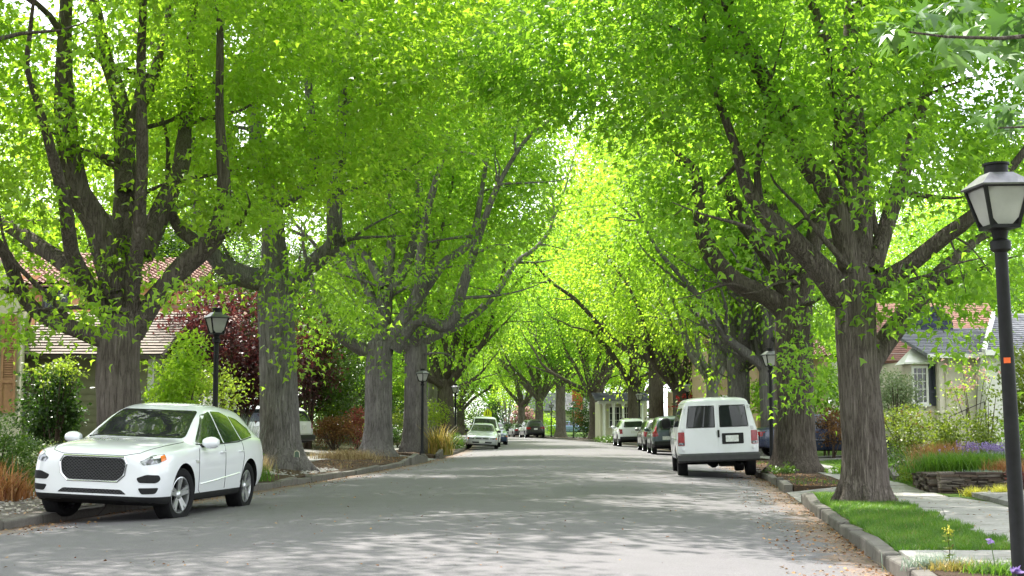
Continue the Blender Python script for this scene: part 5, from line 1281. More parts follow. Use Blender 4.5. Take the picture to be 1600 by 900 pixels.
# navy gable dormer
gx0, gx1 = P(1440, 515, 47.4).x - ox, P(1489, 515, 47.4).x - ox; gz0, gz1 = P(1465, 517, 47.4).z, P(1465, 478, 47.4).z; gm = (gx0 + gx1) / 2
dm = MB(); dm.prism([(gx0, gz0), (gx1, gz0), (gx1 - .02, gz0 + .25), (gm + .12, gz1), (gm - .12, gz1), (gx0 + .02, gz0 + .25)], 2.4, 6, 'Y'); 
for k in range(5): zz = gz0 + .02 + k * .15; hw = (gx1 - gx0) / 2 * (1 - max(0, zz - gz0 - .25) / (gz1 - gz0 - .2)); dm.box(gm - hw, gm + hw, 2.37, 2.399, zz, zz + .12)
dm.build('gable', NAVY_SIDING, h4)
for kx, kz in ((-.28, .28), (.05, .28), (-.14, .52)):
    hk = MB(); hk.lathe([(.001, 0), (.035, 0), (.035, .02)], 10, 0, Matrix.Translation((gm + kx, 2.365, gz0 + kz)) @ Matrix.Rotation(R(90), 4, 'X')); hk.build('vent_hole', IRON, h4)
bb = MB(); bb.box(gx0 - .05, gx1 + .05, 2.44, 3.2, gz0 - .35, gz0 - .004); bb.build('wall', ST_OFFWHITE, h4)
# red-brown main roof behind
ra, rb_ = P(1352, 520, 54).x, P(1552, 520, 54).x; zr = P(1450, 474, 56).z; ze_ = P(1450, 565, 52).z
roof_plane('roof', (ra - .6, 51.5, ze_), (rb_ + .2, 51.5, ze_), (ra - .3, 56, zr), 'shingle', SH_RED, h4)
wl = MB(); wl.box(ra - ox, rb_ - ox - .3, 52 - oy, 60 - oy, -.2, ze_ + .3); wl.prism([(52 - oy, ze_), (56 - oy, zr - .12), (60 - oy, ze_)], rb_ - ox - .5, rb_ - ox - .3, 'X'); wl.build('wall', ST_WHITE, h4)
# 5: gabled neighbour behind the lamp post
h5 = house('hipped_house', 'grey-shingled hip roof with white trim behind the near lamp post', 15, 44, 0); ox, oy = h5.location.x, h5.location.y
xa, ze5, zr5 = P(1541, 560, 43.9).x - ox, P(1570, 549, 43.9).z, P(1560, 490, 46.6).z
wl = MB(); wl.box(xa, xa + 8, 0, .95, -.2, ze5); wl.build('wall', ST_WHITE, h5)
xr_ = P(1556, 490, 46.6).x - P(1541, 549, 43.55).x
roof_plane('roof', (P(1538, 549, 43.55).x, 43.55, ze5), (xa + ox + 8, 43.55, ze5), (P(1538, 549, 43.55).x + xr_, 46.6, zr5), 'shingle', SH_GREY, h5)
A_, B_ = Vector((P(1538, 549, 43.55).x - ox, -.45, ze5)), Vector((P(1538, 549, 43.55).x + xr_ - ox, 2.6, zr5))
rk = MB(); rk.tube([A_, B_], [.10, .10], 4, 0, True, R(45)); rk.box(A_.x, xa + 8, -.56, -.46, ze5 - .14, ze5 + .02); rk.build('roof_trim', TRIM_WHITE, h5)
window(h5, xa + 1.6, 0, 1.5, 2.7, 1.0, '-y', 2, 3)
# 6: tan stucco house with tile roof behind the right trunks
h6 = house('tan_house', 'tan stucco house with a pinkish tile roof and white arch behind the van', 15, 68, 0); ox, oy = h6.location.x, h6.location.y
xa, xb = P(1098, 600, 68).x - ox, P(1300, 600, 68).x - ox; zt = P(1120, 565, 68).z
wl = MB(); wl.box(xa + .5, xa + 2.6, 0, 8, -.2, P(1120, 545, 68).z); wl.box(xa + 2.603, xb, .8, 8, -.2, zt + .2); wl.build('wall', ST_TAN, h6)
roof_plane('roof', (xa + ox + 2.4, 67.6, zt + .2), (xb + ox, 67.6, zt + .2), (xa + ox + 2.4, 72, P(1190, 525, 72).z), 'tile', CLAY, h6)
roof_plane('roof', (xa + ox + .2, 67.5, P(1120, 547, 68).z), (xa + ox + 2.9, 67.5, P(1120, 547, 68).z), (xa + ox + .2, 71, P(1120, 520, 71).z), 'tile', CLAY, h6)
ar = MB(); ar.box(xa + 3.0, xa + 5.2, .35, .79, -.2, 2.9); ar.build('porch', TRIM_WHITE, h6)
window(h6, xa + 1.3, 0, 1.2, 2.6, 1.0, '-y', 2, 3)
roof_plane('roof', (P(1058, 600, 84).x, 83, 3.2), (P(1110, 600, 84).x, 83, 3.2), (P(1058, 600, 84).x, 87, 5.2), 'tile', CLAY, h6)
wl = MB(); wl.box(P(1060, 600, 84).x - ox, P(1108, 600, 84).x - ox, 83.5 - oy, 90 - oy, -.2, 3.2); wl.build('wall', ST_TAN, h6)
# 7: pale porch with columns behind the off-roader
h7 = house('porch_house', 'pale house with tall white porch columns behind the white off-roader', 14, 108, 0); ox, oy = h7.location.x, h7.location.y
xa, xb = P(940, 640, 108).x - ox, P(1002, 640, 108).x - ox
wl = MB(); wl.box(xa, xb + .6, 1.6, 9, -.2, 3.0); wl.build('wall', ST_CREAM, h7)
for k in range(5):
    cm = MB(); xx = xa + .2 + k * .72; cm.lathe([(.16, 0), (.16, .15), (.11, .2), (.10, 2.5), (.15, 2.58), (.15, 2.68)], 12, 0, Matrix.Translation((xx, .3, .1))); cm.build('column', TRIM_WHITE, h7, True)
bm_ = MB(); bm_.box(xa - .2, xb + .3, .1, 1.59, 2.785, 3.02); bm_.build('porch_beam', TRIM_WHITE, h7)
roof_plane('roof', (xa + ox - .5, 107.6, 3.06), (xb + ox + .8, 107.6, 3.06), (xa + ox - .5, 112.5, 3.7), 'shingle', SH_GREY, h7)
window(h7, xb - 1, 1.6, 1.0, 2.6, 1.1, '-y', 2, 3); window(h7, xa + 1.2, 1.6, 1.0, 2.6, 1.1, '-y', 2, 3)
# 8: white house closing the street
h8 = house('end_house', 'white low house with a grey roof closing the far end of the street', 8, 188, 0); ox, oy = h8.location.x, h8.location.y
xa, xb = P(818, 650, 188).x - ox, P(925, 650, 188).x - ox
wl = MB(); wl.box(xa, xb, 0, 9, -.3, 3.0); wl.build('wall', ST_WHITE, h8)
roof_plane('roof', (xa + ox - .6, 187.3, 3.0), (xb + ox + .6, 187.3, 3.0), (xa + ox - .6, 192.5, 5.4), 'shingle', SH_GREY, h8)
for k in range(3): window(h8, xa + 1.6 + k * 2.6, 0, .9, 2.2, 1.2, '-y', 2, 2)
ch = MB(); ch.box(xb - 2.6, xb - 1.2, -.6, .4, -.2, 6.4); ch.build('chimney', simple('red_brick_chimney', (.42, .10, .06), .85, .15, 0, .25, 10), h8)
# ------------------------------------------------------------------ lamp posts
LPAINT = simple('black_lamp_paint', (.010, .010, .011), .5, .22, 0, .4, 12); FROST = None
def mat_frost():
    m, t, out = new_mat('frosted_pane'); n = noise_tex(t, objco(t), 6, 4, .6)
    c = ramp(t, n, [(.3, (.42, .42, .40)), (.7, (.66, .66, .63))])
    p = N(t, 'ShaderNodeBsdfPrincipled', ins={'Roughness': .22, 'Specular IOR Level': .5}); L(t, c, p.inputs['Base Color'])
    tr = N(t, 'ShaderNodeBsdfTranslucent', ins={'Color': (.75, .75, .72, 1)}); mxs = N(t, 'ShaderNodeMixShader', ins={0: .55}); L(t, p.outputs[0], mxs.inputs[1]); L(t, tr.outputs[0], mxs.inputs[2]); L(t, mxs.outputs[0], out.inputs['Surface']); return m
FROST = mat_frost(); ROOFM = simple('lamp_roof_metal', (.16, .16, .17), .35, .5, .5, .3, 10)
H_LAMP = 3.22
def make_lamp(label):
    t = thing('street_lamp', label, 'street lamp', (0, 0, 0), (0, 0, 0), 'post-top lamps along the street')
    m = MB(); m.lathe([(.105, -.15), (.105, .03), (.085, .08), (.058, .14), (.053, 1.2), (.046, 2.58), (.075, 2.60), (.075, 2.66), (.05, 2.68), (.062, 2.74), (.10, 2.755)], 20); m.build('post', LPAINT, t, True)
    b0, b1, z0, z1 = .10, .168, 2.765, 3.065
    fr = MB()
    for k in range(4):
        sx, sy = ((1, 1), (-1, 1), (-1, -1), (1, -1))[k]; fr.tube([(sx*b0, sy*b0, z0), (sx*b1, sy*b1, z1)], [.016, .018], 4, 0, True, R(45))
    fr.box(-b0-.012, b0+.012, -b0-.012, b0+.012, 2.752, 2.778)
    for s in (1, -1): fr.box(-b1, b1, s*b1-.012, s*b1+.012, z1-.018, z1+.004); fr.box(s*b1-.012, s*b1+.012, -b1+.0125, b1-.0125, z1-.018, z1+.004)
    # rounded corners of the glazing frame
    for (ax, s) in (('y', 1), ('y', -1), ('x', 1), ('x', -1)):
        for sx in (1, -1):
            for (zz, bb, e) in ((z1 - .018, b1 - .02, -1), (z0 + .012, b0 + .004, 1)):
                tri = [(sx * (bb - .004), zz), (sx * (bb - .05), zz), (sx * (bb - .012 + (.0 if e < 0 else .006)), zz + e * .05)]
                pts = []
                for (u, z) in tri:
                    q = s * (b0 + (b1 - b0) * (z - z0) / (z1 - z0)) ; pts.append((u, q - s * .004, z) if ax == 'y' else (q - s * .004, u, z))
                fr.add(pts, ((0, 1, 2),))
    la = fr.build('lantern_frame', LPAINT, t)
    for (ax, s) in (('y', 1), ('y', -1), ('x', 1), ('x', -1)):
        q0, q1 = s * (b0 - .006), s * (b1 - .006); g = MB()
        if ax == 'y': g.add([(-b0+.01, q0, z0+.012), (b0-.01, q0, z0+.012), (b1-.014, q1, z1-.018), (-b1+.014, q1, z1-.018)], ((0, 1, 2, 3),))
        else: g.add([(q0, -b0+.01, z0+.012), (q0, b0-.01, z0+.012), (q1, b1-.014, z1-.018), (q1, -b1+.014, z1-.018)], ((0, 1, 2, 3),))
        g.build('glass_pane', FROST, la)
    bl = MB(); bl.lathe([(.03, 2.78), (.035, 2.84), (.02, 2.86), (.045, 2.93), (.03, 2.99), (.001, 3.0)], 12); bl.build('bulb', simple('lamp_bulb', (.3, .3, .3), .3, .5), la, True)
    r_ = MB(); q = R(45); r_.lathe([(.272, 3.058), (.279, 3.070), (.125, 3.165), (.115, 3.165)], 4, 0, None, q); r_.lathe([(.001, 3.055), (.22, 3.055), (.272, 3.058)], 4, 0, None, q)
    r_.build('roof', ROOFM, t)
    c = MB(); c.lathe([(.085, 3.158), (.085, 3.225), (.098, 3.228), (.098, 3.244), (.001, 3.25)], 18); c.build('cap', LPAINT, t, True)
    return t
lamp0 = make_lamp('nearest black lamp post at the right edge, orange tape on its post'); 
lx_, ly_ = 3.67, 10.4; lamp0.location = (lx_, ly_, -.10); lamp0.rotation_euler = (0, R(-1.6), R(6))
tp = MB(); rr_ = .0512
for k in range(5): a0, a1 = R(215 + k * 11), R(226 + k * 11); tp.add([(rr_ * math.cos(a0), rr_ * math.sin(a0), 1.765), (rr_ * math.cos(a1), rr_ * math.sin(a1), 1.765), (rr_ * math.cos(a1), rr_ * math.sin(a1), 1.805), (rr_ * math.cos(a0), rr_ * math.sin(a0), 1.805)], ((0, 1, 2, 3),))
tp.build('tape_band', simple('orange_tape', (.75, .13, .03), .5, .3), lamp0, True)
lamps = [('black lamp post right of the white van, in front of the dark trunk', at(5.75, 38.0), 38.0, 0, 1), ('lamp post behind the white SUV, between it and the straight trunk', at(-5.85, 27.9), 27.9, .12, 1.04), ('slim lamp post by the golden phormium clump', at(-5.8, 54.6), 54.6, .1, 1),
 ('lamp post against the dark trunk behind the silver sedan', at(-5.85, 75), 75, .1, 1), ('lamp above the white van roof, left of the tan house', at(5.75, 70), 70, .03, 1), ('small lamp above the white off-roader among the trunks', at(5.75, 92), 92, .03, 1),
 ('small far lamp just right of the black SUV', at(5.8, 135.5), 135.5, .03, 1), ('small far lamp left of the red chimney', at(5.9, 125), 125, .03, 1), ('tiny lamp directly above the yellow crossing sign', -2.9, 171, .1, 1)]
for i, (lab, x, y, z, s) in enumerate(lamps):
    c = copy_tree(lamp0)
    for ch in list(c.children):
        if ch.name.startswith('tape_band'): bpy.data.objects.remove(ch)
    c.location = (x, y, z); c.rotation_euler = (0, 0, .2 + i * .35); c.scale = (s, s, s); c['label'] = lab
# ------------------------------------------------------------------ signs
def text_mesh(name, body, size, mat, parent, M_):
    cu = bpy.data.curves.new(name, 'FONT'); cu.body = body; cu.size = size; cu.align_x = 'CENTER'; cu.align_y = 'CENTER'; cu.extrude = .001
    o = bpy.data.objects.new(name, cu); COL.objects.link(o); dg = bpy.context.evaluated_depsgraph_get(); me = bpy.data.meshes.new_from_object(o.evaluated_get(dg)); bpy.data.objects.remove(o)
    me.materials.clear(); me.materials.append(mat); ob = link(bpy.data.objects.new(name, me), parent); ob.matrix_local = M_; return ob
S_YEL = simple('sign_yellow_green', (.62, .72, .02), .4, .3, 0, .06); S_RED = simple('sign_red', (.50, .03, .035), .4, .3, 0, .08); S_WHITE = simple('sign_white', (.78, .78, .76), .45, .3); S_BLACK = simple('sign_black', (.02, .02, .02), .5, .3); GALV = simple('galvanised_post', (.36, .37, .38), .5, .4, .5, .2, 14); S_GREEN = simple('street_name_green', (.03, .22, .12), .45, .3)
FR = Matrix.Rotation(R(90), 4, 'X')
ys = thing('crossing_sign', 'yellow-green pentagon crossing sign with two walking figures beyond the sedan', 'road sign', (-2.75, 160, .1))
m = MB(); m.tube([(0, 0, -.2), (0, 0, 3.05)], [.035, .035], 8); m.build('post', GALV, ys)
q = .47; zc = 2.42; pent = [(-q, zc - .46), (q, zc - .46), (q, zc + .06), (0, zc + .52), (-q, zc + .06)]
m = MB(); m.prism(pent, -.045, -.035, 'Y'); pn = m.build('sign_panel', S_YEL, ys)
m = MB()
for k, (bx_, s) in enumerate(((-.13, 1), (.14, .85))):
    m.lathe([(.001, 0), (.055 * s, 0), (.055 * s, .004)], 14, 0, Matrix.Translation((bx_, -.047, zc + .19 * s)) @ FR)
    m.prism([(bx_ - .06*s, zc + .10*s), (bx_ + .06*s, zc + .10*s), (bx_ + .05*s, zc - .12*s), (bx_ - .05*s, zc - .12*s)], -.052, -.0455, 'Y')
    m.prism([(bx_ - .05*s, zc - .12*s), (bx_ + .01, zc - .12*s), (bx_ - .08*s, zc - .36*s), (bx_ - .13*s, zc - .36*s)], -.052, -.0455, 'Y'); m.prism([(bx_ - .01*s, zc - .12*s), (bx_ + .05*s, zc - .12*s), (bx_ + .13*s, zc - .36*s), (bx_ + .08*s, zc - .36*s)], -.052, -.0455, 'Y')
m.build('walking_figures', S_BLACK, pn)
ss_ = thing('stop_sign', 'small red stop sign seen between the pale trunk and the dark trunk', 'road sign', (P(693, 645, 108).x, 108, .1))
m = MB(); m.tube([(0, 0, -.2), (0, 0, 2.5)], [.03, .03], 8); m.build('post', GALV, ss_)
oc = [(.38 * math.cos(R(22.5 + 45*k)), 2.1 + .38 * math.sin(R(22.5 + 45*k))) for k in range(8)]; oc2 = [(.35 * math.cos(R(22.5 + 45*k)), 2.1 + .35 * math.sin(R(22.5 + 45*k))) for k in range(8)]
m = MB(); m.prism(oc, -.045, -.036, 'Y'); pn = m.build('sign_panel', S_WHITE, ss_); m = MB(); m.prism(oc2, -.050, -.0455, 'Y'); m.build('red_face', S_RED, pn)
text_mesh('lettering', 'STOP', .28, S_WHITE, pn, Matrix.Translation((0, -.0525, 2.1)) @ FR)
sn = thing('street_name_sign', 'green street name blade on a post right of the red chimney', 'road sign', (P(897, 643, 150).x, 150, .05))
m = MB(); m.tube([(0, 0, -.2), (0, 0, 3.1)], [.03, .03], 8); m.build('post', GALV, sn); m = MB(); m.box(-.5, .5, -.012, .012, 2.72, 2.95); m.build('sign_blade', S_GREEN, sn)
# tiny arched door fixed to the foot of the straight trunk
fd = thing('fairy_door', 'tiny green arched door with a cream rim at a trunk foot', 'ornament', (0, 0, 0))
pp = P(464, 708, 35.5 - .62); fd.location = (pp.x, pp.y - .02, pp.z - .10); fd.rotation_euler = (0, 0, R(6))
arch = [(-.055, 0), (.055, 0)] + [(.055 * math.cos(R(a)), .09 + .055 * math.sin(R(a))) for a in range(0, 181, 20)]
m = MB(); m.prism(arch, -.02, .05, 'Y'); m.build('door_leaf', simple('faded_green', (.10, .14, .11), .7, .2), fd)
m = MB(); m.tube([(-.062, -.012, 0)] + [(-.062 * math.cos(R(a)), -.012, .09 + .062 * math.sin(R(a))) for a in range(0, 181, 20)] + [(.062, -.012, 0)], [.012] * 12, 6); m.build('door_rim', simple('cream_rim', (.50, .47, .38), .7, .2), fd)
# dry stone wall of stacked slates at the corner of the raised bed
sw = MB(); rg = random.Random(12); SLATE = [simple('slate_brown', (.085, .062, .050), .85, .2, 0, .35, 7, .4), simple('slate_grey', (.135, .115, .10), .85, .2, 0, .35, 7, .4), simple('slate_dark', (.04, .03, .026), .85, .2, 0, .35, 7, .4)]
def slate_run(xa, ya, xb, yb, z0, z1, th=.30):
    A, B = Vector((xa, ya, 0)), Vector((xb, yb, 0)); ln_ = (B - A).length; e = (B - A) / ln_; nrm = Vector((-e.y, e.x, 0)); z = z0
    while z < z1:
        hh = rg.uniform(.018, .045); x = -.04
        while x < ln_:
            l_ = rg.uniform(.10, .42); o_ = rg.uniform(-.05, .05)
            M_ = Matrix.Translation(A + e * (x + l_ / 2) + nrm * o_ + Vector((0, 0, z + hh / 2))) @ Matrix.Rotation(math.atan2(e.y, e.x) + rg.uniform(-.06, .06), 4, 'Z') @ Matrix.Rotation(rg.uniform(-.05, .05), 4, 'Y')
            sw.box(-l_/2, l_/2 - .008, -th/2, th/2, -hh/2, hh/2 - .004, rg.choice((0, 0, 1, 1, 2)), M_); x += l_
        z += hh
slate_run(at(7.72, 24.5), 24.5, at(7.72, 24.5) + 2.6, 24.3, .02, .40); slate_run(at(7.72, 24.5) + .02, 24.72, at(7.75, 26.4), 26.6, .02, .36)
swo = sw.build('dry_stone_wall', SLATE); tag(swo, 'low dry-stacked slate wall holding the raised flower bed', 'wall')
bed = MB(); bx_ = at(7.72, 24.5); bed.add([(bx_ + .1, 24.45, .33), (bx_ + 2.5, 24.3, .33), (bx_ + 6, 25, .42), (bx_ + 6.2, 31, .62), (bx_ + 1.8, 31, .52), (bx_ + .35, 27.5, .36), (bx_ + .1, 24.45, -.1), (bx_ + 2.5, 24.3, -.1), (bx_ + 6, 25, -.1), (bx_ + 6.2, 31, -.1), (bx_ + 1.8, 31, -.1), (bx_ + .35, 27.5, -.1)], ((0, 1, 2, 3, 4, 5), (6, 7, 1, 0), (7, 8, 2, 1), (8, 9, 3, 2), (9, 10, 4, 3), (10, 11, 5, 4), (11, 6, 0, 5)))
bed.build('flower_bed_ground', M_MULCH)['kind'] = 'structure'
lw = MB(); pts = [(at(7.75, 30), 30), (at(8.1, 33), 33), (at(8.9, 36.5), 36.5), (at(10.3, 40), 40), (at(12.2, 42), 42)]
for i in range(len(pts) - 1):
    a, b = Vector((*pts[i], 0)), Vector((*pts[i+1], 0)); e = (b - a).normalized(); n_ = Vector((-e.y, e.x, 0)) * .06
    z0, z1 = .15 + .07 * i, .22 + .07 * i
    lw.add([a - n_ - Vector((0, 0, .3)), a + n_ - Vector((0, 0, .3)), b + n_ - Vector((0, 0, .3)), b - n_ - Vector((0, 0, .3)), a - n_ + Vector((0, 0, z0)), a + n_ + Vector((0, 0, z0)), b + n_ + Vector((0, 0, z1)), b - n_ + Vector((0, 0, z1))], ((0, 3, 2, 1), (4, 5, 6, 7), (0, 1, 5, 4), (1, 2, 6, 5), (2, 3, 7, 6), (3, 0, 4, 7)))
lwo = lw.build('garden_wall', M_KERB); tag(lwo, 'low curved concrete wall edging the right-hand lawn', 'wall')
hr = thing('handrail', 'thin black iron handrail on the cottage steps among the shrubs', 'handrail', (P(1520, 640, 43).x, 43, .4))
m = MB(); m.tube([(-.75, 0, .2), (-.7, 0, 1.05), (.35, 0, 1.5), (.45, 0, .2)], [.02] * 4, 8); m.tube([(-.2, 0, .2), (-.2, 0, 1.25)], [.016, .016], 6); m.build('rail', IRON, hr, True)
# ------------------------------------------------------------------ shrubs, flowers and grasses
LEAF_OLIVE = mat_leaf('olive_leaf', ((.055, .085, .015), (.11, .155, .022), (.20, .24, .04)), ((.18, .28, .02), (.40, .50, .05)), .4)
CLIP = []
def shrub(name, label, cat, px, d, zc, r, leaf, size, n, shape=SIMPLE, loose=.25, seed=0, stem_r=.02, bloom=None, nbloom=0, bsize=.06, x=None, group=None, base=None, flat=.6, bark=None, hollow=.45):
    """a bush or small tree: stems from the ground, and a leafy lumpy body about zc (height above the ground)"""
    x = (px - 800) * d / FPX if x is None else x; z0 = gz(x, d) if base is None else base
    rng = np.random.default_rng(seed + int(d * 10)); rg = random.Random(seed + int(d))
    t = thing(name, label, cat, (x, d, z0), (0, 0, 0), group)
    per = 14; m = max(8, n // per); cl = []
    lobes = [(Vector((rg.gauss(0, .42), rg.gauss(0, .42), rg.gauss(0, .40))), rg.uniform(.42, .72)) for _ in range(9)]
    while len(cl) < m:
        c, k = rg.choice(lobes); v = Vector((rg.gauss(0, 1), rg.gauss(0, 1), rg.gauss(0, 1))).normalized() * (k * (hollow + (1 - hollow) * rg.random() ** .5))
        q = c + v
        if q.length > 1.12: continue
        p = (q.x * r[0], q.y * r[1], zc + q.z * r[2])
        if p[2] < .03: continue
        cl.append(p)
    cl = np.array(cl); sp = loose * min(r)
    off = rng.normal(0, 1, (m * per, 3)) * np.array([sp, sp, sp * flat]); p = np.repeat(cl, per, 0) + off
    p[:, 2] = np.maximum(p[:, 2], .01)
    out = p - np.array([0, 0, zc]); out /= np.maximum(np.linalg.norm(out, axis=1, keepdims=True), 1e-6)
    dr = out * .6 + rng.normal(0, .6, p.shape); dr[:, 2] -= .1
    ti = np.repeat(rng.normal(.5, .18, m), per) + rng.normal(0, .17, m * per)
    leaf_cloud('foliage', p, dr, size * rng.uniform(.6, 1.25, len(p)), shape, leaf, rng, t, ti)
    st = MB()
    for k in range(7):
        q = cl[rg.randrange(m)]; a = rg.uniform(0, 6.28); s0 = min(r) * .10
        st.tube([(math.cos(a) * s0, math.sin(a) * s0, -.1), (q[0] * .35, q[1] * .35, q[2] * .45), (q[0] * .8, q[1] * .8, q[2] * .85), tuple(q)], [stem_r, stem_r * .8, stem_r * .5, stem_r * .25], 6)
    st.build('stem', bark or M_TWIG, t, True)
    if bloom is not None:
        ii = rng.choice(len(p), nbloom); bp = p[ii] * np.array([1.04, 1.04, 1.0]) + np.array([0, -.03, .02])
        k = 6; bp2 = np.repeat(bp, k, 0) + rng.normal(0, bsize * .25, (len(bp) * k, 3)); bd = rng.normal(0, 1, bp2.shape)
        leaf_cloud('blossom', bp2, bd, bsize * rng.uniform(.7, 1.2, len(bp2)), SIMPLE, bloom, rng, t)
    return t
def blades_mesh(name, base_pts, lens, wid, lean, mat, rng, parent=None, seg=3, droop=.5, tint=None):
    n = len(base_pts); a = rng.uniform(0, 2 * np.pi, n); ln_ = lean * rng.uniform(.3, 1.3, n)
    dx, dy = np.cos(a), np.sin(a); co = np.zeros((n, (seg + 1) * 2, 3))
    for i in range(seg + 1):
        t = i / seg; h = lens * (t - droop * ln_ * t * t * .5); o = lens * ln_ * t ** 1.7; w_ = wid * (1 - t ** 1.6) * .5 + .0004
        cx = base_pts[:, 0] + dx * o; cy_ = base_pts[:, 1] + dy * o; cz = base_pts[:, 2] + h
        co[:, i*2, 0] = cx - dy * w_; co[:, i*2, 1] = cy_ + dx * w_; co[:, i*2, 2] = cz
        co[:, i*2+1, 0] = cx + dy * w_; co[:, i*2+1, 1] = cy_ - dx * w_; co[:, i*2+1, 2] = cz
    k = (seg + 1) * 2; per = np.array([v for i in range(seg) for v in (i*2, i*2+1, i*2+3, i*2+2)])
    loops = (np.arange(n)[:, None] * k + per[None]).ravel(); starts = np.arange(n * seg) * 4
    if tint is None: tint = rng.random(n)
    return mesh_np(name, co.reshape(-1, 3), loops, starts, [mat], False, np.repeat(np.clip(tint, 0, 1), seg), parent)
def tuft(name, label, cat, px, d, n, ln_, wid, lean, mat, spread, seed=0, x=None, base=None, group=None, bloom=None, nb=0, droop=.6, bl=.12):
    x = (px - 800) * d / FPX if x is None else x; z0 = gz(x, d) if base is None else base
    rng = np.random.default_rng(seed + int(d * 7) + int(abs(x) * 31)); t = thing(name, label, cat, (x, d, z0), (0, 0, 0), group)
    b = np.zeros((n, 3)); b[:, :2] = rng.normal(0, 1, (n, 2)) * np.array(spread if isinstance(spread, tuple) else (spread, spread)); b[:, 2] = -.02
    blades_mesh('blades', b, ln_ * rng.uniform(.55, 1.1, n), wid, lean, mat, rng, t, 4, droop)
    if bloom is not None:
        bb = np.zeros((nb, 3)); bb[:, :2] = rng.normal(0, 1, (nb, 2)) * np.array(spread if isinstance(spread, tuple) else (spread, spread)); bb[:, 2] = ln_ * rng.uniform(.75, 1.15, nb)
        k = 9; p = np.repeat(bb, k, 0); p[:, 2] += rng.uniform(-bl, bl, len(p)); p[:, :2] += rng.normal(0, .012, (len(p), 2)); dd = rng.normal(0, 1, p.shape); dd[:, 2] = abs(dd[:, 2])
        leaf_cloud('flower_spikes', p, dd, .035 * rng.uniform(.7, 1.4, len(p)), SIMPLE, bloom, rng, t)
    return t
GL, GR = 'garden plants on the left', 'garden plants on the right'
# left garden
shrub('clipped_hedge', 'clipped bright green boxwood at the left edge', 'hedge', 2, 23.2, .62, (.62, .7, .66), LEAF_BUSH, .045, 9000, SIMPLE, .10, 1, group=GL, hollow=.75)
shrub('camellia_bush', 'tall glossy dark bush with yellow new tips against the olive siding', 'shrub', 84, 31, 1.3, (.68, .7, 1.15), LEAF_DARK, .10, 4600, SIMPLE, .16, 2, group=GL)
shrub('young_tips', 'light yellow-green new growth topping the glossy dark bush', 'shrub', 88, 30.7, 2.15, (.60, .6, .40), LEAF_YELLOW, .09, 600, SIMPLE, .25, 3, group=GL)
tuft('grass_clump', 'bright green strappy clump between the boxwood and the white SUV', 'plant', 62, 24.2, 700, .55, .012, .55, BLADE_GREEN, (.42, .3), 4, group=GL)
tuft('grass_clump', 'yellowish grass clump beneath the glossy dark bush', 'plant', 105, 27.0, 600, .50, .012, .6, BLADE_GOLD, (.45, .3), 5, group=GL)
shrub('catmint', 'grey-green low herb under the glossy dark bush', 'plant', 60, 26.6, .45, (.5, .4, .40), LEAF_GREYGREEN, .05, 1500, SIMPLE, .2, 6, group=GL)
shrub('catmint', 'pale green low herb against the siding, just left of the SUV mirror', 'plant', 120, 29, .45, (.6, .4, .42), LEAF_OLIVE, .06, 1500, SIMPLE, .2, 7, group=GL)
tuft('bronze_flax', 'orange-brown flax with pointed leaves at the left kerb', 'plant', 10, 20.9, 130, .72, .026, .75, BLADE_ORANGE, .11, 8, group=GL)
tuft('bronze_flax', 'smaller brownish flax close to the SUV bumper', 'plant', 44, 21.6, 60, .48, .022, .8, BLADE_ORANGE, .10, 9, group=GL)
shrub('maple_sapling', 'bright lime small tree right of the massive tree', 'tree', 278, 32.0, 2.15, (.62, .6, 1.0), LEAF_LIME, .11, 2600, TRIO, .22, 10, .03, group=GL)
shrub('forsythia', 'loose yellow-green shrub behind the left lamp post', 'shrub', 338, 34.2, 1.9, (.95, .7, .60), LEAF_YELLOW, .09, 1000, SIMPLE, .32, 11, .015, group=GL, hollow=.2)
shrub('bush', 'dark green bush under the lime small tree', 'shrub', 255, 34, 1.1, (.9, .8, .9), LEAF_BUSH, .09, 2200, SIMPLE, .2, 12, group=GL)
shrub('red_maple', 'purple-red leaved maple between the lamp and the straight trunk', 'tree', 365, 42, 3.55, (2.1, 2.0, 1.75), LEAF_RED, .13, 11000, TRIO, .16, 13, .07, group=GL)
shrub('red_maple', 'darker purple maple peeping out right of the straight trunk', 'tree', 482, 57.5, 3.3, (1.2, 1.2, 1.7), LEAF_RED, .13, 3600, TRIO, .16, 14, .06, group=GL)
tuft('rosemary', 'soft grey-green upright shrub behind the SUV rear window', 'shrub', 366, 29.2, 1500, 1.35, .016, .28, BLADE_SAGE, (.20, .20), 15, group=GL)
shrub('rose_bush', 'rose bush with a few red blooms left of the straight trunk', 'shrub', 395, 31.5, .45, (.30, .34, .4), LEAF_BUSH, .06, 900, SIMPLE, .2, 16, group=GL, bloom=BLOOM_RED, nbloom=14, bsize=.07)
tuft('dry_grass', 'straw-coloured grass tuft at the left foot of the straight trunk', 'plant', 404, 33.5, 420, .50, .01, .5, BLADE_DRY, (.16, .3), 17, group=GL)
tuft('sedge', 'dull green sedge beside the SUV rear wheel', 'plant', 398, 30.2, 400, .45, .012, .7, BLADE_GREEN, (.18, .3), 18, group=GL)
shrub('garden_bush', 'mid-green rounded bush behind the white wagon', 'shrub', 528, 59, 2.1, (1.5, 1.2, 1.5), LEAF_BUSH, .13, 4200, SIMPLE, .18, 19, group=GL)
shrub('rust_bush', 'rust-brown bush between the white wagon and the leaning tree', 'shrub', 522, 56.4, .75, (.95, .7, .72), LEAF_RUST, .08, 3000, SIMPLE, .18, 20, group=GL)
shrub('barberry', 'pinkish-red barberry touching the leaning trunk', 'shrub', 561, 57.5, .95, (.62, .6, .75), mat_leaf('barberry_leaf', ((.16, .035, .035), (.26, .06, .055), (.36, .12, .09)), ((.4, .08, .07), (.5, .16, .12)), .35), .08, 2000, SIMPLE, .18, 21, group=GL)
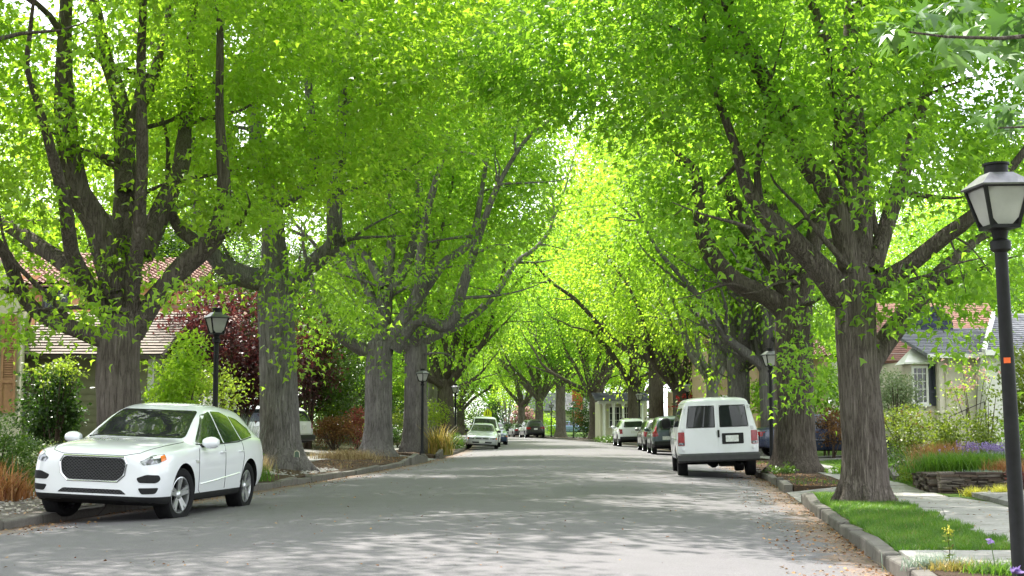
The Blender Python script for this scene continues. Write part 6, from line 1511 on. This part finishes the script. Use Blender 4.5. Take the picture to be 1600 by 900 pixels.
shrub('amber_bush', 'amber-tipped bush above the rust-brown bush', 'shrub', 524, 58.5, 1.35, (.6, .5, .6), LEAF_YELLOW, .08, 900, SIMPLE, .22, 22, group=GL)
tuft('dry_grass', 'mound of dry blond grass by the heaved kerb stones', 'plant', 540, 46.3, 1500, .42, .012, .95, BLADE_DRY, (.50, .35), 23, group=GL)
shrub('hedge_bush', 'yellow-green bush between the leaning tree and the next trunk', 'shrub', 623, 67, 1.0, (.8, .6, .8), LEAF_OLIVE, .09, 1800, SIMPLE, .2, 24, group=GL)
shrub('hedge_bush', 'dark bush at the foot of the trunk by the slim lamp', 'shrub', 612, 64, .6, (.5, .5, .55), LEAF_DARK, .08, 1200, SIMPLE, .2, 25, group=GL)
tuft('phormium', 'large golden phormium clump with long arching blades', 'plant', 688, 57.6, 170, 1.45, .055, .62, BLADE_GOLD, .22, 26, group=GL)
shrub('hedge_bush', 'pale yellow shrub behind the golden phormium', 'shrub', 676, 84, 1.6, (1.1, .8, .9), LEAF_YELLOW, .12, 1500, SIMPLE, .25, 27, group=GL)
shrub('hedge_bush', 'low green planting behind the silver sedan', 'shrub', 712, 70, .35, (.5, 1.6, .35), LEAF_BUSH, .09, 1200, SIMPLE, .25, 28, group=GL)
# beyond the bend
shrub('clipped_hedge', 'dark clipped hedge below the pink blossoming shrub', 'hedge', 803, 163, .8, (2.2, 1.0, .8), LEAF_DARK, .18, 2200, SIMPLE, .2, 29, base=.1, hollow=.7)
shrub('blossom_shrub', 'pink blossoming shrub at the far end of the road', 'shrub', 814, 166, 1.8, (1.5, 1.2, 1.3), LEAF_BUSH, .2, 1300, SIMPLE, .2, 30, base=.1, bloom=BLOOM_PINK, nbloom=420, bsize=.20)
shrub('thin_tree', 'thin pale-stemmed tree on the far verge by the crossing dark sedan', 'tree', 793, 164, 4.6, (1.3, 1.3, 2.3), LEAF_LIME, .25, 900, SIMPLE, .3, 31, .07, base=.1, bark=M_BARK_PALE, hollow=.2)
shrub('garden_bush', 'dark evergreen bush behind the crossing sign', 'shrub', 778, 176, 1.9, (2.4, 1.5, 2.0), LEAF_DARK, .25, 1800, SIMPLE, .22, 32, base=.1)
shrub('garden_bush', 'bright bush in front of the white end house', 'shrub', 850, 176, 1.3, (1.8, 1.0, 1.2), LEAF_LIME, .22, 1200, SIMPLE, .22, 33, base=.1)
shrub('garden_bush', 'low lime bush right of the far black SUV', 'shrub', 868, 150, .6, (.9, .9, .6), LEAF_LIME, .16, 900, SIMPLE, .22, 34)
# right side, far to near
shrub('ivy_bush', 'tall dark ivy-clad bush left of the porch house', 'shrub', 913, 122, 1.9, (1.3, 1.2, 2.0), LEAF_DARK, .17, 2600, SIMPLE, .2, 35)
shrub('ground_cover', 'low green planting along the far right kerb', 'plant', 948, 104, .28, (1.1, 3.2, .30), LEAF_BUSH, .10, 2200, SIMPLE, .3, 36)
shrub('garden_bush', 'small bush below the white porch columns', 'shrub', 955, 100, 1.1, (1.0, .8, .9), LEAF_BUSH, .13, 1600, SIMPLE, .2, 37, x=at(9.0, 101))
shrub('rhododendron', 'red-flowering bush between the two right lamps', 'shrub', 1086, 76, 1.7, (1.1, .9, 1.1), LEAF_DARK, .12, 2000, SIMPLE, .2, 38, bloom=BLOOM_RED, nbloom=150, bsize=.15)
shrub('garden_bush', 'green bush under the red-flowering bush', 'shrub', 1060, 74, .8, (1.2, .9, .8), LEAF_BUSH, .11, 1800, SIMPLE, .2, 39)
shrub('garden_bush', 'small green shrub against the tan stucco wall', 'shrub', 1126, 66, 1.8, (.7, .6, .7), LEAF_BUSH, .10, 1000, SIMPLE, .2, 40)
shrub('garden_tree', 'leafy green garden tree behind the lamp by the van', 'tree', 1210, 55, 2.2, (1.15, 1.0, 1.3), LEAF_GREEN, .15, 2600, TRIO, .2, 41, .05, group=GR)
shrub('rust_bush', 'brownish bush in the gap between the two big right trunks', 'shrub', 1300, 47, .95, (.65, .7, .85), LEAF_RUST, .08, 1800, SIMPLE, .2, 42, group=GR)
shrub('garden_bush', 'bright green bush above the brownish bush', 'shrub', 1288, 51, 2.2, (.85, .8, 1.0), LEAF_GREEN, .12, 2000, SIMPLE, .2, 43, group=GR)
shrub('olive_tree', 'pale grey-green small tree beside the bay window', 'tree', 1398, 43.5, 2.0, (.85, .8, .85), LEAF_GREYGREEN, .09, 2800, SIMPLE, .2, 44, .03, group=GR)
shrub('photinia', 'olive-green shrub with reddish tips under the bay window', 'shrub', 1408, 38.5, .95, (.95, .8, .85), LEAF_OLIVE, .075, 3600, SIMPLE, .18, 45, group=GR, bloom=LEAF_RUST, nbloom=60, bsize=.07)
shrub('garden_bush', 'open olive-green shrub in front of the cream wall', 'shrub', 1482, 36.5, 1.0, (.62, .6, 1.0), LEAF_OLIVE, .085, 2200, SIMPLE, .2, 46, group=GR, hollow=.3)
shrub('garden_bush', 'leafy shrub beside the black handrail', 'shrub', 1540, 35, .95, (.55, .6, .95), LEAF_OLIVE, .08, 2000, SIMPLE, .2, 47, group=GR, hollow=.3)
shrub('dogwood', 'sparse young tree with a few pale pink flowers before the cream wall', 'tree', 1518, 40.5, 2.3, (1.0, .8, .65), LEAF_LIME, .07, 420, SIMPLE, .3, 48, .018, group=GR, bloom=BLOOM_PINK, nbloom=70, bsize=.07, hollow=.1)
shrub('tall_shrub', 'tall yellow-green shrub at the right edge behind the lamp post', 'shrub', 1606, 31, 1.45, (.68, .7, 1.25), LEAF_OLIVE, .09, 3000, SIMPLE, .2, 49, group=GR)
shrub('tall_shrub', 'feathery green shrub low at the right edge', 'shrub', 1602, 27.5, .85, (.42, .5, .62), LEAF_GREEN, .05, 2600, SIMPLE, .2, 50, group=GR)
BZ = .36
LEAF_HANG = mat_leaf('sweetgum_leaf', ((.050, .125, .030), (.085, .180, .036), (.20, .32, .14)), ((.10, .24, .03), (.18, .34, .05)), .36, .35, .5)
for i, (u, d, r_, h_, lf, lab) in enumerate([(-10.5, 100, 1.8, 1.6, LEAF_BUSH, 'bush behind the pale slim trunk on the left'), (-10.8, 118, 2.2, 2.2, LEAF_LIME, 'bright bush left of the silver sedan, set far back'), (-9.6, 131, 2.0, 1.8, LEAF_BUSH, 'bush in the far left gardens before the crossing sign'), (-10.5, 145, 2.4, 2.4, LEAF_LIME, 'tall lime bush near the far left bend'),
        (-13, 80, 2.2, 2.0, LEAF_BUSH, 'wide bush behind the golden phormium garden'), (-16, 70, 2.4, 2.2, LEAF_DARK, 'dark hedge-like bush at the back of the wagon drive'), (-19, 63, 2.2, 2.0, LEAF_DARK, 'dark bush at the back left of the red maple'), (9.6, 113, 1.5, 1.3, LEAF_BUSH, 'bush below the porch house by the far trunks'), (11.2, 98, 2.4, 2.6, LEAF_LIME, 'lime garden tree half covering the porch house roof'), (10.5, 126, 2.0, 1.6, LEAF_BUSH, 'bush set back behind the far right trunks'),
        (11.5, 186, 4.0, 3.2, LEAF_GREEN, 'tall dark-green hedge mass left of the crossing sign, beyond the bend'), (8.6, 196, 3.6, 3.6, LEAF_LIME, 'tall lime bush behind the crossing sign'), (15, 200, 4, 3.2, LEAF_SPRING, 'bush mass behind the crossing dark sedan'), (5.5, 182, 3.2, 2.6, LEAF_BUSH, 'dark bush mass at the far left bend, lowest of its neighbours'), (-1, 178, 3.4, 3.4, LEAF_SPRING, 'leafy bush mass behind the left trunks at the bend'), (-7, 176, 3.4, 3.2, LEAF_GREEN, 'leafy bush mass deep behind the silver sedan'),
        (-14, 158, 2.6, 2.6, LEAF_LIME, 'tall bush closing the view at the far left bend'), (-17.5, 172, 3, 3, LEAF_SPRING, 'leafy bush furthest along the left bend')]):
    shrub('garden_bush', lab, 'shrub', 0, d, h_ * .9, (r_, r_ * .8, h_), lf, .16 + d * .0004, 2200, SIMPLE, .2, 200 + i, x=at(u, d), group='bushes in the far gardens')
tuft('orange_grass', 'orange-tinted ornamental grass at the back of the slate-walled bed', 'plant', 1470, 28.6, 1400, .62, .009, .7, BLADE_ORANGE, (.30, .22), 51, base=BZ, group=GR)
tuft('green_grass', 'fine green mounding perennial behind the slate wall', 'plant', 1478, 26.2, 1600, .46, .012, .75, BLADE_GREEN, (.32, .25), 52, base=BZ, group=GR)
tuft('green_grass', 'fine green mounding perennial nearer the lamp post', 'plant', 1530, 26.4, 1500, .46, .012, .75, BLADE_GREEN, (.32, .25), 53, base=BZ, group=GR)
tuft('lavender', 'lavender with purple spikes left of the lamp post', 'plant', 1524, 28.2, 500, .40, .008, .4, BLADE_SAGE, (.22, .2), 54, base=BZ, group=GR, bloom=BLOOM_PURPLE, nb=90, bl=.06)
tuft('lavender', 'lavender with purple spikes showing right beside the lamp post', 'plant', 1556, 28.6, 320, .38, .008, .4, BLADE_SAGE, (.14, .2), 55, base=BZ, group=GR, bloom=BLOOM_PURPLE, nb=60, bl=.06)
tuft('sage_mound', 'silvery low mound on top of the slate wall', 'plant', 1535, 24.9, 600, .16, .010, 1.1, BLADE_SAGE, (.20, .10), 56, base=.33, group=GR)
shrub('heuchera', 'dark red leafy plant right of the lamp post', 'plant', 1590, 23.6, .16, (.20, .25, .22), LEAF_RED, .07, 420, TRIO, .3, 57, .005, group=GR)
tuft('reddish_grass', 'reddish sedge behind the silvery mound', 'plant', 1578, 25.4, 500, .34, .01, .8, BLADE_ORANGE, (.22, .2), 58, base=BZ, group=GR)
tuft('yellow_sedge', 'bright yellow sedge tuft below the slate wall', 'plant', 1516, 23.4, 420, .22, .008, 1.0, BLADE_YELLOW, .075, 59, group=GR)
tuft('yellow_sedge', 'bright yellow sedge tuft touching the lamp post', 'plant', 1560, 23.2, 480, .25, .008, 1.0, BLADE_YELLOW, .09, 60, group=GR)
shrub('ground_cover', 'low light-green cover between the garden path and slate wall', 'plant', 1398, 28.6, .16, (.42, 1.3, .2), LEAF_OLIVE, .05, 1800, SIMPLE, .3, 61, .004, x=at(8.05, 28.8))
shrub('ground_cover', 'dark low bush in front of the curved garden wall', 'plant', 1400, 33.5, .28, (.6, 1.2, .32), LEAF_BUSH, .06, 1700, SIMPLE, .3, 64, .006, x=at(8.35, 33.5))
shrub('ground_cover', 'small weeds at the left root of the broad dark trunk', 'plant', 1216, 34.4, .10, (.35, .4, .14), LEAF_BUSH, .05, 600, SIMPLE, .3, 62, .004)
shrub('ground_cover', 'small weeds at the right root of the broad dark trunk', 'plant', 1305, 34.0, .08, (.35, .5, .12), LEAF_GREEN, .05, 600, SIMPLE, .3, 63, .004)
# the planting in the very foreground, bottom right
FG = 'flowers in the near kerb planting'
for i, (px, d, n, lb, mt, ln_, lean, sp) in enumerate([(1452, 12.0, 420, 'grey-green weedy clump at the corner of the near kerb', BLADE_SAGE, .20, .9, (.12, .06)), (1490, 11.8, 500, 'yellow-green weedy clump right of the grey-green clump', BLADE_GOLD, .15, 1.0, (.14, .08)), (1545, 11.6, 520, 'fresh green weedy clump just left of the lamp post foot', BLADE_GREEN, .17, .9, (.13, .10)), (1600, 11.7, 300, 'green weedy clump at the lower right corner', BLADE_GREEN, .15, .9, (.12, .10))]):
    tuft('weed_clump', lb, 'plant', px, d, n, ln_, .007, lean, mt, sp, 70 + i, base=.02, group=FG)
def flower_stem(name, label, x, y, z0, h, pet, np_, r_, seed):
    rg = random.Random(seed); rng = np.random.default_rng(seed); t = thing(name, label, 'flower', (x, y, z0), (0, 0, 0), FG)
    m = MB(); tip = Vector((rg.uniform(-.05, .05), rg.uniform(-.03, .03), h)); m.tube([(0, 0, -.05), tuple(tip * .5 + Vector((.012, 0, 0))), tuple(tip)], [.004, .0035, .003], 6); m.build('stem', simple('flower_stem', (.10, .17, .05), .6, .2), t)
    p = np.tile(np.array(tip), (np_, 1)) + rng.normal(0, .008, (np_, 3)); d = rng.normal(0, 1, (np_, 3)); d[:, 2] = abs(d[:, 2]) * .6
    leaf_cloud('petals', p, d, r_ * rng.uniform(.7, 1.1, np_), SIMPLE, pet, rng, t)
    return t
flower_stem('purple_flower', 'purple flower head at the foot of the lamp post', 3.62, 10.25, .0, .17, BLOOM_PURPLE, 26, .055, 1)
flower_stem('purple_flower', 'tall purple flower head right of the lamp post', 3.86, 10.6, .0, .46, BLOOM_PURPLE, 26, .055, 2)
flower_stem('purple_flower', 'small pale purple flower head left of the lamp post', 3.52, 10.5, .0, .36, BLOOM_PURPLE, 12, .04, 3)
flower_stem('dandelion', 'single yellow dandelion in the bright grass', P(1490, 838, 14.3).x, 14.3, .03, .13, BLADE_YELLOW, 30, .022, 4)
wd = thing('tall_weed', 'tall leafy weed with small yellow tops beside the near kerb', 'plant', (P(1482, 860, 11.9).x, 11.9, .02), (0, 0, 0), FG)
m = MB(); m.tube([(0, 0, -.05), (.01, 0, .15), (-.005, 0, .33)], [.004, .0035, .0025], 6); m.build('stem', M_TWIG, wd)
rng = np.random.default_rng(5); zz = np.repeat(np.array([.10, .12, .17, .18, .23, .24, .28]), 6); p = np.stack([rng.normal(0, .012, len(zz)), rng.normal(0, .012, len(zz)), zz], 1); dd_ = rng.normal(0, 1, p.shape); dd_[:, 2] = .35
leaf_cloud('foliage', p, dd_, .05 * rng.uniform(.6, 1.1, len(p)), SIMPLE, LEAF_OLIVE, rng, wd)
p = np.tile(np.array([[-.005, 0, .33]]), (30, 1)) + rng.normal(0, .015, (30, 3)); leaf_cloud('flower_heads', p, rng.normal(0, 1, p.shape), .022 * np.ones(30), SIMPLE, BLADE_YELLOW, rng, wd)

# ------------------------------------------------------------------ turf, litter and gravel nobody could count
rng = np.random.default_rng(77)
def field(n, u0, u1, d0, d1, zoff=0.0, keep=None):
    d = rng.uniform(d0, d1, n); u = rng.uniform(u0, u1, n)
    if keep is not None: k = keep(u, d); u, d = u[k], d[k]
    x = np.array([C(q) for q in d]) + u; z = np.array([ground_z(a, b) for a, b in zip(u, d)]) + zoff
    return np.stack([x, d, z], 1)
def edge(u, d):
    wv_ = .05 * np.sin(d * 3.1) + .04 * np.sin(d * 7.7 + 1); return (u > 5.46 + wv_ * .5) & (u < 6.60 + wv_ + .03) & (d > 13.62 + .06 * np.sin(u * 9)) & (d < 24.45 + .1 * np.sin(u * 7))
b = field(1500, 5.5, 6.6, 13.7, 24.3, -.01, edge); tag(blades_mesh('dry_grass_blades', b, rng.uniform(.04, .09, len(b)), .005, .9, BLADE_DRY, rng, None, 2), kind='stuff')
b = field(60000, 5.42, 6.72, 13.5, 24.6, -.02, edge); t_ = np.clip(.45 + .22 * np.sin(b[:, 0] * 3.3 + b[:, 1] * 1.7) + .22 * np.sin(b[:, 0] * 9.1 - b[:, 1] * 5.3) + rng.normal(0, .2, len(b)), 0, 1)
tag(blades_mesh('grass', b, rng.uniform(.04, .105, len(b)), .0065, .75, BLADE_GREEN, rng, None, 2, .5, t_), kind='stuff')
b = field(52000, 7.7, 15, 28, 46, -.01, lambda u, d: u > 7.7 + np.clip((d - 30) * .03, 0, 1)); tag(blades_mesh('lawn_grass', b, rng.uniform(.04, .09, len(b)), .012, .7, BLADE_GREEN, rng, None, 2), kind='stuff')
b = field(9000, 8.05, 10, 14, 20.2, -.01); tag(blades_mesh('lawn_grass', b, rng.uniform(.04, .09, len(b)), .008, .7, BLADE_GREEN, rng, None, 2), kind='stuff')
b = field(2600, 5.5, 6.5, 28.3, 60, -.01, lambda u, d: np.sin(u * 8 + d * 2.2) + np.sin(d * .9) > .75); tag(blades_mesh('weeds', b, rng.uniform(.04, .11, len(b)), .012, .8, BLADE_GREEN, rng, None, 2), kind='stuff')
b = field(7000, -12, -7.7, 17, 27.5, -.01, lambda u, d: np.sin(u * 3 + d * 2.2) + np.sin(d * 1.7 - u * 2) > -.2); tag(blades_mesh('ground_cover', b, rng.uniform(.06, .22, len(b)), .02, .9, BLADE_GREEN, rng, None, 2), kind='stuff')
b = field(1500, -7.4, -5.6, 28, 51, -.01, lambda u, d: np.sin(u * 6 + d * 1.1) + np.sin(d * 2.3) > .9); tag(blades_mesh('weeds', b, rng.uniform(.05, .16, len(b)), .012, .8, BLADE_DRY, rng, None, 2), kind='stuff')
LITTER = mat_leaf('dry_leaf', ((.12, .055, .025), (.27, .13, .055), (.44, .28, .13)), ((.2, .1, .04), (.3, .2, .1)), .1, .7, .15)
def litter(n, u0, u1, d0, d1, size, name='leaf_litter', side=1, pw=2.2):
    d = d0 + (d1 - d0) * rng.random(n) ** 1.4; t = rng.random(n) ** pw; u = side * (u1 - (u1 - u0) * t)
    cl_ = np.sin(d * 2.1) + np.sin(d * .73 + 2) + rng.normal(0, .8, n); k = cl_ > -.5; d, u = d[k], u[k]
    x = np.array([C(q) for q in d]) + u; z = np.array([ground_z(a, b_) for a, b_ in zip(u, d)]) + .008
    dirs = rng.normal(0, 1, (len(x), 3)); dirs[:, 2] *= .18
    tag(leaf_cloud(name, np.stack([x, d, z], 1), dirs, size * rng.uniform(.4, 1.3, len(x)), SIMPLE, LITTER, rng, None, None, .35), kind='stuff')
litter(2600, 4.3, 5.28, 12.5, 46, .040); litter(2200, 4.2, 5.28, 17, 62, .045, side=-1, pw=2.8); litter(3000, 5.5, 6.6, 28, 50, .05, pw=1); litter(4200, 5.5, 7.5, 17, 50, .05, side=-1, pw=1)
litter(700, -3.5, 3.6, 12.5, 60, .035, pw=1); litter(500, 5.4, 8.2, 11, 27, .04, pw=1)
# pale stones of the gravel bed at the left kerb and the rubble round the straight tree's roots
PEB = [simple('pale_stone', (.42, .38, .34), .85, .2, 0, .2, 12), simple('grey_stone', (.25, .235, .225), .85, .2, 0, .2, 12)]
mb = MB(); rg = random.Random(3)
for _ in range(1500):
    if rg.random() < .72: d = rg.uniform(16, 24); u = -rg.uniform(5.5, 7.5)
    else: d = rg.uniform(32.6, 37.5); u = -rg.uniform(5.55, 6.9)
    s = rg.uniform(.015, .045) * (1.5 if d > 30 else 1); x = at(u, d); z = ground_z(u, d)
    v = [(x + s * rg.uniform(.7, 1.2) * a, d + s * rg.uniform(.7, 1.2) * b_, z + s * .6 * c * rg.uniform(.6, 1.2) + .01) for a, b_, c in ((1,0,0),(0,1,0),(-1,0,0),(0,-1,0),(0,0,1),(.5,.5,.7),(-.5,-.5,.7))]
    mb.add(v, ((0,1,5),(1,2,4),(2,3,6),(3,0,4),(4,5,1),(0,5,4),(4,6,3),(2,6,4)), rg.choice((0, 0, 1)) if d < 30 else 1)
tag(mb.build('gravel', PEB), kind='stuff')

# ------------------------------------------------------------------ the sweetgum beside the near pavement: its big star leaves hang into the picture
sx, sy = at(8.9, 6.2), 6.2
sg = thing('sweetgum_tree', 'sweetgum whose large star-shaped leaves hang in at the upper right corner', 'tree', (sx, sy, .05))
W = Wood(); rg = random.Random(8); pts, rs = trunk_pts(3.0, .24, (-.1, 0), .35, .05, 3); W.limb(pts, rs, 18, .07, 3, .8, False)
B_ = Vector((sx, sy, .05)); top = Vector(pts[-1])
near_pts = [top - Vector((0, 0, .9)), P(2050, -60, 5.8) - B_, P(1760, 30, 5.2) - B_, P(1560, 60, 4.7) - B_, P(1420, 50, 4.4) - B_]
W.limb(near_pts, [.06, .035, .014, .006, .003], 8, .08, 4)
low = [P(2000, -20, 6.2) - B_, P(1720, 170, 6.0) - B_, P(1560, 200, 5.8) - B_]; W.limb(low, [.03, .010, .003], 7, .08, 5)
for k in range(6):
    a = k * 1.05; lp, lr = bend(rg, top, (math.cos(a), math.sin(a), 1.2), 4.5, .09, .02, 6, .15, .12); W.limb(lp, lr, 8, .1, k)
sg_tips = sublimbs(W, rg, 30, .02, Vector((0, 0, 7)), (1, 2.2), 5); W.build('trunk', M_BARK, sg)
rng = np.random.default_rng(21)
hp = [tuple(p) for p in sg_tips if p.z > 4.2]
for _ in range(420):
    v = Vector((rg.gauss(0, 1), rg.gauss(0, 1), rg.gauss(0, 1))).normalized() * (rg.random() ** .4); hp.append((v.x * 3.0, v.y * 3.4, 7.4 + v.z * 3.2))
p, d, ti = clusters_to_leaves(np.array(hp), rng, 9, .35, .6, np.array([0, 0, 7])); leaf_cloud('crown', p, d, .16 * rng.uniform(.7, 1.2, len(p)), STAR, LEAF_GREEN, rng, sg, ti)
def spray(anchor, n, r_, size):
    q = np.tile(np.array(anchor), (n, 1)) + rng.normal(0, 1, (n, 3)) * np.array([r_, r_, r_ * .55]); dd = rng.normal(0, .7, (n, 3)); dd[:, 2] -= .75; dd[:, 0] -= .25
    return q, dd, size * rng.uniform(.7, 1.15, n)
Q, DD, SS = [], [], []
for (px, py, d, n, r_, s_) in [(1415, 60, 4.8, 7, .06, .085), (1450, 40, 4.8, 10, .07, .09), (1490, 70, 4.8, 9, .06, .10), (1535, 85, 4.5, 2, .03, .13), (1570, 30, 5.0, 14, .10, .10), (1600, 70, 5.1, 10, .09, .10), (1540, 10, 5.2, 12, .12, .10), (1490, 5, 5.1, 8, .08, .10), (1620, 40, 5.4, 14, .15, .10),
        (1545, 190, 6.0, 5, .05, .09), (1590, 175, 6.0, 8, .07, .10), (1580, 200, 6.1, 5, .05, .09), (1625, 190, 6.2, 8, .10, .10), (1720, 20, 5.2, 22, .2, .11), (1820, 0, 5.4, 24, .25, .11), (1950, -40, 5.7, 24, .25, .11), (1720, 160, 6.0, 18, .2, .11), (1850, 90, 6.1, 18, .2, .11)]:
    q, dd, ss = spray(P(px, py, d) - B_, n, r_, s_); Q.append(q); DD.append(dd); SS.append(ss)
leaf_cloud('hanging_leaves', np.vstack(Q), np.vstack(DD), np.concatenate(SS), STAR, LEAF_HANG, rng, sg, None, .5)
